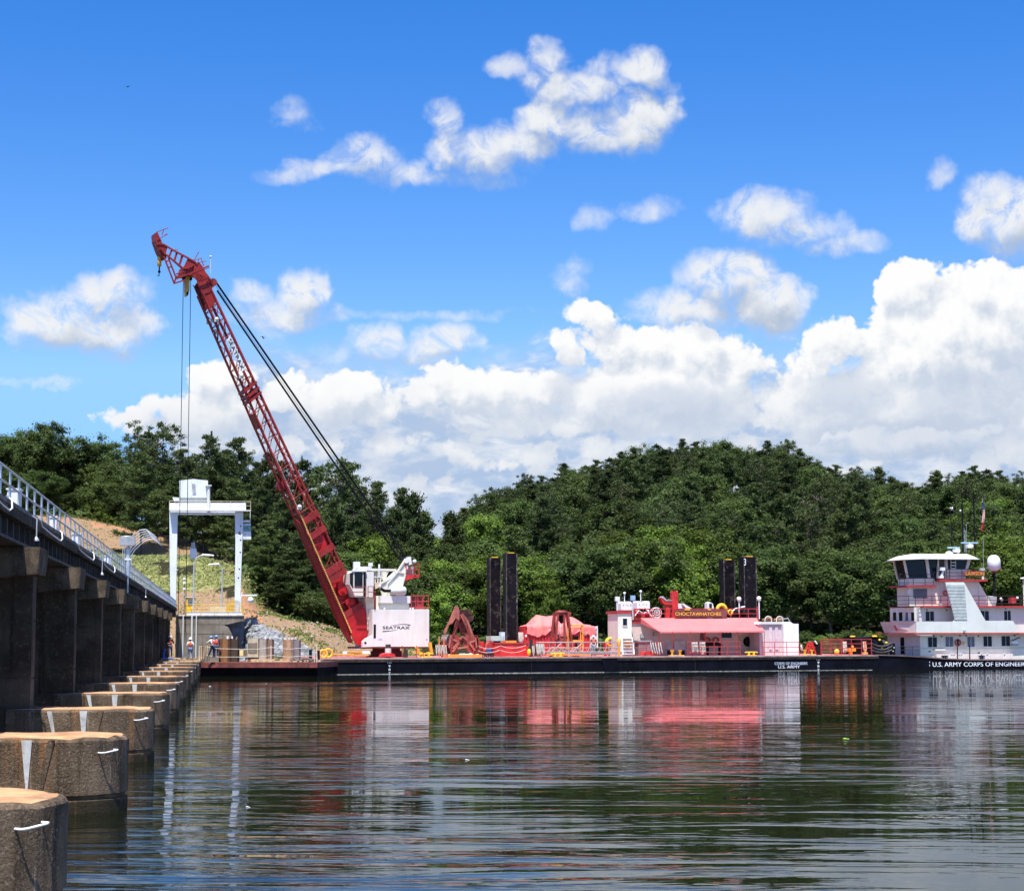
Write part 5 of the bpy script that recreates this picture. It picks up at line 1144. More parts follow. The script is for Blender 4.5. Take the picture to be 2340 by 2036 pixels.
single('capstan', KB.poly([(1470, 1497), (1472, 1490), (1477, 1488), (1490, 1488), (1496, 1491), (1495, 1497)], .9, 1.0), M_REDD, 'bright red low capstan cover beside the cream rope hank', 'capstan', frame=FB)
single('rubber_block', KB.B(925, 1483, 932, 1499, 1.3, .5, zb=ZD), M_TIRE, 'black rubber block standing below the crane house', 'block', frame=FB)
t = T_('grey_bollard', 'pale grey round capstan with a dark cap in front of the crane', 'capstan', 886, 2.0); mb = MB(); KB.vc(880, 894, 1481, 2.2, ZD, mb); t.part('drum', mb, M_GREYW); mb = MB(); KB.vc(881, 893, 1472, 2.2, FB.px(887, 1481, 2.2)[1], mb); t.part('cap', mb, mat('dark brown cap', (.05, .035, .03), .6))
for n_, (x, y) in enumerate(((919, 1475), (952, 1475), (968, 1488))):
    u, z = FB.px(x, y, .9); single('deck_stake', MB().tube([(u, .9, ZD), (u, .9, z)], .035, 6), M_TRIM, 'thin red stake on the deck edge below the crane house, %s of three' % ['left', 'middle', 'right'][n_], 'post', 'stakes on the deck edge', FB)
mb = MB(); KB.bar((950, 1478, 3), (960, 1492, 3), .16, .16, mb); KB.bar((982, 1468, 3.5), (986, 1492, 3.5), .22, .3, mb); KB.bar((946, 1491, 2.6), (960, 1490, 2.6), .12, .12, mb)
single('orange_brace', mb, mat('orange brace paint', (.85, .33, .03), .5), 'orange steel braces under the right end of the crane house', 'brace', frame=FB)
# hose reel on red stand and yellow floats
t = T_('hose_reel', 'yellow hose reel on a red stand left of the deckhouse', 'hose reel', 1395, 5.0)
u, z = FB.px(1395, 1467, 5.0); t.part('hose', MB().torus((u, 5, z), .32, .12, 'Y', 22, 8).torus((u, 5.25, z), .32, .12, 'Y', 22, 8), M_YEL)
t.part('stand', KB.B(1383, 1470, 1407, 1476, 4.9, .6, KB.B(1384, 1476, 1387, 1495, 4.9, .5, KB.B(1403, 1476, 1406, 1495, 4.9, .5, None, ZD), ZD)), M_REDD)
t = T_('orange_buoy', 'tall orange yellow buoy standing at the foot of the white stairs', 'buoy', 1414, 1.0)
u, z = FB.px(1414.5, 1458, 1.0); t.part('body', MB().lathe([(.08, ZD), (.10, z-.75), (.15, z-.6), (.16, z-.2), (.1, z-.03), (.02, z)], (u, 1, 0), 14), mat('amber plastic', (.85, .40, .05), .45))

# ------------------------------------------------------------------ deckhouse with awning
WH = 5.0
d = T_('deckhouse', 'cream deckhouse with a red awning and a brown name board', 'deckhouse', 1590, WH)
wall = d.part('wall', KB.B(1444, 1415, 1735, 1480, WH, 5.0, zb=ZD), mat('cream pink wall', (.62, .50, .45), .55, var=.06, streak=.2, scol=(.5, .3, .24)))
d.part('roof_trim', KB.B(1443, 1415, 1736, 1424, WH-.12, .12), M_TRIM)
d.part('roof', KB.B(1443, 1413, 1736, 1415, WH-.2, 5.4), M_TRIM)
WT = 3.2
tw = d.part('stair_cabin', KB.B(1412, 1402, 1444, 1480, WT, 2.6, zb=ZD), M_CREAM)
d.part('cabin_trim', KB.B(1410, 1395.5, 1445, 1402, WT-.1, 2.8), M_TRIM, tw)
d.part('window', KB.B(1423.5, 1413, 1433, 1429, WT-.04, .05), M_GLASS, tw); 
fw = MB(); KB.B(1422.5, 1411.5, 1434, 1413, WT-.07, .07, fw); KB.B(1422.5, 1429, 1434, 1430.5, WT-.07, .07, fw); KB.B(1422.5, 1411.5, 1423.5, 1430.5, WT-.07, .07, fw); KB.B(1433, 1411.5, 1434, 1430.5, WT-.07, .07, fw); d.part('window_frame', fw, M_WHITE, tw)
st = MB(); KB.bar((1421, 1457, WT-.1), (1423, 1496, WT-1.2), .08, .2, st); KB.bar((1444, 1457, WT-.1), (1449, 1496, WT-1.2), .08, .2, st)
for i in range(6): f = i/5; KB.bar((1422+f*1, 1458+f*36, WT-.15-f*1.0), (1444.5+f*4, 1458+f*36, WT-.15-f*1.0), .25, .06, st)
d.part('stairs', st, M_WHITE)
d.part('life_float', KB.B(1430, 1463, 1440, 1478, WT-.3, .12), M_ORG)
# awning
AW = [(1464, 1412, WH-.15), (1729, 1411.5, WH-.15), (1747, 1441.5, 1.5), (1507, 1443, 1.5)]
p = [FB.p3(*q) for q in AW]
def awn(a, b): 
    q = (p[0].lerp(p[1], a)).lerp(p[3].lerp(p[2], a), b); return (q.x, q.y, q.z-.05*math.sin(b*math.pi)*(1+.3*math.sin(a*60)))
d.part('awning', sheet(awn, 120, 8), M_AWN)
vl = MB(); N_ = 60; vl.add([tuple(p[3].lerp(p[2], i/N_)-Vector((0, .01, .0 if j == 0 else .10+.04*(i % 2)))) for j in (0, 1) for i in range(N_+1)], [(i, i+1, N_+2+i, N_+1+i) for i in range(N_)])
d.part('valance', vl, M_AWN)
d.part('gable_flap', MB().add([tuple(p[0]), tuple(p[3]), tuple(Vector((p[0].x, p[0].y-.02, p[0].z-.5)))], [(0, 1, 2)]), M_AWN)
for x in (1507, 1537, 1577, 1611, 1648, 1684, 1746.5): u, z = FB.px(x, 1442, 1.5); d.part('awning_pole', MB().tube([(u, 1.5, ZD), (u, 1.5, z)], .03, 6), M_TRIM)
d.part('window', KB.B(1648, 1443, 1672, 1457, WH-.05, .05), M_GLASS); d.part('door', KB.B(1600, 1440, 1613, 1462, WH-.05, .05), mat('maroon door', (.22, .05, .05), .5))
d.part('door', KB.B(1522, 1463, 1542, 1492, WH-.04, .05), mat('pale panel', (.66, .58, .54), .5)); d.part('opening', KB.B(1687, 1452, 1722, 1491, WH-.04, .05), mat('pale grey green panel', (.48, .46, .38), .6))
u, z = FB.px(1709, 1466, WH-.1); d.part('net', MB().torus((u, WH-.12, z), .42, .05, 'Y', 16, 6).torus((u, WH-.12, z), .22, .2, 'Y', 12, 6), M_BLACK)
for x in (1616, 1636): u, z = FB.px(x, 1463, WH-.1); d.part('life_ring', MB().torus((u, WH-.15, z), .25, .07, 'Y', 18, 7), M_REDD)
d.part('air_conditioner', KB.B(1495, 1445, 1504, 1453, WH-.4, .4), M_GREY); d.part('meter_box', KB.B(1464, 1448, 1473, 1457, WH-.2, .2), M_GREY)
t = T_('storage_locker', 'grey storage locker against the left of the deckhouse', 'locker', 1474, 3.4); t.part('body', KB.B(1459, 1466, 1489, 1490, 3.4, 1.0, zb=ZD), mat('dark plum locker', (.20, .14, .15), .6)); t.part('lid', KB.B(1458, 1463, 1490, 1466, 3.3, 1.2), M_GREY)
t = T_('barbecue_grill', 'black barbecue grill under the red awning', 'grill', 1630, 3.6); t.part('lid', KB.poly([(1612, 1476), (1614, 1470), (1622, 1467), (1640, 1467), (1650, 1471), (1652, 1476)], 3.6, .7), M_BLACK); t.part('legs', KB.B(1618, 1476, 1620, 1492, 3.7, .4, KB.B(1645, 1476, 1647, 1492, 3.7, .4, None, ZD), ZD), M_BLACK)
t = T_('steel_bench', 'dark low table behind the double yellow bollard', 'table', 1548, 2.8); t.part('top', KB.B(1530, 1483, 1566, 1485, 2.8, .8), M_GREY); t.part('legs', KB.B(1531, 1485, 1533, 1496, 2.8, .7, KB.B(1563, 1485, 1565, 1496, 2.8, .7, None, ZD), ZD), M_BLACK)
t = T_('white_board', 'pale blue white board leaning on the deckhouse wall', 'board', 1555, 4.6); t.part('board', KB.B(1541, 1464, 1566, 1484, 4.7, .06), mat('pale cream board', (.60, .56, .54), .5)); t.part('legs', KB.B(1544, 1484, 1546, 1496, 4.7, .06, KB.B(1561, 1484, 1563, 1496, 4.7, .06, None, ZD), ZD), M_GREY)
# roof things
ZR = FB.px(1590, 1413, WH)[1]
def R_(name, lab, cat, x, w, group=None): return Thing(name, lab, cat, group, FB, (FB.px(x, 1413, w)[0], w, ZR))
nb = d.part('name_board', KB.B(1541, 1396, 1650, 1409.5, WH-.42, .06), M_SIGN)
lettering(d, 'CHOCTAWHATCHEE', 1543, 1648.5, 1398.5, 1406.5, WH-.425, M_LETY, par=nb)
d.part('long_board', KB.B(1545, 1392, 1661, 1411, WH-.35, .05), mat('dull plum board', (.17, .05, .05), .6))
for n_, (x0, x1) in enumerate(((1565, 1577), (1618, 1624))): d.part('board_lamp', KB.B(x0, 1391.5, x1, 1394, WH-.5, .12), M_YEL)
rr = MB()
for y in (1391, 1402): KB.T([(1450, y, WH-.2), (1731, y, WH-.2), (1731, y, WH+4.8)], .035, rr, 6)
x = 1450
while x <= 1732: KB.T([(x, 1391, WH-.2), (x, 1413, WH-.2)], .035, rr, 6); x += 20
KB.T([(1731, 1385, WH-.2), (1731, 1413, WH-.2)], .045, rr, 6); d.part('roof_rail', rr, M_RAILR)
def radome(lab, x0, x1, y0, y1, w):
    t = R_('air_handler', lab, 'machine', (x0+x1)/2, w, 'white machines on the deckhouse roof')
    t.part('body', KB.poly([(x0, y1), (x0, y0+4), (x0+2, y0), (x0+6, y0), (x0+8, y0+2), (x1-8, y0+2), (x1-6, y0), (x1-2, y0), (x1, y0+4), (x1, y1)], w, 1.2), M_WHITE)
    mb = MB(); 
    for i in range(3): KB.B(x0+5+i*8, y0+7, x0+7+i*8, y0+9, w-.03, .03, mb)
    t.part('latches', mb, M_GREY); t.part('leg', KB.B(x0+3, y1, x0+6, y1+12, w+.2, .2), M_TRIM); t.part('leg', KB.B(x1-6, y1, x1-3, y1+12, w+.2, .2), M_TRIM)
radome('white machine with rounded top on the stair cabin roof', 1419, 1444, 1374, 1394, WT+.6); radome('white machine with rounded top at the left of the deckhouse roof', 1455.5, 1485, 1373, 1391, WH+1)
def pole_lamp(lab, x, yh, yb, w, kind, group='lamps and aerials on the deckhouse'):
    u, z = FB.px(x, yh, w); _, zb = FB.px(x, yb, w)
    t = Thing('pole_lamp', lab, 'lamp', group, FB, (u, w, zb)); t.part('pole', MB().tube([(u, w, zb), (u, w, z)], .04 if kind != 'box' else .06, 8), M_WHITE)
    if kind == 'ball': t.part('head', MB().lathe([(.03, z-.1), (.11, z-.04), (.12, z+.1), (.03, z+.14)], (u, w, 0), 12), M_WHITE)
    elif kind == 'flood': t.part('head', MB().box(u-.2, u+.18, w-.12, w+.12, z-.02, z+.38), M_WHITE)
    elif kind == 'dark': t.part('head', MB().box(u-.2, u+.2, w-.12, w+.12, z-.02, z+.4), M_BLUEG)
    else:
        t.part('head', MB().lathe([(.16, z), (.22, z+.12), (.24, z+.3), (.1, z+.42)], (u, w, 0), 4), mat('lamp cream', (.75, .7, .64), .5))
pole_lamp('thin aerial with a ball top on the left white machine', 1427, 1356, 1375, WT+1, 'ball'); pole_lamp('thin aerial with a ball top on the right white machine', 1464, 1352, 1374, WH+1.4, 'ball')
pole_lamp('tilted white flood light at the left corner of the stair cabin', 1411, 1373, 1396, WT-.05, 'flood'); pole_lamp('blue grey flood light on a tall pole by the stair cabin', 1446, 1371, 1416, WT-.15, 'dark')
pole_lamp('square lamp on the roof between the two right spuds', 1689, 1374, 1403, WH+1, 'box'); pole_lamp('square lamp on a tall pole right of the right spuds', 1734.5, 1373, 1414, WH-.25, 'box')
t = R_('cable_reel', 'white spoked cable reel on the deckhouse roof', 'reel', 1500, WH+.4); u, z = FB.px(1500, 1400, WH+.4)
mb = MB().torus((u, WH+.3, z), .45, .035, 'Y', 26, 6).torus((u, WH+.7, z), .45, .035, 'Y', 26, 6).torus((u, WH+.3, z), .25, .02, 'Y', 20, 5)
for i in range(10): a = 2*math.pi*i/10; mb.bar((u, WH+.3, z), (u+.45*math.cos(a), WH+.3, z+.45*math.sin(a)), .025)
t.part('wheel', mb, M_WHITE); t.part('stand', KB.poly([(1491, 1413), (1497, 1399), (1503, 1399), (1511, 1413)], WH+.4, .2), M_REDD)
t = R_('exhaust_stack', 'tall bright red exhaust stack on the deckhouse roof', 'exhaust stack', 1542, WH+1.5)
t.part('stack', KB.poly([(1536, 1413), (1536, 1353), (1538, 1350.5), (1549, 1350.5), (1549.5, 1354), (1549.5, 1413)], WH+1.4, .5), M_REDD)
du = t.part('duct', KB.poly([(1510, 1366), (1516, 1362.5), (1524, 1371), (1536, 1371), (1536, 1381), (1518, 1381), (1512, 1372)], WH+1.2, .6), M_REDD); t.part('duct_top', KB.poly([(1512, 1365.5), (1516, 1362), (1524, 1370.5), (1536, 1371), (1536, 1373), (1522, 1373)], WH+1.15, .7), M_GREY, du)
t.part('leg', KB.B(1522, 1381, 1530, 1413, WH+1.3, .4), M_REDD)
t = R_('solar_panels', 'pair of tilted white panels on the deckhouse roof', 'panels', 1564, WH+2); t.part('panel', KB.poly([(1549, 1379), (1551, 1378.5), (1566, 1390), (1549, 1390)], WH+2, 1.0), M_WHITE); t.part('panel', KB.poly([(1559, 1379), (1562, 1378.5), (1581, 1390), (1568, 1390)], WH+1.8, .8), M_WHITE)
t.part('stand', KB.B(1552, 1390, 1578, 1413, WH+2, .1), M_TRIM)
t = R_('roof_winch', 'small white winch on the deckhouse roof', 'winch', 1624, WH+1); t.part('body', KB.poly([(1616, 1392), (1616, 1377), (1622, 1375), (1629, 1379), (1632, 1392)], WH+1, .6), M_WHITE); t.part('gear', KB.B(1621, 1379, 1627, 1388, WH+.95, .05), M_BLACK); t.part('stand', KB.B(1618, 1392, 1630, 1413, WH+1.1, .3), M_GREY)
u, z = FB.px(1649, 1393, WH+.6); single('yellow_hose_coil', MB().torus((u, WH+.6, z), .42, .17, 'Y', 26, 8), M_YEL, 'large yellow hose coil above the name board', 'hose', 'yellow hose coils on the roof', FB)
u, z = FB.px(1669, 1399, WH+.3); single('yellow_hose_coil', MB().torus((u, WH+.3, z), .2, .08, 'Y', 20, 8), M_YEL, 'small yellow hose coil right of the large one', 'hose', 'yellow hose coils on the roof', FB)
t = R_('covered_machine', 'dark machine with a white curved pipe beside the right spuds', 'machine', 1690, WH+2); mb = MB(); u, z = FB.px(1687, 1397, WH+2); t.part('body', mb.ball((u, WH+2, z-.1), .5, 8, .8).ball((u+.5, WH+2, z-.2), .4, 8, .8).box(u-.3, u+.7, WH+1.8, WH+2.2, ZR, z), M_BLACK); t.part('pipe', KB.T([(1670, 1400, WH+1.4), (1680, 1391, WH+1.4), (1690, 1388, WH+1.4), (1702, 1386, WH+1.4)], .07), M_WHITE)
# red machinery at the left of the roof
t = R_('hydraulic_unit', 'clutter of red and grey hydraulic pipes left of the cable reel', 'machine', 1470, WH+.6); mb = MB()
for x, y, r in ((1455, 1398, .25), (1461, 1405, .2), (1478, 1404, .2), (1484, 1398, .14)): u, z = FB.px(x, y, WH+.6); mb.ball((u, WH+.6, z), r, 7)
KB.B(1453, 1400, 1488, 1413, WH+.6, .6, mb); t.part('pump', mb, M_TRIM); t.part('pipes', KB.T([(1450, 1408, WH+.3), (1460, 1395, WH+.3), (1470, 1402, WH+.3), (1483, 1394, WH+.3)], .05, KB.T([(1473, 1386, WH+.2), (1491, 1412, WH+.2)], .06)), M_WHITE)
# deck rails in front
def drail(lab, x0, x1, ys, w, step, m=M_RAILR, ym=1497):
    us = [FB.px(x0, 1490, w)[0], FB.px(x1, 1490, w)[0]]; hs = [FB.px(x0, y, w)[1]-ZD for y in ys]
    return railing('deck_rail', lab, FB, [(us[0], w, ZD), (us[1], w, ZD)], sorted(hs), step, m, .03, group='rails along the barge deck')
drail('red deck rail beside the stairs and the storage locker', 1446, 1478, (1468, 1480), .5, 2.4); drail('red deck rail before the dining space under the awning', 1572, 1692, (1466.5, 1478, 1490), .5, 1.35)
drail('red deck rail before the white generator house', 1742, 1826, (1467, 1479, 1490), .6, 1.05); drail('thin grey deck rail in front of the gangway', 1300, 1446, (1467, 1480), .45, 2.3, M_ALU)
drail('red deck rail around the right end of the barge', 1876, 1992, (1461, 1471, 1481), .7, 1.1)
# generator house
WG2 = 2.6
t = T_('generator_house', 'white and pink corrugated generator house with rusty exhausts on top', 'generator house', 1780, WG2)
t.part('body', KB.B(1735, 1425, 1790, 1491, WG2, 3.2, zb=ZD), mat('pinkish ribbed wall', (.60, .54, .55), .5, var=.08, streak=.6, scol=(.42, .3, .3)))
t.part('end_box', KB.B(1790, 1425, 1826, 1491, WG2-.5, 3.6, zb=ZD), M_WHITE)
rb = MB()
for x in range(1737, 1790, 4): KB.B(x, 1427, x+1.6, 1490, WG2-.05, .05, rb)
t.part('ribs', rb, MATS['pinkish ribbed wall'])
for x in (1757, 1771): t.part('door', KB.B(x, 1431, x+8, 1484, WG2-.09, .04), mat('pale plum door', (.58, .46, .52), .5))
t.part('roof', KB.poly([(1734, 1426), (1740, 1420.5), (1806, 1420.5), (1813, 1425), (1827, 1426)], WG2-.2, 3.4), M_GREYW)
for n_, (x, y, s_) in enumerate(((1757, 1416, -1), (1783, 1416, 1))):
    u, z = FB.px(x, y, WG2+1); e = t.part('exhaust', MB().lathe([(.12, -.65), (.14, -.3), (.30, -.25), (.32, .2), (.2, .3)], (0, 0, 0), 14, 'X'), M_RUSTY)
    L = t.loc; e.data.transform(Matrix.Translation(Vector((u, WG2+1, z)))); 
    mbp = MB().torus((u-.25, WG2+.6, z), .32, .03, 'Y', 14, 5, 0, 180).tube([(u-.57, WG2+.6, z), (u-.57, WG2+.6, z-.5)], .03, 5).tube([(u+.07, WG2+.6, z), (u+.07, WG2+.6, z-.5)], .03, 5); t.part('pipe_loop', mbp, M_WHITE)
u, z = FB.px(1796, 1413, WG2); t.part('vent_pipe', MB().tube([(u-.5, WG2+.4, z-.1), (u+.4, WG2+.4, z+.02), (u+.6, WG2+.4, z-.4)], .05, 6), M_GREY)
# the clutter at the right end
t = T_('red_stand', 'bright red trestle stand at the right end of the barge', 'stand', 1850, 3.0)
for w in (3.0, 3.9):
    mb = MB()
    for a, b in (((1840, 1493), (1847, 1467)), ((1856, 1493), (1847, 1467)), ((1846, 1493), (1855, 1468)), ((1864, 1493), (1855, 1468)), ((1840, 1480), (1862, 1479)), ((1845, 1468), (1858, 1468))): KB.bar((a[0], a[1], w), (b[0], b[1], w), .1, .12, mb)
    t.part('trestle', mb, M_REDD)
t = T_('black_locker', 'black locker with a white handle by the red trestle', 'locker', 1870, 3.2); t.part('body', KB.B(1862, 1470, 1877, 1487, 3.2, 1.0, zb=ZD), M_BLACK); t.part('handle', KB.bar((1862, 1464, 3.1), (1867, 1471, 3.1), .1), M_WHITE)
t = T_('mesh_fence', 'brown mesh fence panel behind the right end rail', 'fence', 1902, 4.5); mb = MB()
for i in range(16): KB.bar((1877, 1463+i*1.8, 4.5), (1927, 1463+i*1.8, 4.5), .035, .02, mb)
t.part('mesh', mb, mat('brown mesh', (.28, .16, .10), .8)); t.part('frame', KB.T([(1877, 1462, 4.5), (1927, 1462, 4.5), (1927, 1496, 4.5)], .05, KB.T([(1877, 1462, 4.5), (1877, 1496, 4.5)], .05)), M_TRIM)
u, z = FB.px(1912, 1483, 1.6); single('orange_float', MB().ball((u, 1.6, ZD+.27), .24, 10, 1.15), mat('amber plastic', (.85, .4, .05)), 'round orange float by the brown mesh fence', 'float', frame=FB)
t = T_('orange_stand', 'orange stand near the right end of the barge', 'stand', 1950, 2.0); t.part('body', KB.B(1941, 1480, 1956, 1488, 2.0, .5, KB.B(1944, 1488, 1948, 1496, 2.0, .4, None, ZD), None), M_ORG); t.part('knob', MB().ball(FB.p3(1948, 1478, 2.1), .14, 8), M_ORG)
t = T_('orange_post', 'orange post by the chains at the end of the barge', 'post', 1978, 1.2); t.part('post', KB.B(1976, 1466, 1979.5, 1492, 1.2, .1, zb=ZD), mat('orange post paint', (.8, .3, .1), .5)); t.part('foot', KB.B(1973, 1490, 1983, 1494, 1.1, .3, zb=ZD), MATS['orange post paint'])
# the rust barge on the left, with rusty pipe sections
p0 = P(455, 1511, 149.5); p1 = P(725, 1513.6, 147.6)
FR = Frame((p0.x, p0.y, 0), math.atan2(p1.y-p0.y, p1.x-p0.x)); KR = K(FR); ZR2 = 1.10; LR = (p1-p0).length
t = Thing('work_float', 'rusty red work float moored between the piers and the crane barge', 'barge', frame=FR, loc=(LR/2, 4, 0))
t.part('hull', MB().prism([(0, 0, ZR2-.43), (.3, .6, -.6), (LR-.3, .6, -.6), (LR, 0, ZR2-.43)], (0, .05, 0)).box(.1, LR-.1, .4, 8.9, -1, ZR2-.44), M_HULL)
t.part('fascia', MB().box(0, LR, 0, 9, ZR2-.43, ZR2-.01), M_RUSTB); t.part('deck', MB().box(.02, LR-.02, .02, 8.98, ZR2-.015, ZR2), mat('dirty rust deck', (.20, .10, .07), .9, var=.4, scale=2, spot=.4, spcol=(.4, .3, .2), spscale=1.5))
def pipe_section(lab, x0, xm, x1, y0, y1, w, m1, m2, tilt=0):
    u0, z0 = FR.px(x0, y0, w); um, _ = FR.px(xm, y0, w); u1, _ = FR.px(x1, y0, w)
    t = Thing('steel_pile_section', lab, 'steel section', 'rusty steel sections on the work float', FR, ((u0+u1)/2, w, ZR2))
    r = (um-u0)/2; t.part('tube', MB().lathe([(r, ZR2), (r, z0)], ((u0+um)/2, w+r, 0), 24), m1)
    t.part('web', MB().box(um, u1, w+r*.6, w+r*.6+.5, ZR2, z0-.03).box(um-.02, um+.06, w+.1, w+r*2, ZR2, z0+.03), m2)
    t.part('lug', MB().box((u0+um)/2+.1, (u0+um)/2+.25, w+r, w+r+.05, z0, z0+.22).box((u0+um)/2+.5, (u0+um)/2+.62, w+r, w+r+.05, z0, z0+.2), M_WHITE)
pipe_section('brown rusty steel section with a dark web, leftmost of the three', 496.5, 524, 540, 1459.5, 1506, 1.0, M_RUSTY, mat('dark rust web', (.05, .03, .02), .7, streak=.5))
pipe_section('pale steel section with rust stripes, middle of the three', 589.5, 608, 620, 1460, 1503, 1.6, M_RUSTL, mat('striped rust web', (.22, .14, .10), .7, streak=.8, scol=(.05, .03, .03)))
pipe_section('orange streaked steel section, rightmost of the three', 643, 668, 681, 1461.5, 1505, 1.2, mat('orange streaked steel', (.42, .24, .14), .65, var=.3, streak=.9, scol=(.50, .16, .05)), mat('grey mauve web', (.20, .16, .17), .6, streak=.4))
t = Thing('tan_generator', 'tan machine box with a dark slatted grille left of the middle steel section', 'machine', frame=FR, loc=(FR.px(577, 1500, 2)[0], 2, ZR2))
t.part('body', KR.poly([(566, 1463), (570, 1458.5), (590, 1458.5), (590, 1500), (566, 1500)], 2.0, 1.6), mat('tan paint', (.50, .42, .31), .6, streak=.3)); mb = MB()
t.part('grille', KR.B(567, 1469, 587, 1491, 1.97, .03), M_BLACK)
for i in range(7): KR.B(568.5+i*2.7, 1469, 569.5+i*2.7, 1491, 1.93, .04, mb)
t.part('slats', mb, mat('tan slats', (.4, .33, .25), .6)); KR.B(566, 1500, 590, 1504, 2.1, 1.4, mb2 := MB(), zb=ZR2); t.part('skid', mb2, M_RUSTY)
t = Thing('scrap_tray', 'rusty tray of scrap on the rightmost steel section', 'tray', frame=FR, loc=(FR.px(665, 1458, 1.6)[0], 1.6, FR.px(665, 1460, 1.6)[1])); t.part('tray', KR.poly([(662, 1450), (676, 1449), (672, 1455), (665, 1455)], 1.6, .5), mat('brown scrap', (.20, .12, .06), .8)); mb = MB()
for x, y in ((652, 1459), (660, 1458), (668, 1458), (675, 1459)): mb.box(*[v for v in (FR.px(x-3, y, 1.5)[0], FR.px(x+3, y, 1.5)[0])], 1.5, 1.9, FR.px(x, 1461, 1.5)[1], FR.px(x, y-2, 1.5)[1])
t.part('offcuts', mb, mat('pale scrap', (.55, .5, .42), .7))
for n_, x in enumerate((455.5, 619.5, 718, 723.5)):
    a = FR.p3(x, 1475 if n_ != 2 else 1483, .2); b = FR.p3(x+(1 if n_ > 1 else 0), 1511, .2); b.z = ZR2
    single('fence_post', MB().bar(b, a, .07, .07), mat('pale pink wood', (.62, .48, .40), .8), 'pale wooden post on the work float edge, %s from the left' % ['first', 'second', 'third', 'fourth'][n_], 'post', 'posts of the rope fence', FR)
for n_, (ya, yb, yc) in enumerate(((1481, 1483, 1479), (1500, 1501, 1497))):
    mb = MB(); KR.T([(472, ya-3, .2), (500, ya+1, .2), (545, yb, .2), (590, yb, .2), (619, yc, .2), (660, yb, .2), (700, yc+1, .2), (718, ya-1, .2)], .02, mb, 5)
    single('rope_line', mb, M_ROPE, ['upper rope line fencing the work float', 'lower rope line fencing the work float'][n_], 'rope', 'rope lines of the work float', FR)
# crew scaffold
t = Thing('scaffold_walk', 'bleached wooden scaffold walkway beside the farthest piers', 'scaffold', frame=FR, loc=(-2.5, 0, 1.0))
mb = MB()
for i in range(5): mb.box(FR.px(398, 1505, i*.9)[0], FR.px(454, 1505, i*.9)[0], i*.9, i*.9+.5, 1.12+i*.02, 1.2+i*.02)
t.part('planks', mb, M_WOOD)
mb = MB()
for i, x in enumerate((460, 464.5, 469, 474, 480)): mb.bar(FR.p3(x, 1476-(i % 2), 1.5+i*.5), (FR.px(x, 1500, 1.5+i*.5)[0], 1.5+i*.5, ZR2), .05)
mb.bar(FR.p3(458, 1477, 1.4), FR.p3(482, 1474, 3.6), .05)
t.part('handrail', mb, mat('cream rail paint', (.75, .60, .36), .6))
single('plank_stack', MB().box(3.9, 5.9, 1.2, 2.6, ZR2, ZR2+.22), M_WOOD, 'stack of bleached planks by the brown steel section', 'planks', frame=FR)
single('yellow_mat', KR.B(541, 1485, 556, 1498, 3.2, 1.0), mat('pale yellow', (.75, .62, .3), .7), 'pale yellow box behind the brown steel section', 'box', frame=FR)
single('timber_pile', MB().box(6.2, 9.6, 1.6, 2.4, ZR2, ZR2+.16).box(6.0, 9.0, .8, 1.4, ZR2, ZR2+.1), M_WOOD, 'low pile of timber on the work float deck', 'timber', frame=FR)
mb = MB(); rr_ = random.Random(5)
for i in range(26): mb.ball((LR-.4-rr_.random()*2.2, .4+rr_.random()*1.4, ZR2+.08+rr_.random()*.14), .06+rr_.random()*.07, 5)
single('rubble', mb, mat('dark rubble', (.14, .12, .11), .9, var=.4), 'dark rubble heaped at the right end of the work float', 'rubble', frame=FR, kind='stuff')
t = Thing('black_bollard', 'black bollard pair between the work float and the crane barge', 'bollard', frame=FR, loc=(LR-.5, 2.5, ZR2)); t.part('post', KR.vc(706, 713, 1484, 2.5, ZR2), M_BLACK); t.part('post', KR.vc(724, 731, 1486, 3.2, ZR2), M_BLACK)
# ------------------------------------------------------------------ towboat
_p = P(2001, 1530, 167.9); FT = Frame((_p.x, _p.y, 0), R(14)); KT = K(FT)
b = Thing('towboat', 'white and pink towboat with red deck edges and a black lettered hull', 'towboat', frame=FT, loc=(FT.px(2220, 1500, 4)[0], 4.5, 0))
UE = FT.px(2600, 1500, 0)[0]
def side(x0, y): return FT.px(x0, y, 0)[1]
zs = [(2001, 1494.5), (2050, 1496), (2106, 1499), (2160, 1503.5), (2215, 1506), (2340, 1506.5)]
pl = [FT.p3(x, y, 0) for x, y in zs]; zdk = pl[-1].z
b.part('hull', MB().prism([tuple(p) for p in pl]+[(UE, 0, zdk), (UE, 0, -1.8), (pl[0].x+1.2, 0, -1.8), (pl[0].x, 0, -.5)], (0, 9.8, 0)), M_HULL)
rb = MB()
for a, c2 in zip(pl[:-1], pl[1:]): rb.bar((a.x, -.04, a.z-.06), (c2.x, -.04, c2.z-.06), .12, .10)
rb.bar((pl[-1].x, -.04, zdk-.06), (UE, -.04, zdk-.06), .12, .10); b.part('rub_rail', rb, mat('worn brown rail', (.14, .09, .075), .7, var=.3))
lettering(b, 'U.S. ARMY CORPS OF ENGINEERS', 2131, 2348, 1513, 1521.5, -.005, M_LETW, FT)
b.part('mark', KT.B(2124, 1511, 2125, 1514, -.02, .02, KT.B(2124, 1518, 2125, 1522, -.02, .02)), M_LETW)
W_ = .9
def corner_house(name, x0, xc, y0, y1, w, depth, m, zbase=None, x1=2600, mr=None):
    """house with its near corner at column xc: long side to the right, front face running away to column x0"""
    u, zt = FT.px(xc, y0, w); zb = FT.px(xc, y1, w)[1] if zbase is None else zbase
    u1 = FT.px(x1, y0, w)[0] if x1 < 2600 else UE-1
    return b.part(name, MB().box(u, u1, w, w+depth, zb, zt), m)
M_PK = mat('pink tinged paint', (.72, .61, .56), .5, var=.06, streak=.2, scol=(.55, .38, .3))
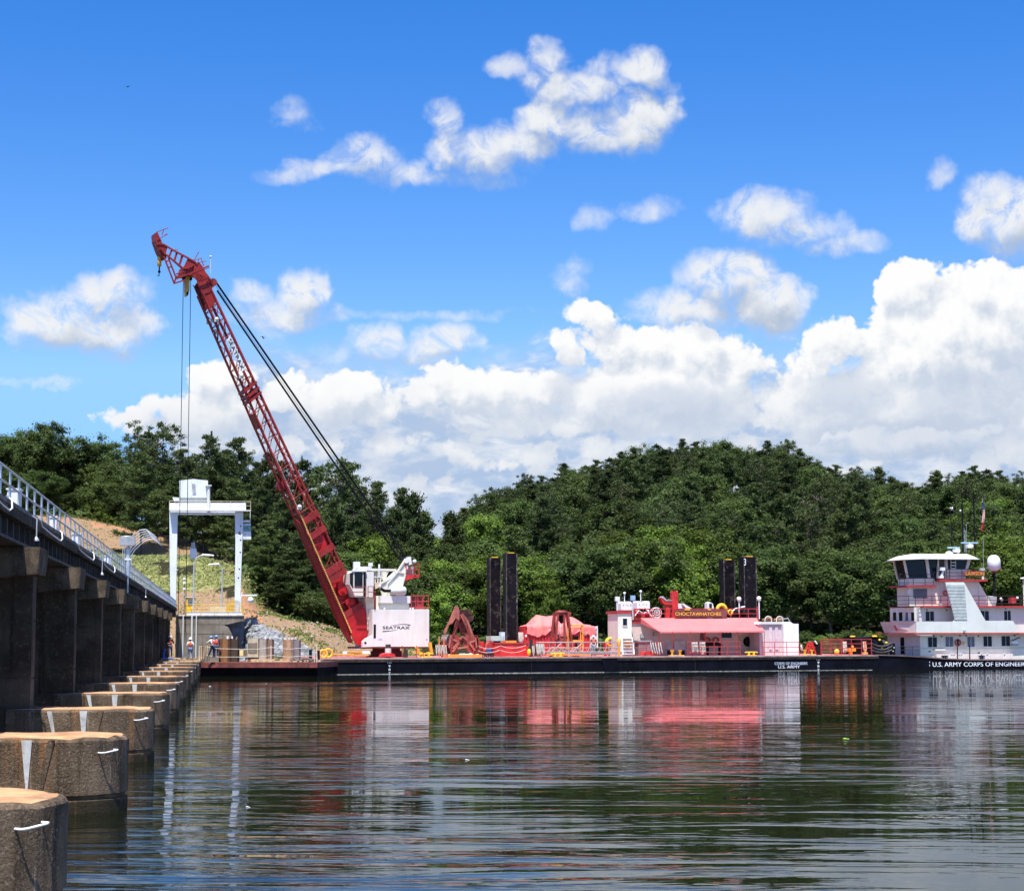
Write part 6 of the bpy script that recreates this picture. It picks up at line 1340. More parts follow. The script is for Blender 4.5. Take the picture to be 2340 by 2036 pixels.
h1 = corner_house('lower_house', 2035, 2103, 1448, 1503, W_, 6.8, M_PINKW, zbase=zdk-.05)
u, z = FT.px(2103, 1448, W_); b.part('front_wall', MB().box(u-.03, u, W_, W_+6.8, zdk-.05, z), M_PK, h1)
def win(x0, y0, x1, y1, w, m, host, nm='window'):
    mb = KT.B(x0, y0, x1, y1, w-.03, .03); o = b.part(nm, mb, m, host)
    xm = (x0+x1)/2; return o
fr_ = MB()
for (x0, x1, y0, y1, m) in ((2121, 2141, 1455.5, 1478.5, M_GLASS), (2161, 2178, 1454.5, 1477.5, M_SHADE), (2211, 2227, 1454.5, 1477.5, M_SHADE), (2247.5, 2266.5, 1453.5, 1477, M_GLASS), (2289, 2308, 1453, 1476, M_GLASS), (2352, 2370, 1453, 1476, M_GLASS)):
    win(x0, y0, x1, y1, W_, m, h1); xm = (x0+x1)/2
    KT.B(xm-.6, y0, xm+.6, y1, W_-.06, .03, fr_); KT.B(x0-.8, y0-.8, x1+.8, y0, W_-.05, .05, fr_); KT.B(x0-.8, y1, x1+.8, y1+.8, W_-.05, .05, fr_); KT.B(x0-.8, y0, x0, y1, W_-.05, .05, fr_); KT.B(x1, y0, x1+.8, y1, W_-.05, .05, fr_)
b.part('window_frames', fr_, M_WHITE, h1)
# front door on the front face
def front(u, w0, w1, y0, y1, x, mb=None, th=.04):
    z0 = FT.px(x, y0, (w0+w1)/2)[1]; z1 = FT.px(x, y1, (w0+w1)/2)[1]; return (mb or MB()).box(u-th, u, w0, w1, z1, z0)
def w_at(u, x):     # depth at which photo column x crosses the cross-wise plane u
    o = FT.I @ Vector((0, 0, CAMZ)); dd = FT.I.to_3x3() @ ray(x, 1450); return (o+dd*((u-o.x)/dd.x)).y
u1_ = FT.px(2103, 1448, W_)[0]-.03
b.part('door', front(u1_, w_at(u1_, 2066), w_at(u1_, 2058), 1456, 1494, 2062), M_GLASS, h1)
dk = MB()
b.part('belt', KT.B(2090, 1445.5, 2330, 1448.5, W_-.78, 8.2, KT.B(2329.5, 1446, 2600, 1448.8, W_-.75, 8.2)), mat('dark red edge', (.40, .07, .045), .5))
# bow bulwark
A_, Bq = FT.p3(2096, 1420, .15), FT.p3(2011, 1421, 6.6); C_, D_ = FT.p3(2022, 1448, 6.6), FT.p3(2096, 1448, .15)
b.part('bow_bulwark', MB().prism([tuple(A_), tuple(Bq), tuple(C_), tuple(D_)], (.12, .03, 0)).prism([tuple(D_), tuple(C_), tuple(C_+Vector((1.2, 1.5, -.02))), tuple(D_+Vector((1.5, 0, -.02)))], (0, 0, -.14)), M_PK)
b.part('bow_port', MB().prism([tuple(A_.lerp(Bq, f).lerp(D_.lerp(C_, f), g)-Vector((.05, .02, 0))) for f, g in ((.64, .3), (.60, .3), (.57, .72), (.61, .72))], (.04, 0, 0)), M_TRIM)
bw = MB().prism([FT.p3(x, y, .15) for x, y in ((2094, 1420), (2178, 1420), (2181, 1418), (2182, 1412), (2160, 1330), (2203, 1330), (2252, 1418), (2315, 1418), (2328, 1442), (2328, 1446), (2094, 1447.5))], (0, .14, 0))
b.part('side_bulwark', bw, M_GREYW)
lp = MB()
for i in range(11): yy = 1336+i*7.4; f = (yy-1330)/88; KT.B(2163+f*20, yy, 2204+f*7, yy+5.8, .10, .05, lp)
b.part('wing_rail_shadow', lp, mat('grey green rail shadow', (.40, .44, .42), .5))  # grey green slats paint the railing's shadow on the slanted wing
# second house
h2 = corner_house('middle_house', 2040, 2100, 1387, 1421, 1.6, 5.9, M_GREYW, zbase=FT.px(2103, 1446, 1.6)[1])
u2, z2 = FT.px(2100, 1387, 1.6); wn_ = w_at(u2-1.3, 2040)
fw = MB().prism([(u2+1.3, 1.58, FT.px(2100, 1421, 1.6)[1]-.2), (u2+.6, 1.58, z2), (u2-1.0, 2.4, z2), (u2-1.6, 2.6, FT.px(2100, 1421, 1.6)[1]-.2)], (0, .1, 0))
un_ = FT.px(2038, 1400, 7.0)[0]
nose = MB().box(un_, u2+.2, 2.3, 7.4, FT.px(2100, 1446, 1.6)[1], z2)
b.part('nose_house', nose, mat('white pink paint', (.70, .64, .58), .5, streak=.2), h2)
b.part('nose_shoulder', MB().prism([(un_, 2.31, z2), (u2+.4, 1.62, z2), (u2+.9, 1.58, FT.px(2100, 1421, 1.6)[1]-.3), (un_, 2.31, FT.px(2100, 1421, 1.6)[1]-.3)], (0, .12, 0)), M_GREYW, h2)
uf = un_
for xa, xb in ((2042.6, 2049), (2056, 2063), (2071, 2076), (2084, 2090)):
    b.part('window', front(uf, w_at(uf, xb), w_at(uf, xa), 1399, 1418, (xa+xb)/2), M_SHADE if xa == 2071 else M_GLASS, h2)
fr_ = MB()
for (x0, x1) in ((2115.5, 2134.5), (2241, 2260), (2295, 2310), (2356, 2372)):
    win(x0, 1397-(x0-2115)*.007, x1, 1418.6-(x0-2115)*.007, 1.6, M_GLASS, h2); xm = (x0+x1)/2; KT.B(xm-.7, 1396.5-(x0-2115)*.007, xm+.7, 1418.6, 1.54, .03, fr_)
b.part('window_frames', fr_, M_WHITE, h2)
z3 = FT.px(2200, 1384, .9)[1]
b.part('upper_deck', MB().box(FT.px(2036, 1384, 7.6)[0], UE-1, 1.0, 7.9, FT.px(2200, 1388, 1.0)[1], z3), M_TRIM)
# third house
w3 = 2.4
u3, zt3 = FT.px(2077, 1336, w3); ue3 = FT.px(2235, 1328, w3)[0]
h3 = b.part('upper_house', MB().prism([(u3, w3, z3), (FT.px(2268, 1384, w3)[0], w3, z3), (ue3, w3, FT.px(2235, 1327, w3)[1]), (u3+2.2, w3, FT.px(2235, 1327, w3)[1]), (u3+2.2, w3, zt3), (u3, w3, zt3)], (0, 2.5, 0)), M_PINKW)
b.part('window', KT.B(2087, 1345, 2119, 1367, w3-.04, .04), M_SHADE, h3); b.part('control_box', KT.B(2076, 1347, 2081, 1356, w3-.15, .15), M_WHITE, h3)
b.part('seam', KT.B(2236, 1336, 2236.8, 1384, w3-.015, .015), M_GREY, h3)
za = FT.px(2100, 1341, w3-.6)[1]; zb_ = FT.px(2100, 1337, w3-.6)[1]
b.part('wheelhouse_deck', MB().box(FT.px(2033, 1338, w3+3)[0], FT.px(2140, 1338, w3-.6)[0], w3-.6, w3+3.2, za, zb_), M_TRIM)
b.part('aft_deck', MB().box(FT.px(2147, 1325, w3-.9)[0], FT.px(2257, 1325, w3-.9)[0], w3-.9, w3+5, FT.px(2200, 1328, w3-.9)[1], FT.px(2200, 1323.5, w3-.9)[1]), M_TRIM)
# wheelhouse
w4 = 2.2
wh = b.part('wheelhouse', KT.poly([(2077, 1337), (2077, 1322), (2135, 1321), (2136, 1336)], w4, 2.2), M_GREYW)
u0_, zA = FT.px(2066, 1277, w4); zB = FT.px(2056, 1322, w4)[1]
core = MB().prism([(FT.px(2076, 1321, w4)[0], w4+.15, zB), (FT.px(2146, 1321, w4)[0], w4+.15, zB), (FT.px(2146, 1277, w4)[0], w4+.15, zA), (FT.px(2067, 1277, w4)[0], w4+.15, zA)], (0, 2.1, 0))
b.part('glazing', core, M_GLASS, wh)
pf = MB()
for a, c2, wd in (((2065, 1277), (2074.5, 1322), .24), ((2117, 1277), (2123, 1322), .28), ((2144, 1277), (2141, 1321), .12)):
    b.part('window_post', KT.bar((a[0], a[1], w4+.05), (c2[0], c2[1], w4+.05), wd, .14), M_PK, wh)
fa_ = MB()
for wq in (w4+2.15, ): fa_.bar((FT.px(2065.5, 1277, w4)[0], wq, zA), (FT.px(2075, 1322, w4)[0], wq, zB), .14, .16)
b.part('front_posts', fa_, M_PK, wh)
aft = b.part('aft_cabin', KT.poly([(2160, 1323), (2162, 1277), (2219, 1277), (2206, 1323)], w4+.1, 2.6), M_PK, wh)
b.part('aft_glass', KT.poly([(2166, 1279), (2211, 1279), (2206, 1300), (2167, 1300)], w4+.04, .07), M_GLASS, wh)
b.part('doorway', KT.poly([(2141, 1322), (2143, 1277), (2162, 1277), (2160, 1322)], w4+.35, .1), mat('dark doorway', (.06, .05, .045), .6), wh); b.part('door_frame', KT.B(2143, 1277, 2146.5, 1321, w4+.2, .2, KT.B(2159, 1277, 2161.5, 1321, w4+.2, .2)), M_PK, wh)
rf = [(2021.5, 1279.5), (2034, 1274), (2048, 1268.5), (2066, 1265.5), (2100, 1264.6), (2219.5, 1265), (2235, 1273.5), (2234, 1275), (2100, 1276), (2048, 1278), (2030, 1280)]
rmb = MB()
sec = [(w4-1.0, 44, .25), (w4-.6, 36, .7), (w4+.2, 20, 1.0), (w4+1.6, 4, 1.0), (w4+2.6, 0, 1.0), (w4+3.4, 8, .7), (w4+3.8, 14, .25)]
base = [FT.px(x, y, w4-.6) for x, y in rf]; zlow = min(z for u, z in base)+.08
V = []; n_ = len(base)
for w, sh_, s_ in sec:
    for (u, z), (x, y) in zip(base, rf):
        if x < 2090: u = FT.px(x+sh_*min(1, (2095-x)/45), y, w)[0]
        V.append((u, w, zlow+(z-zlow)*s_))
rmb.add(V, [(i*n_+k, i*n_+(k+1) % n_, (i+1)*n_+(k+1) % n_, (i+1)*n_+k) for i in range(len(sec)-1) for k in range(n_)], True).add(V[:n_], [tuple(range(n_))]).add(V[-n_:], [tuple(reversed(range(n_)))])
b.part('wheelhouse_roof', rmb, mat('cream roof paint', (.78, .76, .68), .45, var=.04))
# rails
M_BR = mat('black rail', (.03, .02, .025), .5)
def trail(x0, x1, ys, yb, w, xs, nm='rail', wend=None):
    mb = MB()
    for y in ys: KT.T([(x0, y, w), (x1, y, w)], .025, mb, 5)
    if wend is not None:
        for y in ys: KT.T([(x0, y, w), (x0, y, wend)], .025, mb, 5) if False else mb.tube([FT.p3(x0, y, w), FT.p3(x0, y, w)+Vector((0, wend-w, 0))], .025, 5)
    for x in xs: KT.T([(x, ys[0], w), (x, yb, w)], .03, mb, 5)
    b.part(nm, mb, M_BR)
trail(2077, 2168, (1361.5, 1371, 1380), 1385, 1.15, (2077, 2092, 2111, 2130, 2150, 2166), wend=6); trail(2222, 2345, (1361.5, 1371, 1379), 1385, 1.15, (2222, 2237, 2256.5, 2290, 2333))
trail(2056, 2134, (1312, 1321, 1331), 1337, w3-.5, (2056, 2067, 2087, 2114, 2134)); trail(2163, 2256, (1300.5, 1308, 1316), 1324, w3-.8, (2163, 2170, 2198, 2212, 2236, 2255))
# deck fittings
def TT(name, lab, cat, x, y, w, group=None): return Thing(name, lab, cat, group, FT, FT.p3(x, y, w))
nb = b.part('name_board', KT.poly([(2202, 1310), (2205, 1305), (2248, 1305), (2251, 1310), (2248, 1316), (2205, 1316)], w3-.9, .05), mat('rust red board', (.22, .05, .02), .6)); lettering(b, 'LAWSON', 2207, 2249, 1306.5, 1314.5, w3-.905, mat('orange lettering', (.75, .32, .05), .5), FT, par=nb)
b.part('ladder', (lambda mb: [KT.T([(2173, 1273, w4-.3), (2173, 1322, w4-.3)], .03, mb, 5), KT.T([(2184, 1273, w4-.3), (2184, 1322, w4-.3)], .03, mb, 5), [KT.bar((2173, y, w4-.3), (2184, y, w4-.3), .05, .08, mb) for y in range(1278, 1322, 7)]] and mb)(MB()), M_CREAM)
b.part('search_light', (lambda mb: (KT.B(2149, 1295.5, 2160, 1303.5, w4-.7, .5, mb), KT.bar((2156, 1304, w4-.5), (2151, 1316, w4-.5), .12, .2, mb), KT.B(2147, 1316, 2157, 1321, w4-.7, .4, mb)) and mb)(MB()), M_WHITE)
b.part('search_light_lens', MB().lathe([(.22, 0), (.2, .05)], (FT.px(2148.5, 1299.5, w4-.5)[0], w4-.5, FT.px(2148, 1299.5, w4-.5)[1]), 12, 'X'), M_GLASS)
u, z = FT.px(2169, 1268, w4+1); b.part('roof_dome', MB().lathe([(.36, z-.1), (.37, z+.1), (.3, z+.24), (.16, z+.33), (.01, z+.35)], (u, w4+1, 0), 16), M_WHITE)
for (x0, x1, y, xb, yb2) in ((2165, 2193, 1251.5, 2186, 1262), (2196, 2235, 1240.5, 2216, 1252)):
    u0_, z_ = FT.px(x0, y, w4+1.5); u1_2, _ = FT.px(x1, y, w4+1.5); ub, zb2 = FT.px(xb, yb2, w4+1.5)
    rd = b.part('radar', MB().tube([(u0_, w4+1.5, z_), (u1_2, w4+1.5, z_)], .07, 8), M_BLUEG); b.part('radar_base', MB().box(ub-.25, ub+.25, w4+1.3, w4+1.8, zb2, z_-.12).ball((ub+.12, w4+1.4, zb2+.12), .2, 8).tube([(ub, w4+1.5, z_-.14), (ub, w4+1.5, z_)], .07, 6), M_WHITE, rd)
b.part('radar_stand', (lambda mb: [KT.T([(x, 1250, w4+1.5), (x, 1266, w4+1.5)], .03, mb, 5) for x in (2201, 2205, 2211, 2218, 2221)] and mb)(MB()), M_BLACK)
ms = MB()
KT.T([(2171.5, 1166, w4+2.4), (2174, 1200, w4+2.4), (2176, 1262, w4+2.4)], .06, ms, 6); KT.T([(2198.5, 1145, w4+2.4), (2201, 1262, w4+2.4)], .08, ms, 6); KT.T([(2224.5, 1134, w4+2.4), (2228.5, 1268, w4+2.4)], .08, ms, 6)
KT.T([(2225, 1135, w4+2.4), (2246, 1136, w4+2.4)], .03, ms, 5); KT.T([(2176, 1198, w4+2.4), (2224, 1189, w4+2.4)], .03, ms, 5)
for y in range(1205, 1258, 8): KT.T([(2173, y, w4+2.35), (2177.5, y+5, w4+2.35)], .025, ms, 4)
b.part('masts', ms, M_BLACK)
wp = MB(); 
for x, y0 in ((2203, 1205), (2205.5, 1212), (2208, 1197)): KT.T([(x, y0, w4+2.2), (x+1, 1262, w4+2.2)], .018, wp, 4)
KT.T([(2247, 1228, w4+2.8), (2247, 1298, w4+2.8)], .02, wp, 4); b.part('whip_aerials', wp, M_GALV)
u, z = FT.px(2174, 1161, w4+2.4); b.part('anemometer', MB().tube([(u-.16, w4+2.4, z), (u+.12, w4+2.4, z)], .06, 6).box(u+.08, u+.16, w4+2.38, w4+2.42, z-.12, z+.14).tube([(u, w4+2.4, z), (u, w4+2.4, z-.2)], .02, 5), M_WHITE)
u, z = FT.px(2194.5, 1167, w4+2.4); b.part('mast_lamp', MB().ball((u, w4+2.4, z), .09, 7), M_WHITE)
fl = Thing('ensign_flag', 'drooping striped flag hanging limp from the towboat mast', 'flag', frame=FT, loc=FT.p3(2247, 1215, w4+2.4))
def flagm(y0, y1, xa, wd, name, m, ph):
    N = 14; V = []
    for j in range(N+1):
        f = j/N; y = y0+(y1-y0)*f; c_ = xa+1.5*math.sin(f*3+ph)
        for i in range(7): g = i/6; V.append(tuple(FT.p3(c_+(g-.5)*wd, y, w4+2.4+.12*math.sin(g*9+f*2))))
    fl.part(name, MB().add(V, [(j*7+i, j*7+i+1, (j+1)*7+i+1, (j+1)*7+i) for j in range(N) for i in range(6)], True), m)
def stripes():
    m = bpy.data.materials.new('striped cloth'); m.use_nodes = True; T = NT(m.node_tree); T.n.clear()
    co = T.node('ShaderNodeTexCoord').outputs['Object']; sp = T.node('ShaderNodeSeparateXYZ', inp={0: co})
    s_ = T.m('SINE', T.m('MULTIPLY', T.m('ADD', T.m('MULTIPLY', sp.outputs[0], 2.4), sp.outputs[2]), 26.0))
    c = T.mix(T.m('GREATER_THAN', s_, 0.0), (.70, .70, .72), (.50, .02, .04))
    o = T.node('ShaderNodeOutputMaterial'); T.l.new(T.node('ShaderNodeBsdfPrincipled', inp={'Base Color': c, 'Roughness': .8}).outputs[0], o.inputs[0]); return m
flagm(1147, 1166, 2245.5, 3.5, 'canton', mat('navy cloth', (.04, .06, .28), .8), 0); flagm(1165, 1194, 2246.5, 5.5, 'stripes', stripes(), .8); flagm(1195, 1213, 2245.5, 4.5, 'fold', mat('red cloth', (.50, .02, .04), .8), 2)
fl.part('halyard', KT.T([(2245, 1136, w4+2.4), (2245.5, 1150, w4+2.4)], .01, None, 4), M_WHITE)
u, z = FT.px(2271.5, 1299, 4.2); zt5 = FT.px(2271.5, 1268, 4.2)[1]; r = .62
sd = b.part('satellite_dome', MB().lathe([(.2, z-.25), (.4, z-.15), (r, z-.02), (r, zt5-.62), (r*.92, zt5-.36), (r*.7, zt5-.14), (r*.4, zt5-.03), (.01, zt5)], (u, 4.2, 0), 24), M_WHITE); b.part('dome_pole', MB().tube([(u, 4.2, z-.2), (u, 4.2, z3)], .13, 10), M_BLACK, sd)
b.part('flange', MB().lathe([(.3, z-.36), (.3, z-.28), (.18, z-.26)], (u, 4.2, 0), 14), M_TRIM, sd)
ft = MB(); KT.B(2262, 1363, 2278, 1372, 2.6, .8, ft); KT.poly([(2263, 1371), (2278, 1371), (2275, 1384), (2268, 1384)], 2.6, .8, ft); b.part('vent_funnel', ft, M_GREY)
b.part('deck_box', KT.B(2258, 1362, 2270, 1370, 3.4, .6), M_WHITE); b.part('fire_box', KT.B(2311, 1365, 2323, 1378, 3, .6), mat('dull red machine', (.3, .03, .035), .6)); b.part('deck_lamps', (lambda mb: [mb.ball(FT.p3(x, y, 2.8), .12, 7) for x, y in ((2287, 1368), (2289, 1371), (2325, 1366))] and mb)(MB()), M_WHITE)
u, z = FT.px(2338, 1322, 4); b.part('lamp_post', MB().tube([(u, 4, z), (u, 4, z3)], .05, 6).lathe([(.3, z), (.22, z+.1), (.05, z+.12)], (u, 4, 0), 12), M_GREYW)
u, z = FT.px(2226, 1303, w3-.3); b.part('red_beacon', MB().lathe([(.22, z-.15), (.21, z), (.12, z+.12), (.01, z+.15)], (u, w3-.3, 0), 12), M_REDD)
b.part('aft_light', KT.B(2240, 1298, 2251, 1303, w3-.3, .3, KT.B(2244, 1303, 2249, 1324, w3-.2, .1)), M_GREYW)
u, z = FT.px(2189.5, 1468, W_-.15); b.part('life_ring', MB().torus((u, W_-.12, z), .27, .07, 'Y', 22, 8), mat('faded red ring', (.45, .06, .05), .6)); b.part('ring_bracket', KT.B(2187.8, 1460, 2191, 1476, W_-.2, .06), M_BLACK)
u, z = FT.px(2161, 1355, w3-.12); b.part('life_ring', MB().torus((u, w3-.1, z), .2, .06, 'Y', 18, 7), M_REDD)
u, z = FT.px(2203, 1469, W_-.15); b.part('yellow_lamp', MB().lathe([(.03, z+.16), (.05, z+.05), (.1, z-.1), (.06, z-.16)], (u, W_-.12, 0), 8), M_YEL)
for x in (2187.5, 2215.5): u, z = FT.px(x, 1476, .3); b.part('deck_post', MB().tube([(u, .3, zdk), (u, .3, z)], .05, 8), M_BLACK)
b.part('air_conditioner', KT.B(2314, 1465, 2327, 1470, W_-.4, .4), M_WHITE); b.part('air_conditioner_base', KT.B(2315, 1470, 2327, 1475, W_-.35, .35), M_GREY)
b.part('gallows', KT.T([(2313, 1463, W_-.2), (2328, 1457, W_-.2), (2331, 1456, W_-.2)], .04, None, 5), M_BLACK)
b.part('deck_bench', KT.B(2140, 1494, 2315, 1500, W_-.5, .5, zb=zdk), M_PK); b.part('hand_line', KT.T([(2104, 1481, W_-.1), (2200, 1482, W_-.1), (2345, 1479.5, W_-.1)], .015, None, 4), M_GREY)
b.part('awning_box', KT.B(2137, 1483, 2161, 1486, W_-.35, .35), M_CREAM); b.part('hull_mark_plates', KT.B(2122, 1487, 2127, 1489.5, W_-.02, .02, KT.B(2235, 1490, 2239, 1493, W_-.02, .02)), M_BLACK)
for x in (2175, 2180, 2192, 2197, 2243, 2256, 2295): u, z = FT.px(x, 1494, .35); b.part('pipe_hoop', MB().torus((u, .35, z-.05), .1, .025, 'Y', 10, 5, 0, 180).tube([(u-.1, .35, z-.05), (u-.1, .35, zdk)], .025, 5).tube([(u+.1, .35, z-.05), (u+.1, .35, zdk)], .025, 5), M_WHITE)
for n_, (x0, x1) in enumerate(((2152, 2167), (2237, 2251))): b.part('kevel', KT.B(x0, 1497.5, x1, 1499, .3, .15, KT.B(x0+4, 1499, x0+6, 1505, .3, .15, KT.B(x1-6, 1499, x1-4, 1505, .3, .15), zdk), None), M_BLACK)
trail(2050, 2101, (1477, 1485), 1497, .3, (2068, 2086), nm='bow_rail')
b.part('wall_lamps', (lambda mb: [mb.ball(FT.p3(x, y, W_-.1), .07, 6) for x, y in ((2134, 1453), (2152, 1454), (2194, 1452), (2208, 1452), (2236, 1453), (2319, 1452), (2118, 1393), (2163, 1394), (2298, 1391))] and mb)(MB()), M_BLACK)
b.part('floodlights', KT.B(2203, 1440, 2208, 1444, -.1, .2, KT.B(2147, 1379, 2153, 1384, 1.0, .2)), M_GREY)
# pushing knees and chains between barge and towboat
t = Thing('dark_workboat', 'small black workboat with yellow lamps between barge and towboat', 'workboat', frame=FB, loc=(49.6, 10.5, ZD))
uA, zA2 = FB.px(1937, 1458, 9.6); uB, _ = FB.px(2032, 1458, 9.6)
t.part('hull', MB().box(uA, uB+1, 9.6, 12.6, -.6, FB.px(1980, 1480, 9.6)[1]), M_BLACK)
cb = t.part('cabin', KB.poly([(1944, 1482), (1946, 1458), (1980, 1457), (1990, 1454), (2020, 1456), (2034, 1482)], 9.8, 2.2), M_BLACK)
t.part('window', KB.poly([(1994, 1461), (2001, 1461), (2006, 1470), (1999, 1471)], 9.76, .05, KB.poly([(2014, 1462), (2021, 1462), (2031, 1474), (2023, 1474)], 9.76, .05)), M_SHADE, cb)
t.part('lamp', (lambda mb: [mb.lathe([(.26, z-.05), (.26, z+.05), (.1, z+.08)], (u, 9.7, 0), 10) for u, z in (FB.px(1948.5, 1454, 9.7), FB.px(1998.5, 1453.5, 9.7))] and [mb.ball(FB.p3(x, y, 9.6), .13, 7) for x, y in ((2010, 1462.5), (2025.5, 1469), (2015.5, 1479.5))] and mb)(MB()), M_YEL)
for n_, (y, s_) in enumerate(((1469, 8), (1477, 8), (1485, 6))):
    mb = MB(); mb.tube([FT.p3(1990+48*i/10, y+s_*4*(i/10)*(1-i/10), 1.0) for i in range(11)], .10, 8)
    single('rubber_fender_line', mb, mat('pale edged rubber', (.035, .032, .034), .6, var=.5, scale=4), ['top black fender hose slung between barge and towboat', 'middle black fender hose slung between barge and towboat', 'bottom black fender hose slung between barge and towboat'][n_], 'fender', 'fender hoses between barge and towboat', FT)
t = TT('push_knee', 'black steel pushing knee at the towboat bow', 'push knee', 2040, 1495, 1.2); mb = MB(); KT.B(2036, 1470, 2042, 1492, 1.2, .5, mb)
t.part('post', MB().box(*(lambda a: (a[0]-.15, a[0]+.2))(FT.px(2040, 1490, 1.2)), 1.1, 1.6, pl[0].z-.4, FT.px(2040, 1470, 1.2)[1]), M_BLACK); t.part('bolts', (lambda mb: [mb.ball(FT.p3(x, y, 1.05), .06, 5) for x, y in ((2038, 1474), (2043, 1480), (2041, 1488))] and mb)(MB()), M_GREYW)
# ------------------------------------------------------------------ people
def skinned(name, joints, edges, m, sub=2, root=0):
    """one continuous surface grown round a skeleton: joints = {key: (position, radius)}"""
    keys = list(joints); me = bpy.data.meshes.new(name); me.from_pydata([joints[k][0] for k in keys], [(keys.index(a), keys.index(b)) for a, b in edges], [])
    o = bpy.data.objects.new(name, me); COL.objects.link(o); sk = o.modifiers.new('s', 'SKIN'); sk.use_smooth_shade = True
    for i, k in enumerate(keys): r = joints[k][1]; me.skin_vertices[0].data[i].radius = (r, r) if not isinstance(r, tuple) else r; me.skin_vertices[0].data[i].use_root = i == root
    ss = o.modifiers.new('u', 'SUBSURF'); ss.levels = ss.render_levels = sub
    dg = bpy.context.evaluated_depsgraph_get(); nm = bpy.data.meshes.new_from_object(o.evaluated_get(dg)); o.modifiers.clear(); o.data = nm; bpy.data.meshes.remove(me); nm.materials.clear(); nm.materials.append(m)
    nm.polygons.foreach_set('use_smooth', [True]*len(nm.polygons)); return o
def person(label, pos, face, jt, top, vest, legs, helmet, hair=(.05, .03, .02), sc_=1.0, cat='person'):
    """jt: joint positions in the person's own frame (x right, y forward, z up); clothes follow the same joints"""
    e = bpy.data.objects.new('person', None); COL.objects.link(e); e.location = pos; e.rotation_euler = (0, 0, face); e.scale = (sc_,)*3; tag(e, label, cat)
    V = {k: Vector(q) for k, q in jt.items()}
    B = {'pel': (V['pel'], (.13, .11)), 'wst': (V['pel'].lerp(V['chest'], .45), (.12, .10)), 'chest': (V['chest'], (.155, .12)), 'neck': (V['neck'], .06), 'hd': (V['head']-Vector((0, 0, .06)), (.07, .085)), 'ht': (V['head']+Vector((0, 0, .06)), (.085, .1)), 'nose': (V['head']+Vector((0, .085, -.02)), .022)}
    E = [('pel', 'wst'), ('wst', 'chest'), ('chest', 'neck'), ('neck', 'hd'), ('hd', 'ht'), ('hd', 'nose')]
    for s in 'LR':
        B.update({'sh'+s: (V['sh'+s], .062), 'el'+s: (V['el'+s], .043), 'wr'+s: (V['wr'+s], .028), 'pm'+s: (V['wr'+s]+(V['wr'+s]-V['el'+s]).normalized()*.07, (.035, .02)), 'hp'+s: (V['hp'+s], .095), 'kn'+s: (V['kn'+s], .06), 'an'+s: (V['an'+s], .042), 'toe'+s: (V['toe'+s], .035)})
        E += [('chest', 'sh'+s), ('sh'+s, 'el'+s), ('el'+s, 'wr'+s), ('wr'+s, 'pm'+s), ('pel', 'hp'+s), ('hp'+s, 'kn'+s), ('kn'+s, 'an'+s), ('an'+s, 'toe'+s)]
        d = (V['wr'+s]-V['el'+s]).normalized(); sd = d.cross(Vector((0, 1, 0))); sd = sd.normalized() if sd.length > .1 else Vector((1, 0, 0)); fw = d.cross(sd)
        for i, (o_, L) in enumerate(((-.03, .065), (-.01, .08), (.01, .078), (.03, .06))):
            B['f%d%s' % (i, s)] = (V['wr'+s]+d*(.10+L*.6)+sd*o_+fw*.008, .010); B['g%d%s' % (i, s)] = (V['wr'+s]+d*(.10+L)+sd*o_+fw*.03, .008); E += [('pm'+s, 'f%d%s' % (i, s)), ('f%d%s' % (i, s), 'g%d%s' % (i, s))]
        B['th'+s] = (V['wr'+s]+d*.05+sd*(.05 if s == 'R' else -.05), .011); E.append(('pm'+s, 'th'+s))
    bd = skinned('body', B, E, M_SKIN, 1); bd.parent = e
    up = {'pel': (V['pel']+Vector((0, 0, .02)), (.15, .13)), 'wst': (V['pel'].lerp(V['chest'], .45), (.145, .125)), 'chest': (V['chest'], (.18, .145)), 'nk': (V['neck']-Vector((0, 0, .03)), .08)}
    UE_ = [('pel', 'wst'), ('wst', 'chest'), ('chest', 'nk')]
    for s in 'LR': up.update({'sh'+s: (V['sh'+s], .082), 'el'+s: (V['el'+s], .060), 'cf'+s: (V['el'+s].lerp(V['wr'+s], .75), .046)}); UE_ += [('chest', 'sh'+s), ('sh'+s, 'el'+s), ('el'+s, 'cf'+s)]
    skinned('shirt', up, UE_, top, 1).parent = e
    if vest: skinned('life_vest', {'a': (V['pel'].lerp(V['chest'], .25), (.165, .15)), 'b': (V['pel'].lerp(V['chest'], .7), (.185, .17)), 'c': (V['chest']+Vector((0, 0, .05)), (.18, .155)), 'd': (V['neck']-Vector((0, .0, .05)), (.11, .11))}, [('a', 'b'), ('b', 'c'), ('c', 'd')], vest, 1).parent = e
    tr = {'pel': (V['pel'], (.155, .135))}; TE = []
    for s in 'LR': tr.update({'hp'+s: (V['hp'+s], .112), 'kn'+s: (V['kn'+s], .078), 'an'+s: (V['kn'+s].lerp(V['an'+s], .93), .062)}); TE += [('pel', 'hp'+s), ('hp'+s, 'kn'+s), ('kn'+s, 'an'+s)]
    skinned('trousers', tr, TE, legs, 1).parent = e
    for s in 'LR': bt = skinned('boot', {'a': (V['an'+s], .055), 'b': (V['an'+s].lerp(V['toe'+s], .5)-Vector((0, 0, .01)), .05), 'c': (V['toe'+s], .045)}, [('a', 'b'), ('b', 'c')], mat('work boots', (.08, .05, .03), .7), 1); bt.parent = e
    hd = V['head']
    if helmet is not None:
        o = MB().lathe([(.165, -.005), (.165, .01), (.135, .02), (.13, .07), (.10, .115), (.05, .14), (.001, .145)], hd+Vector((0, .01, .045)), 16).box(hd.x-.09, hd.x+.09, hd.y+.10, hd.y+.2, hd.z+.04, hd.z+.055).build('helmet', helmet); o.parent = e
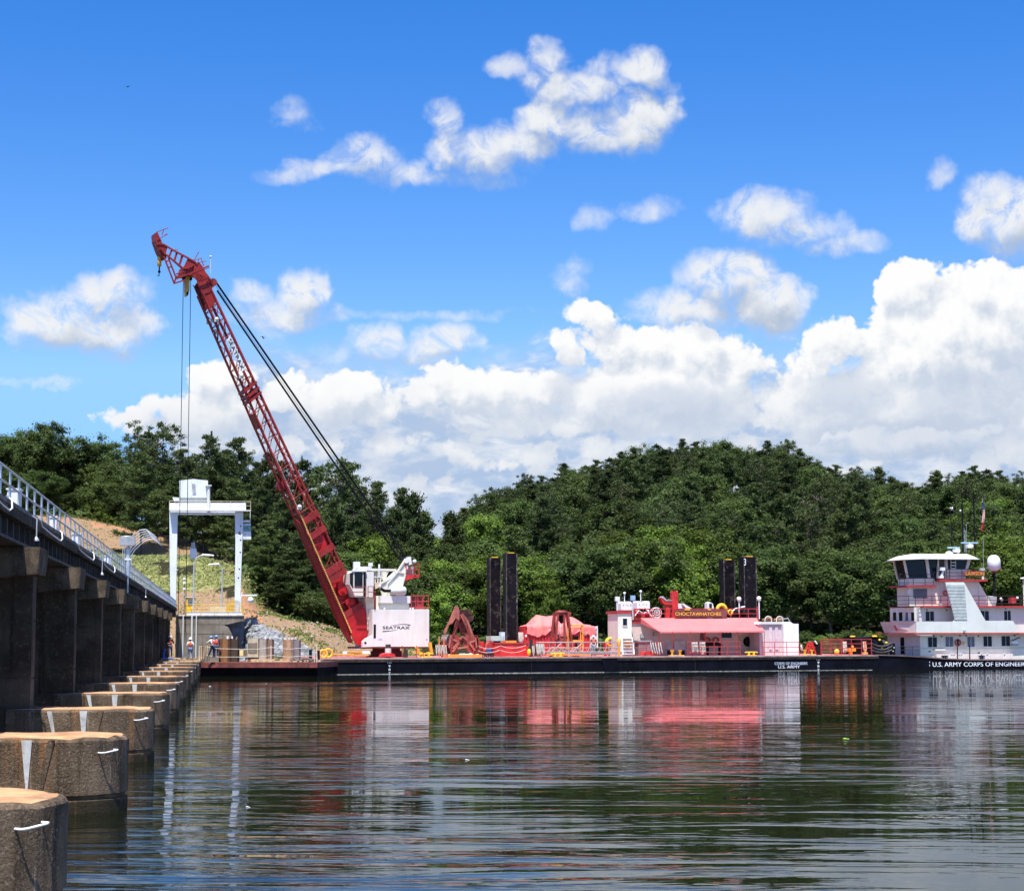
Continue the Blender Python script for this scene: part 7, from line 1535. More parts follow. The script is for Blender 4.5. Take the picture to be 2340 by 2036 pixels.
    o = MB().ball(hd+Vector((0, -.02, .03)), .108, 9, 1.15).build('hair', mat('dark hair', hair, .8)); o.parent = e
    return e
def stand(**k):
    j = dict(pel=(0, 0, .95), chest=(0, .0, 1.32), neck=(0, .0, 1.50), head=(0, .02, 1.64), shL=(-.19, 0, 1.42), shR=(.19, 0, 1.42), elL=(-.27, -.02, 1.15), elR=(.27, -.02, 1.15), wrL=(-.24, .12, .95), wrR=(.24, .12, .95), hpL=(-.10, 0, .90), hpR=(.10, 0, .90), knL=(-.13, .03, .50), knR=(.13, .03, .50), anL=(-.14, 0, .09), anR=(.14, 0, .09), toeL=(-.16, .14, .05), toeR=(.16, .14, .05)); j.update(k); return j
def feet(x, y, Y): p = P(x, y, Y); return p
AWAY = 0.0
pz = feet(388, 1503, 150.2); person('worker in black shirt, orange vest and white helmet by the dam wall', pz, R(200), stand(elL=(-.30, .05, 1.18), wrL=(-.12, .24, 1.22), elR=(.3, .05, 1.18), wrR=(.16, .26, 1.16), head=(0, .05, 1.63)), M_BLKC, M_VEST, M_NAVY, M_HELM)
pz = feet(434.5, 1508.5, 149.6); person('worker in white shirt, red vest, blue jeans and white helmet seen from behind', pz, R(8), stand(elL=(-.28, .0, 1.16), wrL=(-.16, .2, 1.05), elR=(.28, .0, 1.16), wrR=(.16, .2, 1.05), knL=(-.16, .03, .5), anL=(-.2, 0, .09), toeL=(-.22, .14, .05), knR=(.15, .02, .5), anR=(.18, 0, .09), toeR=(.2, .14, .05)), M_WHTC, M_VEST, M_DENIM, M_HELM)
pz = feet(486, 1503.5, 148.9); person('worker in orange vest and blue helmet reaching out to the left', pz, R(55), stand(chest=(0, .08, 1.3), neck=(0, .13, 1.47), head=(0, .18, 1.6), shL=(-.19, .1, 1.4), shR=(.19, .1, 1.4), elL=(-.24, .35, 1.22), wrL=(-.2, .6, 1.15), elR=(.24, .32, 1.2), wrR=(.15, .52, 1.12), knL=(-.14, .15, .52), anL=(-.14, .35, .15), toeL=(-.15, .48, .12)), M_WHTC, M_VEST, M_NAVY, M_HELMB)
pz = feet(494, 1503, 149.8); person('worker in blue helmet and dark vest standing behind the reaching one', pz, R(20), stand(), M_NAVY, M_VEST, M_NAVY, M_HELMB)
pz = feet(541, 1505, 151.5); person('worker in white shirt and orange vest half hidden by the steel section', pz, R(150), stand(elL=(-.3, .1, 1.2), wrL=(-.2, .3, 1.0)), M_WHTC, M_VEST, M_DENIM, None)
sit = dict(pel=(0, 0, .16), chest=(0, -.06, .52), neck=(0, -.04, .70), head=(0, .0, .84), shL=(-.19, -.05, .62), shR=(.19, -.05, .62), elL=(-.27, -.1, .38), elR=(.27, -.08, .38), wrL=(-.26, -.22, .12), wrR=(.26, -.2, .12), hpL=(-.1, .02, .14), hpR=(.1, .02, .14), knL=(-.15, .46, .24), knR=(.14, .48, .2), anL=(-.17, .9, .09), anR=(.15, .92, .09), toeL=(-.19, .98, .18), toeR=(.17, 1.0, .18))
pz = feet(375, 1510, 149.4); e = person('person in a hooded blue jacket sitting with legs stretched out', pz, R(-80), sit, M_BLUEC, None, M_DENIM, None)
hd = MB().ball((0, -.015, .85), .135, 9, 1.1).build('hood', M_BLUEC); hd.parent = e
q = FB.M @ Vector((FB.px(1356.5, 1490, 3.9)[0], 3.9, ZD)); person('deck worker in white helmet and red vest beside the gangway rail', q, R(15), stand(elL=(-.3, .04, 1.16), wrL=(-.27, .1, .92), elR=(.3, .04, 1.16), wrR=(.27, .1, .92)), mat('dark red cloth', (.22, .02, .02), .8), M_VEST, mat('pale blue jeans', (.25, .32, .45), .85), M_HELM)
q = FB.M @ Vector((FB.px(1318, 1490, 5.6)[0], 5.6, ZD)); person('worker in dark clothes behind the yellow steel cage', q, R(-60), stand(), M_BLKC, None, M_BLKC, None)
for n_, (x, y, Y) in enumerate(((375, 1510, 149.4),)):
    p_ = P(x, y, Y); single('wooden_plank', MB().box(p_.x-.9, p_.x+1.2, p_.y-.35, p_.y+.45, p_.z-.12, p_.z), M_WOOD, 'bleached plank under the sitting person in blue', 'plank')
for n_, (x, y, Y, lab) in enumerate(((388, 1503, 150.2, 'wooden staging under the worker in black'), (434.5, 1508.5, 149.6, 'wooden staging under the worker in white'))):
    p_ = P(x, y, Y); single('staging', MB().box(p_.x-.7, p_.x+.9, p_.y-.4, p_.y+.9, p_.z-.1, p_.z), M_WOOD, lab, 'staging', 'wooden staging of the crew')
# birds over the lake
for n_, (x, y) in enumerate(((600, 770), (602, 773), (292, 199))):
    p_ = P(x, y, 130); mb = MB(); mb.ball(p_, .07, 6, .6).add([p_+Vector((0, -.05, 0)), p_+Vector((-.28, 0, .12)), p_+Vector((0, .06, 0)), p_+Vector((.28, 0, .12))], [(0, 1, 2), (0, 2, 3)])
    single('bird', mb, M_BLACK, ['upper dark bird flying right of the crane ropes', 'lower dark bird flying right of the crane ropes', 'lone tiny bird high in the upper left sky'][n_], 'bird', loc=p_)
# bits floating on the water
for n_, (x, y, r, lab, m) in enumerate(((565, 1844, .03, 'small white float on the near water', M_WHITE), (479, 1568, .06, 'white foam lump on the water below the work float', M_WHITE), (608, 1562, .035, 'small white scrap on the dark water under the barge', M_WHITE), (1066, 1736, .04, 'white float near the crane reflection', M_WHITE), (1931, 1688, .07, 'bright green weed floating on the right water', mat('bright weed', (.25, .45, .05), .7)))):
    d = ray(x, y); t_ = -CAMZ/d.z; c_ = Vector((0, 0, CAMZ))+d*t_; single('floating_bit', MB().ball((c_.x, c_.y, .01), r, 7, .3).ball((c_.x+r*1.3, c_.y, .0), r*.6, 6, .3), m, lab, 'debris', loc=(c_.x, c_.y, 0))

# ------------------------------------------------------------------ trees
def leaf_mat(name, c0, c1, rough=.55, trans=.45):
    m = bpy.data.materials.new(name); m.use_nodes = True; T = NT(m.node_tree); T.n.clear()
    co = T.node('ShaderNodeTexCoord').outputs['Object']; rnd = T.node('ShaderNodeObjectInfo').outputs['Random']
    isl = T.node('ShaderNodeNewGeometry').outputs['Random Per Island']
    f = T.m('ADD', T.m('MULTIPLY', T.noise(co, .55, 3, .6), .6), T.m('ADD', T.m('MULTIPLY', isl, .35), T.m('MULTIPLY', rnd, .35)))
    c = T.mix(T.mr(f, .35, .95), c0, c1)
    c = T.node('ShaderNodeHueSaturation', inp={'Hue': T.m('ADD', .485, T.m('MULTIPLY', rnd, .03)), 'Saturation': 1.0, 'Value': T.m('ADD', .82, T.m('MULTIPLY', T.m('FRACT', T.m('MULTIPLY', rnd, 7.31)), .4)), 'Color': c}).outputs[0]
    d = T.node('ShaderNodeBsdfPrincipled', inp={'Base Color': c, 'Roughness': rough, 'Specular IOR Level': .25})
    t = T.node('ShaderNodeBsdfTranslucent', inp={'Color': c}); mx = T.node('ShaderNodeMixShader', inp={0: trans, 1: d, 2: t})
    o = T.node('ShaderNodeOutputMaterial'); T.l.new(mx.outputs[0], o.inputs[0]); return m
L_MID = leaf_mat('mid green leaves', (.046, .074, .018), (.115, .165, .038))
L_DARK = leaf_mat('deep green leaves', (.034, .060, .015), (.090, .135, .032))
L_LIGHT = leaf_mat('yellow green leaves', (.065, .115, .016), (.19, .27, .040))
L_PINE = leaf_mat('pine needles', (.030, .050, .014), (.080, .110, .030), .6, .25)
L_PINEL = leaf_mat('warm pine needles', (.032, .052, .013), (.098, .125, .032), .6, .25)
L_DEAD = leaf_mat('bare grey twigs', (.10, .085, .07), (.22, .19, .16), .8, .0)
nrng = np.random.default_rng(11)
def leaves(cen, nrm, size, asp=1.0, dirv=None):
    """one small quad per point, roughly facing nrm, drawn out along dirv if given"""
    n = len(cen); nn = nrm/np.linalg.norm(nrm, axis=1, keepdims=True)
    a = nrng.normal(size=(n, 3)) if dirv is None else dirv+nrng.normal(size=(n, 3))*.35
    a -= (a*nn).sum(1, keepdims=True)*nn; a /= np.linalg.norm(a, axis=1, keepdims=True)+1e-9; b = np.cross(nn, a)
    s = (size*nrng.uniform(.5, 1.35, n))[:, None]; a = a*s*asp; b = b*s
    k = nrng.uniform(.3, .9, (n, 1))
    return np.stack([cen-a, cen-b*k, cen+a, cen+b], 1).reshape(-1, 3)
def leaf_mesh(name, V, m):
    n = len(V)//4; me = bpy.data.meshes.new(name)
    me.vertices.add(len(V)); me.vertices.foreach_set('co', V.astype(np.float32).ravel())
    me.loops.add(n*4); me.loops.foreach_set('vertex_index', np.arange(n*4)); me.polygons.add(n); me.polygons.foreach_set('loop_start', np.arange(n)*4)
    me.polygons.foreach_set('loop_total', np.full(n, 4)); me.update(calc_edges=True); me.materials.append(m); return me
def unit(n):
    v = nrng.normal(size=(n, 3)); return v/np.linalg.norm(v, axis=1, keepdims=True)
def decid(seed, h=14., r=4.6, base=.18, nc=150, nl=95, size=.15, squash=1.0):
    global nrng; nrng = np.random.default_rng(seed); out = []; cz = h*(base+1)/2; rz = h*(1-base)/2
    nlb = 7; lobes = [(nrng.uniform(-.45, .45)*r, nrng.uniform(-.45, .45)*r, cz+nrng.uniform(-.45, .5)*rz, nrng.uniform(.42, .72)) for _ in range(nlb)]
    for i in range(nc):
        lx, ly, lz, lr = lobes[i % nlb]; u = unit(1)[0]; u[2] = u[2]*.95+.1; rr = nrng.uniform(.7, 1.08)*lr
        c = np.array([lx+u[0]*r*rr, ly+u[1]*r*rr, min(lz+u[2]*rz*rr*squash, h-.2-nrng.uniform(0, .9))])
        if c[2] < h*base*.6: c[2] = h*base*nrng.uniform(.6, 1.5)
        cr = nrng.uniform(.35, 1.05)*r/4.6; n = int(nl*(cr**1.6)/.55)+20
        g = nrng.normal(size=(n, 3))*cr*.55; p = c+g*np.array([1, 1, .8])
        o_ = (c-np.array([0, 0, cz*.8])); o_ = o_/(np.linalg.norm(o_)+1e-6); out.append(leaves(p, o_*.55+g/cr*.5+unit(n)*.75+np.array([0, 0, .35]), size))
    return np.concatenate(out)
def pine(seed, h=17., r=4.2, base=.3, size=.085, flat=.22, taper=1.0):
    global nrng; nrng = np.random.default_rng(seed); out = []; br = []; z = h*base
    while z < h-.2:
        f = (z-h*base)/(h*(1-base)); R_ = r*(1-f**1.5*taper*.93)*nrng.uniform(.65, 1.12)+.25
        for k in range(nrng.integers(3, 6)):
            a = nrng.uniform(0, 2*math.pi); L = R_*nrng.uniform(.55, 1.15); up = nrng.uniform(-.05, .35)+f*.35
            tip = np.array([math.cos(a)*L*.95, math.sin(a)*L*.95, z+up*L]); br.append(((0, 0, z), tuple(tip)))
            m = max(2, int(L/.42)); dv = np.array([math.cos(a), math.sin(a), up+.25])
            for j in range(m):
                t = (j+.8)/m
                if t < .3: continue
                c = np.array([math.cos(a)*L*t, math.sin(a)*L*t, z+up*L*t+.1])+nrng.normal(size=3)*[.22, .22, .1]; cr = nrng.uniform(.28, .6)*(1.15-.45*f)
                n = int(75*cr/.45); g = nrng.normal(size=(n, 3))*[cr*.75, cr*.75, cr*flat*1.7]; g += dv*nrng.uniform(-.3, .5, (n, 1))*cr
                out.append(leaves(c+g, unit(n)*.9+np.array([0, 0, .5]), size, 2.6, np.tile(dv, (n, 1))))
        z += nrng.uniform(.4, .95)*(h/17)
    n = 60; q = nrng.uniform(0, 1, (n, 1)); out.append(leaves(np.array([0, 0, h-1.3])+np.concatenate([nrng.normal(size=(n, 2))*.16*(1.3-q), q*1.5], 1), unit(n)+[0, 0, .2], size, 2.4, np.tile([0, 0, 1.], (n, 1))))
    return np.concatenate(out), br
def umbrella_pine(seed, h=18., r=3.6):
    global nrng; nrng = np.random.default_rng(seed); out = []; br = []
    for i in range(64):
        z = h*nrng.uniform(.46, .99); f = (z/h-.46)/.53; a = nrng.uniform(0, 2*math.pi); L = r*nrng.uniform(.15, 1.1)*math.sin(math.pi*min(1, .22+f*.74))**.6
        c = np.array([math.cos(a)*L, math.sin(a)*L, z]); br.append(((0, 0, z-L*.5), tuple(c))); cr = nrng.uniform(.35, .8); n = int(190*cr**1.5)
        g = nrng.normal(size=(n, 3))*cr*.55*np.array([1, 1, .7]); out.append(leaves(c+g, g/cr+unit(n)*.8+[0, 0, .4], .09, 2.2))
    return np.concatenate(out), br
def trunk_mesh(name, h, r, br=(), lean=.3, seed=0):
    rg = random.Random(seed); mb = MB(); pts = [(0, 0, -1.2), (rg.uniform(-.1, .1), 0, h*.3), (rg.uniform(-lean, lean), rg.uniform(-lean, lean), h*.65), (rg.uniform(-lean, lean)*.5, 0, h*.97)]
    mb.tube(pts, r, 7, r*.18)
    for a, b in list(br)[::2]: mb.tube([a, b], r*.28, 4, r*.08)
    me = bpy.data.meshes.new(name); me.from_pydata(mb.v, [], mb.f); me.materials.append(M_BARK); me.polygons.foreach_set('use_smooth', [True]*len(mb.f)); return me
PR = {}
def limbs(h, r, seed):
    g = random.Random(seed); o = []
    for i in range(12): a = g.uniform(0, 6.28); z = h*g.uniform(.15, .5); o.append(((0, 0, z), (math.cos(a)*r*.6, math.sin(a)*r*.6, z+h*g.uniform(.1, .28))))
    return o
for i in range(4):
    h = (14, 15, 13, 16)[i]; r = (4.8, 4.3, 5.2, 4.2)[i]
    PR['d%d' % i] = (leaf_mesh('crown', decid(20+i, h, r, (.12, .2, .08, .15)[i]), L_MID), trunk_mesh('trunk', h*.8, .22, limbs(h, r, i), seed=i), h)
for i in range(2):
    PR['s%d' % i] = (leaf_mesh('crown', decid(40+i, 5.5, 3.0, .02, 70, 110, .12), L_LIGHT), trunk_mesh('trunk', 4, .1, seed=i), 5.5)
for i in range(3):
    V, br = pine(60+i, 17, (4.3, 3.6, 4.8)[i], (.26, .34, .2)[i]); PR['p%d' % i] = (leaf_mesh('crown', V, L_PINE), trunk_mesh('trunk', 17, .24, br, seed=i), 17)
V, br = pine(70, 11, 1.5, .1, .08, .3, 1.05); PR['spire'] = (leaf_mesh('crown', V, L_PINE), trunk_mesh('trunk', 11, .15, br), 11)
for i in range(2):
    V, br = umbrella_pine(80+i, 18, (3.4, 4.0)[i]); PR['u%d' % i] = (leaf_mesh('crown', V, L_PINE), trunk_mesh('trunk', 17.2, .24, br, seed=i), 18)
TREES = []
KINDN = {'d': 'broadleaf_tree', 's': 'shrub', 'p': 'pine_tree', 'u': 'pine_tree'}
def tree(kind, X, Y, h, m, label, group, wide=1.0, z=None):
    cm, tm, h0 = PR[kind]; s = h/h0; z = ground_z(X, Y)-.2 if z is None else z
    e = bpy.data.objects.new('pine_tree' if kind == 'spire' else KINDN[kind[0]], None); COL.objects.link(e)
    rz = trng.uniform(0, 6.28); e.location = (X, Y, z); e.rotation_euler = (0, 0, rz); e.scale = (s*wide, s*wide, s)
    tag(e, label, 'shrub' if kind[0] == 's' and kind != 'spire' else 'tree', group)
    c = bpy.data.objects.new('crown', cm); COL.objects.link(c); c.parent = e
    if m is not None and m != cm.materials[0]: c.material_slots[0].link = 'OBJECT'; c.material_slots[0].material = m
    t = bpy.data.objects.new('trunk', tm); COL.objects.link(t); t.parent = e
    TREES.append((X, Y, h)); return e
trng = random.Random(42)
SIL = [(-300, 985), (0, 985), (60, 978), (90, 968), (120, 985), (150, 992), (200, 1002), (240, 1012), (262, 1018), (285, 975), (310, 964), (335, 975), (350, 968), (372, 960), (395, 985), (415, 1025), (440, 1035), (462, 1020), (483, 992), (505, 1010), (522, 1030), (545, 1003), (565, 1035), (590, 1060), (612, 1040), (640, 1056), (660, 1078), (690, 1050), (720, 1075), (745, 1062), (775, 1045), (800, 1058), (815, 1085), (840, 1095), (860, 1100), (885, 1130), (900, 1140), (925, 1118), (950, 1125), (975, 1160), (992, 1190), (1008, 1192), (1030, 1170), (1052, 1165),
       (1075, 1150), (1090, 1131), (1105, 1145), (1125, 1111), (1148, 1115), (1175, 1110), (1199, 1080), (1222, 1100), (1238, 1088), (1260, 1092), (1288, 1061), (1320, 1065), (1362, 1053), (1400, 1045), (1420, 1034), (1474, 1020), (1500, 1016), (1529, 1006), (1560, 1005), (1600, 1011), (1626, 1008), (1672, 1010), (1693, 1020), (1730, 1018), (1754, 1009), (1775, 1016), (1801, 1002), (1830, 1030), (1850, 1045), (1869, 1052), (1890, 1070), (1909, 1068), (1955, 1066), (1990, 1085), (2006, 1072), (2035, 1092), (2067, 1098), (2103, 1100), (2139, 1077), (2170, 1082), (2225, 1066), (2282, 1077), (2310, 1090), (2325, 1079), (2345, 1085), (3000, 1080)]
sx = [a for a, b in SIL]; sy = [b for a, b in SIL]
def hmax(X, Y, slack=8):
    """the tallest a tree here can be and stay under the treeline of the photo"""
    x = px_of(X, Y); y = float(np.interp(x, sx, sy))+slack; d = ray(x, y); return CAMZ+d.z/d.y*Y - (ground_z(X, Y)-.2)
def at_px(x, Y): return (x-CX)/FPX*Y/math.cos(PITCH)
# skyline trees, each with its top where the photo has it
G_SKL, G_SKR = 'trees along the left skyline', 'trees along the hilltop skyline'
sky_l = [(-250, 985, 278, 'd0', L_DARK), (-205, 990, 282, 'd2', L_MID), (-155, 980, 276, 'd3', L_DARK), (-105, 985, 282, 'd1', L_DARK), (-60, 975, 280, 'd1', L_DARK), (-15, 985, 276, 'd0', L_DARK), (30, 985, 282, 'd2', L_DARK), (58, 968, 276, 'd3', L_DARK), (95, 962, 272, 'd1', L_MID), (135, 990, 282, 'd0', L_MID), (172, 996, 280, 'd3', L_DARK), (205, 1000, 284, 'd2', L_DARK), (240, 1010, 286, 'd1', L_MID), (308, 962, 262, 'u0', None), (372, 960, 264, 'u1', None), (262, 1020, 290, 'd0', L_DARK),
 (340, 985, 275, 'p0', None), (415, 1028, 270, 'p2', L_PINEL), (440, 1040, 280, 'p0', None), (483, 990, 254, 'p0', None), (520, 1030, 268, 'p1', None), (546, 1002, 256, 'p2', None), (585, 1058, 275, 'p1', L_PINEL), (612, 1038, 262, 'p1', None), (645, 1056, 262, 'p2', None), (690, 1048, 262, 'p0', None), (725, 1070, 268, 'p1', None), (778, 1043, 256, 'u1', None), (800, 1060, 262, 'p2', None), (838, 1092, 262, 'u0', None), (866, 1104, 266, 'p1', None), (922, 1118, 254, 'p1', None), (945, 1130, 258, 'spire', None), (968, 1170, 266, 'spire', None)]
names = {'d': 'broad rounded tree', 'p': 'layered dark pine', 'u': 'tall pine with a clumped crown', 's': 'small spiry conifer'}
def hang(x, y): return 'tallest' if False else ''
for n_, (x, y, Y, k, m) in enumerate(sky_l):
    X = at_px(x, Y); d = ray(x, y); h = CAMZ+d.z/d.y*Y-(ground_z(X, Y)-.2)
    if k == 'u0' or k == 'u1': lab = {308: 'tall pine with a clumped crown left of the crane cables', 372: 'tall pine with a clumped crown touching the crane cables', 778: 'pine crown behind the luffing ropes, above its neighbours', 838: 'narrow clumped pine right of the luffing ropes'}[x]
    else: lab = names[k[0]]+' on the left skyline of the photo'
    if 950 < x: lab = names[k[0]]+' on the left skyline of the photo'
    tree(k, X, Y, h, m, lab, G_SKL, wide=min(1.25, max(.75, 15/h)) if k[0] != 'u' else 1.0)
sky_r = [(1032, 1172, 300, 'spire', L_PINEL), (1060, 1162, 306, 'p1', L_PINEL), (1090, 1130, 330, 'u0', L_DARK), (1125, 1110, 345, 'u1', None), (1150, 1115, 350, 'd2', L_DARK), (1175, 1112, 362, 'd1', L_DARK), (1200, 1079, 372, 'u1', None), (1237, 1088, 378, 'p2', None), (1262, 1092, 382, 'p0', None), (1288, 1060, 396, 'p2', None), (1312, 1066, 398, 'd2', L_DARK), (1338, 1064, 404, 'p0', None), (1362, 1052, 408, 'p2', None), (1392, 1046, 414, 'p0', None), (1420, 1033, 420, 'p1', None), (1448, 1028, 424, 'p2', None),
 (1474, 1019, 426, 'd2', L_DARK), (1500, 1015, 430, 'p0', None), (1529, 1005, 432, 'd0', L_DARK), (1560, 1004, 432, 'p1', None), (1592, 1010, 432, 'p2', None), (1626, 1007, 434, 'd2', L_MID), (1650, 1012, 434, 'p0', None), (1672, 1009, 434, 'd1', L_DARK), (1700, 1018, 432, 'd2', L_MID), (1728, 1016, 432, 'd0', L_DARK), (1754, 1008, 430, 'p1', None), (1800, 1001, 428, 'u1', None), (1778, 1014, 430, 'd2', L_DARK), (1828, 1026, 426, 'p1', None), (1850, 1043, 424, 'd1', L_DARK), (1869, 1050, 420, 'u0', None), (1892, 1068, 416, 'p0', None), (1909, 1063, 412, 'p2', None), (1935, 1075, 410, 'd0', L_DARK), (1955, 1064, 408, 'u1', None), (1980, 1080, 406, 'd2', L_DARK), (2006, 1068, 404, 'spire', None), (2034, 1090, 404, 'spire', None), (2050, 1100, 404, 'spire', L_PINEL), (2078, 1100, 402, 'd1', L_MID), (2103, 1102, 402, 'd3', L_MID), (2139, 1076, 396, 'spire', None), (2128, 1088, 398, 'p1', None), (2165, 1082, 396, 'u0', None), (2196, 1078, 394, 'p1', None), (2225, 1065, 392, 'p2', None), (2252, 1072, 392, 'p0', None), (2282, 1076, 390, 'p2', None), (2305, 1092, 392, 'd2', L_DARK), (2326, 1076, 388, 'u0', None), (2356, 1084, 390, 'p0', None)]
for n_, (x, y, Y, k, m) in enumerate(sky_r):
    X = at_px(x, Y); d = ray(x, y); h = CAMZ+d.z/d.y*Y-(ground_z(X, Y)-.2)
    lab = {1801: '', 1090: 'dark round treetop at the foot of the hill skyline, by the cloud gap', 1125: 'dark pine standing above the left shoulder of the hill', 1800: 'open crowned tree at the very top of the hill, right of its middle', 2006: 'tall thin spire tree in the dip of the skyline right of the hill'}.get(x) or names[k[0]]+' on the skyline of the right hand hill'
    tree(k, X, Y, h, m, lab, G_SKR, wide=min(1.5, max(.8, 13/h)) if k != 'spire' else 1.0)
# front row along the shore: pixel column, top row, distance, kind, tint, width
front_r = [(870, 1290, 236, 'd0', L_LIGHT, 1), (905, 1250, 240, 'd1', L_MID, 1), (940, 1275, 236, 'd2', L_MID, 1), (975, 1262, 238, 'd3', L_LIGHT, 1), (1005, 1300, 234, 'd0', L_LIGHT, 1), (1035, 1240, 242, 'd1', L_MID, .8), (1060, 1300, 236, 'd2', L_MID, 1), (1095, 1240, 240, 'd0', L_LIGHT, 1), (1120, 1262, 238, 'd3', L_LIGHT, 1), (1160, 1300, 234, 'd1', L_LIGHT, 1), (1195, 1265, 238, 'd2', L_LIGHT, 1.1), (1235, 1300, 234, 'd3', L_LIGHT, .9), (1280, 1240, 242, 'd0', L_DARK, 1.1), (1330, 1262, 240, 'd2', L_DARK, 1.1),
 (1375, 1245, 240, 'd1', L_DARK, 1), (1420, 1262, 238, 'd0', L_MID, 1), (1465, 1230, 242, 'd2', L_MID, 1.1), (1505, 1200, 246, 'd1', L_LIGHT, 1.1), (1545, 1235, 240, 'd0', L_LIGHT, 1), (1580, 1215, 244, 'd3', L_LIGHT, 1), (1620, 1200, 246, 'd2', L_LIGHT, 1.1), (1665, 1240, 242, 'd1', L_MID, 1.1), (1710, 1262, 240, 'd0', L_MID, 1), (1755, 1240, 242, 'd2', L_DARK, 1.1), (1800, 1275, 238, 'd1', L_MID, 1), (1845, 1250, 242, 'd3', L_DARK, 1.1), (1890, 1265, 238, 'd0', L_DARK, 1.1), (1935, 1250, 240, 'd2', L_MID, 1.1), (1975, 1280, 238, 'd1', L_DARK, 1), (2015, 1250, 242, 'd0', L_MID, 1.1), (2060, 1260, 240, 'd2', L_DARK, 1.1), (2110, 1235, 244, 'd1', L_MID, 1.1), (2160, 1215, 246, 'd3', L_MID, 1), (2205, 1235, 244, 'd0', L_MID, 1), (2250, 1220, 246, 'd2', L_LIGHT, 1.1), (2295, 1235, 242, 'd1', L_LIGHT, 1.1), (2340, 1225, 244, 'd0', L_LIGHT, 1.1), (2385, 1230, 244, 'd3', L_MID, 1)]
tint = {id(L_LIGHT): 'yellow green', id(L_MID): 'mid green', id(L_DARK): 'dark green', id(L_PINE): 'dark', id(L_PINEL): 'olive green', id(None): 'dark'}
for (x, y, Y, k, m, wd) in front_r:
    X = at_px(x, Y); d = ray(x, y); h = CAMZ+d.z/d.y*Y-(ground_z(X, Y)-.2)
    tree(k, X, Y, h, m, '%s broadleaf tree in the front row on the far shore' % tint[id(m)], '%s trees of the front row on the far shore' % tint[id(m)], wide=wd*min(1.3, 14/h))
# the pines behind the gantry crane and boom
front_l = [(110, 1085, 284, 'd2', L_DARK), (150, 1095, 290, 'd0', L_MID), (138, 1128, 276, 's1', L_MID), (60, 1100, 286, 'd1', L_DARK), (20, 1060, 262, 'd0', L_DARK), (75, 1075, 262, 'd2', L_DARK), (125, 1090, 264, 'd1', L_DARK), (165, 1120, 270, 'd3', L_MID), (205, 1110, 271, 'd0', L_DARK), (245, 1085, 271, 'd2', L_MID), (325, 1035, 251, 'p2', L_PINEL), (290, 1110, 268, 'd1', L_DARK), (262, 1150, 269, 's0', L_LIGHT), (228, 1140, 269, 's1', L_LIGHT), (375, 1060, 262, 'p0', None), (410, 1090, 258, 'p2', None), (440, 1080, 260, 'p1', None), (470, 1110, 256, 'p0', None), (505, 1100, 256, 'p2', None), (540, 1090, 250, 'p0', L_PINEL), (570, 1130, 240, 'p2', L_PINEL), (600, 1110, 238, 'p0', None), (585, 1260, 231, 'p1', None), (615, 1190, 230, 'p2', L_PINEL), (650, 1140, 234, 'p0', L_PINEL), (640, 1290, 226, 'p1', None), (680, 1220, 228, 'p2', None), (715, 1150, 236, 'p1', L_PINEL), (735, 1240, 228, 'p0', L_PINEL), (765, 1140, 238, 'p2', None), (790, 1260, 230, 'd1', L_MID), (815, 1180, 236, 'p0', None), (845, 1200, 234, 'd3', L_LIGHT), (858, 1160, 242, 'p1', None), (890, 1180, 242, 'p0', None), (925, 1190, 246, 'p1', None), (955, 1225, 246, 'p1', None), (820, 1330, 226, 'd0', L_MID), (770, 1350, 225, 'd2', L_DARK), (715, 1350, 224, 's1', L_MID), (690, 1330, 226, 'd1', L_DARK)]
for (x, y, Y, k, m) in front_l:
    X = at_px(x, Y); d = ray(x, y); h = max(3, CAMZ+d.z/d.y*Y-(ground_z(X, Y)-.2)); kk = {'d': 'broadleaf tree', 'p': 'layered pine', 's': 'leafy shrub'}[k[0]]
    zone = 'behind the bridge rail' if x < 300 else 'behind the gantry crane' if x < 575 else 'behind the red boom'
    tree(k, X, Y, h, m, '%s %s %s on the left bank' % (tint[id(m)], kk, zone), '%s %ss %s' % (tint[id(m)], kk, zone), wide=min(1.4, max(.75, 13/h)) if k[0] != 's' else 1.2)
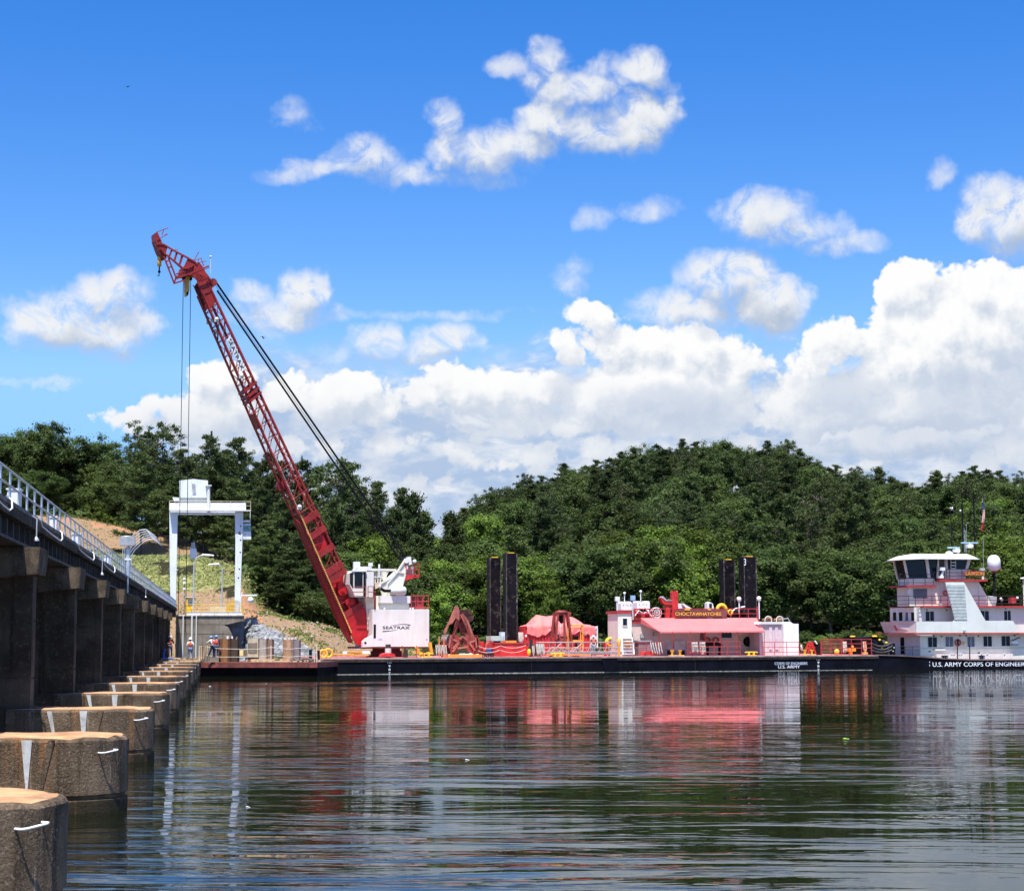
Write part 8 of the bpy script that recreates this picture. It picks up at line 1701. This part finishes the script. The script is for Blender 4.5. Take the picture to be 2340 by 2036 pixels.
# the rest of the woods on a jittered grid, kept under the treeline
def fill():
    n = 0; Y = 250.
    while Y < 425:
        stp = 10.5+(Y-250)*.012; X = -Y*.30+trng.uniform(0, stp)
        while X < Y*.31:
            x_, y_ = X+trng.uniform(-2.5, 2.5), Y+trng.uniform(-3, 3); X += stp; px = px_of(x_, y_); gz = ground_z(x_, y_)
            if y_ < 268 and px < 1000: continue
            if px < 960 and y_ > 305: continue
            hm = hmax(x_, y_, 14)
            if hm < 6: continue
            if 940 < px < 1060 and y_ > 262: hm = min(hm, hmax(x_, y_, 30), hmax(x_-4, y_, 14), hmax(x_+4, y_, 14))
            if any((x_-a)**2+(y_-b)**2 < 22 for a, b, c_ in TREES): continue
            up = gz/30.0+trng.uniform(-.3, .3); pinep = .25+.6*min(1, max(0, up)) if px > 1000 else .35
            if trng.random() < pinep: k = trng.choice(['p0', 'p1', 'p2', 'p0', 'u1']); m = trng.choice([None, None, L_PINEL]); h = trng.uniform(13, 17)
            else: k = trng.choice(['d0', 'd1', 'd2', 'd3']); m = trng.choice([L_MID, L_DARK, L_MID, L_MID, L_LIGHT if up < .45 else L_DARK]); h = trng.uniform(11.5, 15)
            h = min(h, hm); 
            if h < 6: continue
            side_ = 'on the right hand hill' if px > 1000 else 'in the woods of the left bank'; part_ = '' if px < 1000 else ('lower slope' if gz < 11 else 'middle slope' if gz < 23 else 'upper slope')
            kn = 'pine' if k[0] in 'pu' else 'broadleaf tree'; tn = tint[id(m)]
            tree(k, x_, y_, h, m, ('%s %s standing %s' % (tn, kn, side_)) if not part_ else '%s %s on the %s of the right hand hill' % (tn, kn, part_), ('%s %ss %s' % (tn, kn, side_)) if not part_ else '%s %ss on the %s of the hill' % (tn, kn, part_), wide=min(1.6, max(.9, 15.5/h))); n += 1
        Y += 10.2+(Y-250)*.012
    return n
NF = fill()
# bare dead tree on the slope and shrubs at the water's edge
t = tree('d3', at_px(1850, 300), 300, 12, L_DEAD, 'leafless grey tree on the middle slope of the hill', None, .7)
sh_x = [(1385, 1455, 229), (1420, 1450, 230), (1835, 1440, 229), (1865, 1452, 228), (1900, 1445, 229), (1940, 1432, 229), (1975, 1440, 229), (1120, 1462, 228), (1180, 1458, 229), (1240, 1455, 229), (980, 1450, 228), (1010, 1440, 229), (900, 1440, 226), (855, 1445, 224), (1700, 1450, 229), (2030, 1440, 229), (1300, 1450, 230), (1340, 1445, 230), (1060, 1450, 229)]
for x, y, Y in sh_x:
    X = at_px(x, Y); d = ray(x, y); h = max(2, CAMZ+d.z/d.y*Y-(ground_z(X, Y)-.2)); tree(trng.choice(['s0', 's1']), X, Y, h, trng.choice([L_LIGHT, L_MID]), 'low leafy shrub at the edge of the far shore', 'shrubs at the edge of the far shore', 1.2)
print('TREES', len(TREES), NF)
def ground_cover():
    """bushes and saplings under the trees, too many to count"""
    global nrng; nrng = np.random.default_rng(5); pts = []
    g = random.Random(9)
    while len(pts) < 5200:
        Y = 226+(g.random()**1.3)*215; X = g.uniform(-.30, .31)*Y; c = px_of(X, Y)
        if c < 1000 and (Y < 262 if c < 560 else Y < 222): continue
        if c >= 1000 and Y < 227: continue
        if c < 960 and Y > 320: continue
        pts.append((X, Y, ground_z(X, Y)))
    P_ = np.array(pts); k = 16; d = unit(len(P_)*k); d[:, 2] = np.abs(d[:, 2]); rr = nrng.uniform(.5, 1.7, (len(P_)*k, 1)); p = np.repeat(P_, k, 0)+d*rr*np.array([1.2, 1.2, .9])
    me = leaf_mesh('undergrowth', leaves(p, d+unit(len(p))*.5+[0, 0, .4], .30), L_DARK); o = bpy.data.objects.new('undergrowth', me); COL.objects.link(o); tag(o, 'leafy undergrowth on the forest floor', 'undergrowth', kind='stuff')
ground_cover()
def grass():
    global nrng; nrng = np.random.default_rng(6); g = random.Random(4); A, B = [], []
    while len(A) < 5200:
        Y = g.uniform(205, 270); X = at_px(g.uniform(60, 600), Y); z = ground_z(X, Y); n = noise.fractal(Vector((X*.2, Y*.2, 3)), 1, 2, 4)
        if (222 < Y < 246 and n < .18) or g.random() < .12: A.append((X, Y, z))
    while len(B) < 1000:
        Y = g.uniform(196, 226); X = at_px(g.uniform(560, 960), Y); z = ground_z(X, Y); n = noise.fractal(Vector((X*.2, Y*.2, 3)), 1, 2, 4)
        if z > 0 and (n > .25 or g.random() < .1 or z < 1.2): B.append((X, Y, z))
    for P_, m, lab in ((np.array(A), leaf_mat('bank grass', (.17, .20, .06), (.36, .36, .15), .9, .2), 'sunlit grass and weeds on the left hillside'), (np.array(B), leaf_mat('weeds', (.07, .12, .02), (.20, .24, .06), .8, .2), 'patchy weeds on the sandy bank')):
        k = 5; p = np.repeat(P_, k, 0)+nrng.normal(size=(len(P_)*k, 3))*[.35, .35, .05]+[0, 0, .15]
        me = leaf_mesh('grass', leaves(p, unit(len(p))*[1, 1, .4]+[0, 0, .25], .12), m); o = bpy.data.objects.new('grass', me); COL.objects.link(o); tag(o, lab, 'grass', kind='stuff')
grass()
def riprap():
    g = random.Random(12); mb = MB(); n = 0
    ico = bmesh.new(); bmesh.ops.create_icosphere(ico, subdivisions=1, radius=1); iv = [v.co.copy() for v in ico.verts]; fi = [tuple(v.index for v in f.verts) for f in ico.faces]; ico.free()
    while n < 1150:
        Y = g.uniform(197, 213); x = g.uniform(556, 765); X = at_px(x, Y); z = ground_z(X, Y)
        if z < -.5: continue
        ylim = 1412+(x-556)*.50
        if P(x, ylim, Y).z < z: continue
        s = g.uniform(.2, .55); q = Euler((g.uniform(0, 6), g.uniform(0, 6), g.uniform(0, 6))).to_matrix(); sc_ = Vector((g.uniform(.7, 1.3), g.uniform(.7, 1.2), g.uniform(.5, .9)))
        mb.add([q @ Vector((v.x*sc_.x*s*g.uniform(.85, 1.1), v.y*sc_.y*s, v.z*sc_.z*s))+Vector((X, Y, z+s*.25)) for v in iv], fi); n += 1
    single('riprap', mb, mat('pale grey rock', (.30, .31, .32), .9, var=.2, scale=.8, isl=.8), 'pale grey riprap stones on the slope beside the abutment', 'rocks', loc=(0, 0, 0), kind='stuff')
    mb = MB(); n = 0
    while n < 420:
        Y = g.uniform(198, 224); x = g.uniform(590, 930); X = at_px(x, Y); z = ground_z(X, Y)
        if z < 0: continue
        s = g.uniform(.06, .3)**1.0*g.choice([.4, .6, 1]); q = Euler((g.uniform(0, 6), g.uniform(0, 6), g.uniform(0, 6))).to_matrix()
        mb.add([q @ Vector((v.x*s, v.y*s*.8, v.z*s*.6))+Vector((X, Y, z+s*.2)) for v in iv], fi); n += 1
    single('loose_rocks', mb, mat('tan rock', (.40, .33, .26), .9, var=.3, scale=.8, isl=.5), 'tan rocks scattered over the sandy bank', 'rocks', loc=(0, 0, 0), kind='stuff')
riprap()
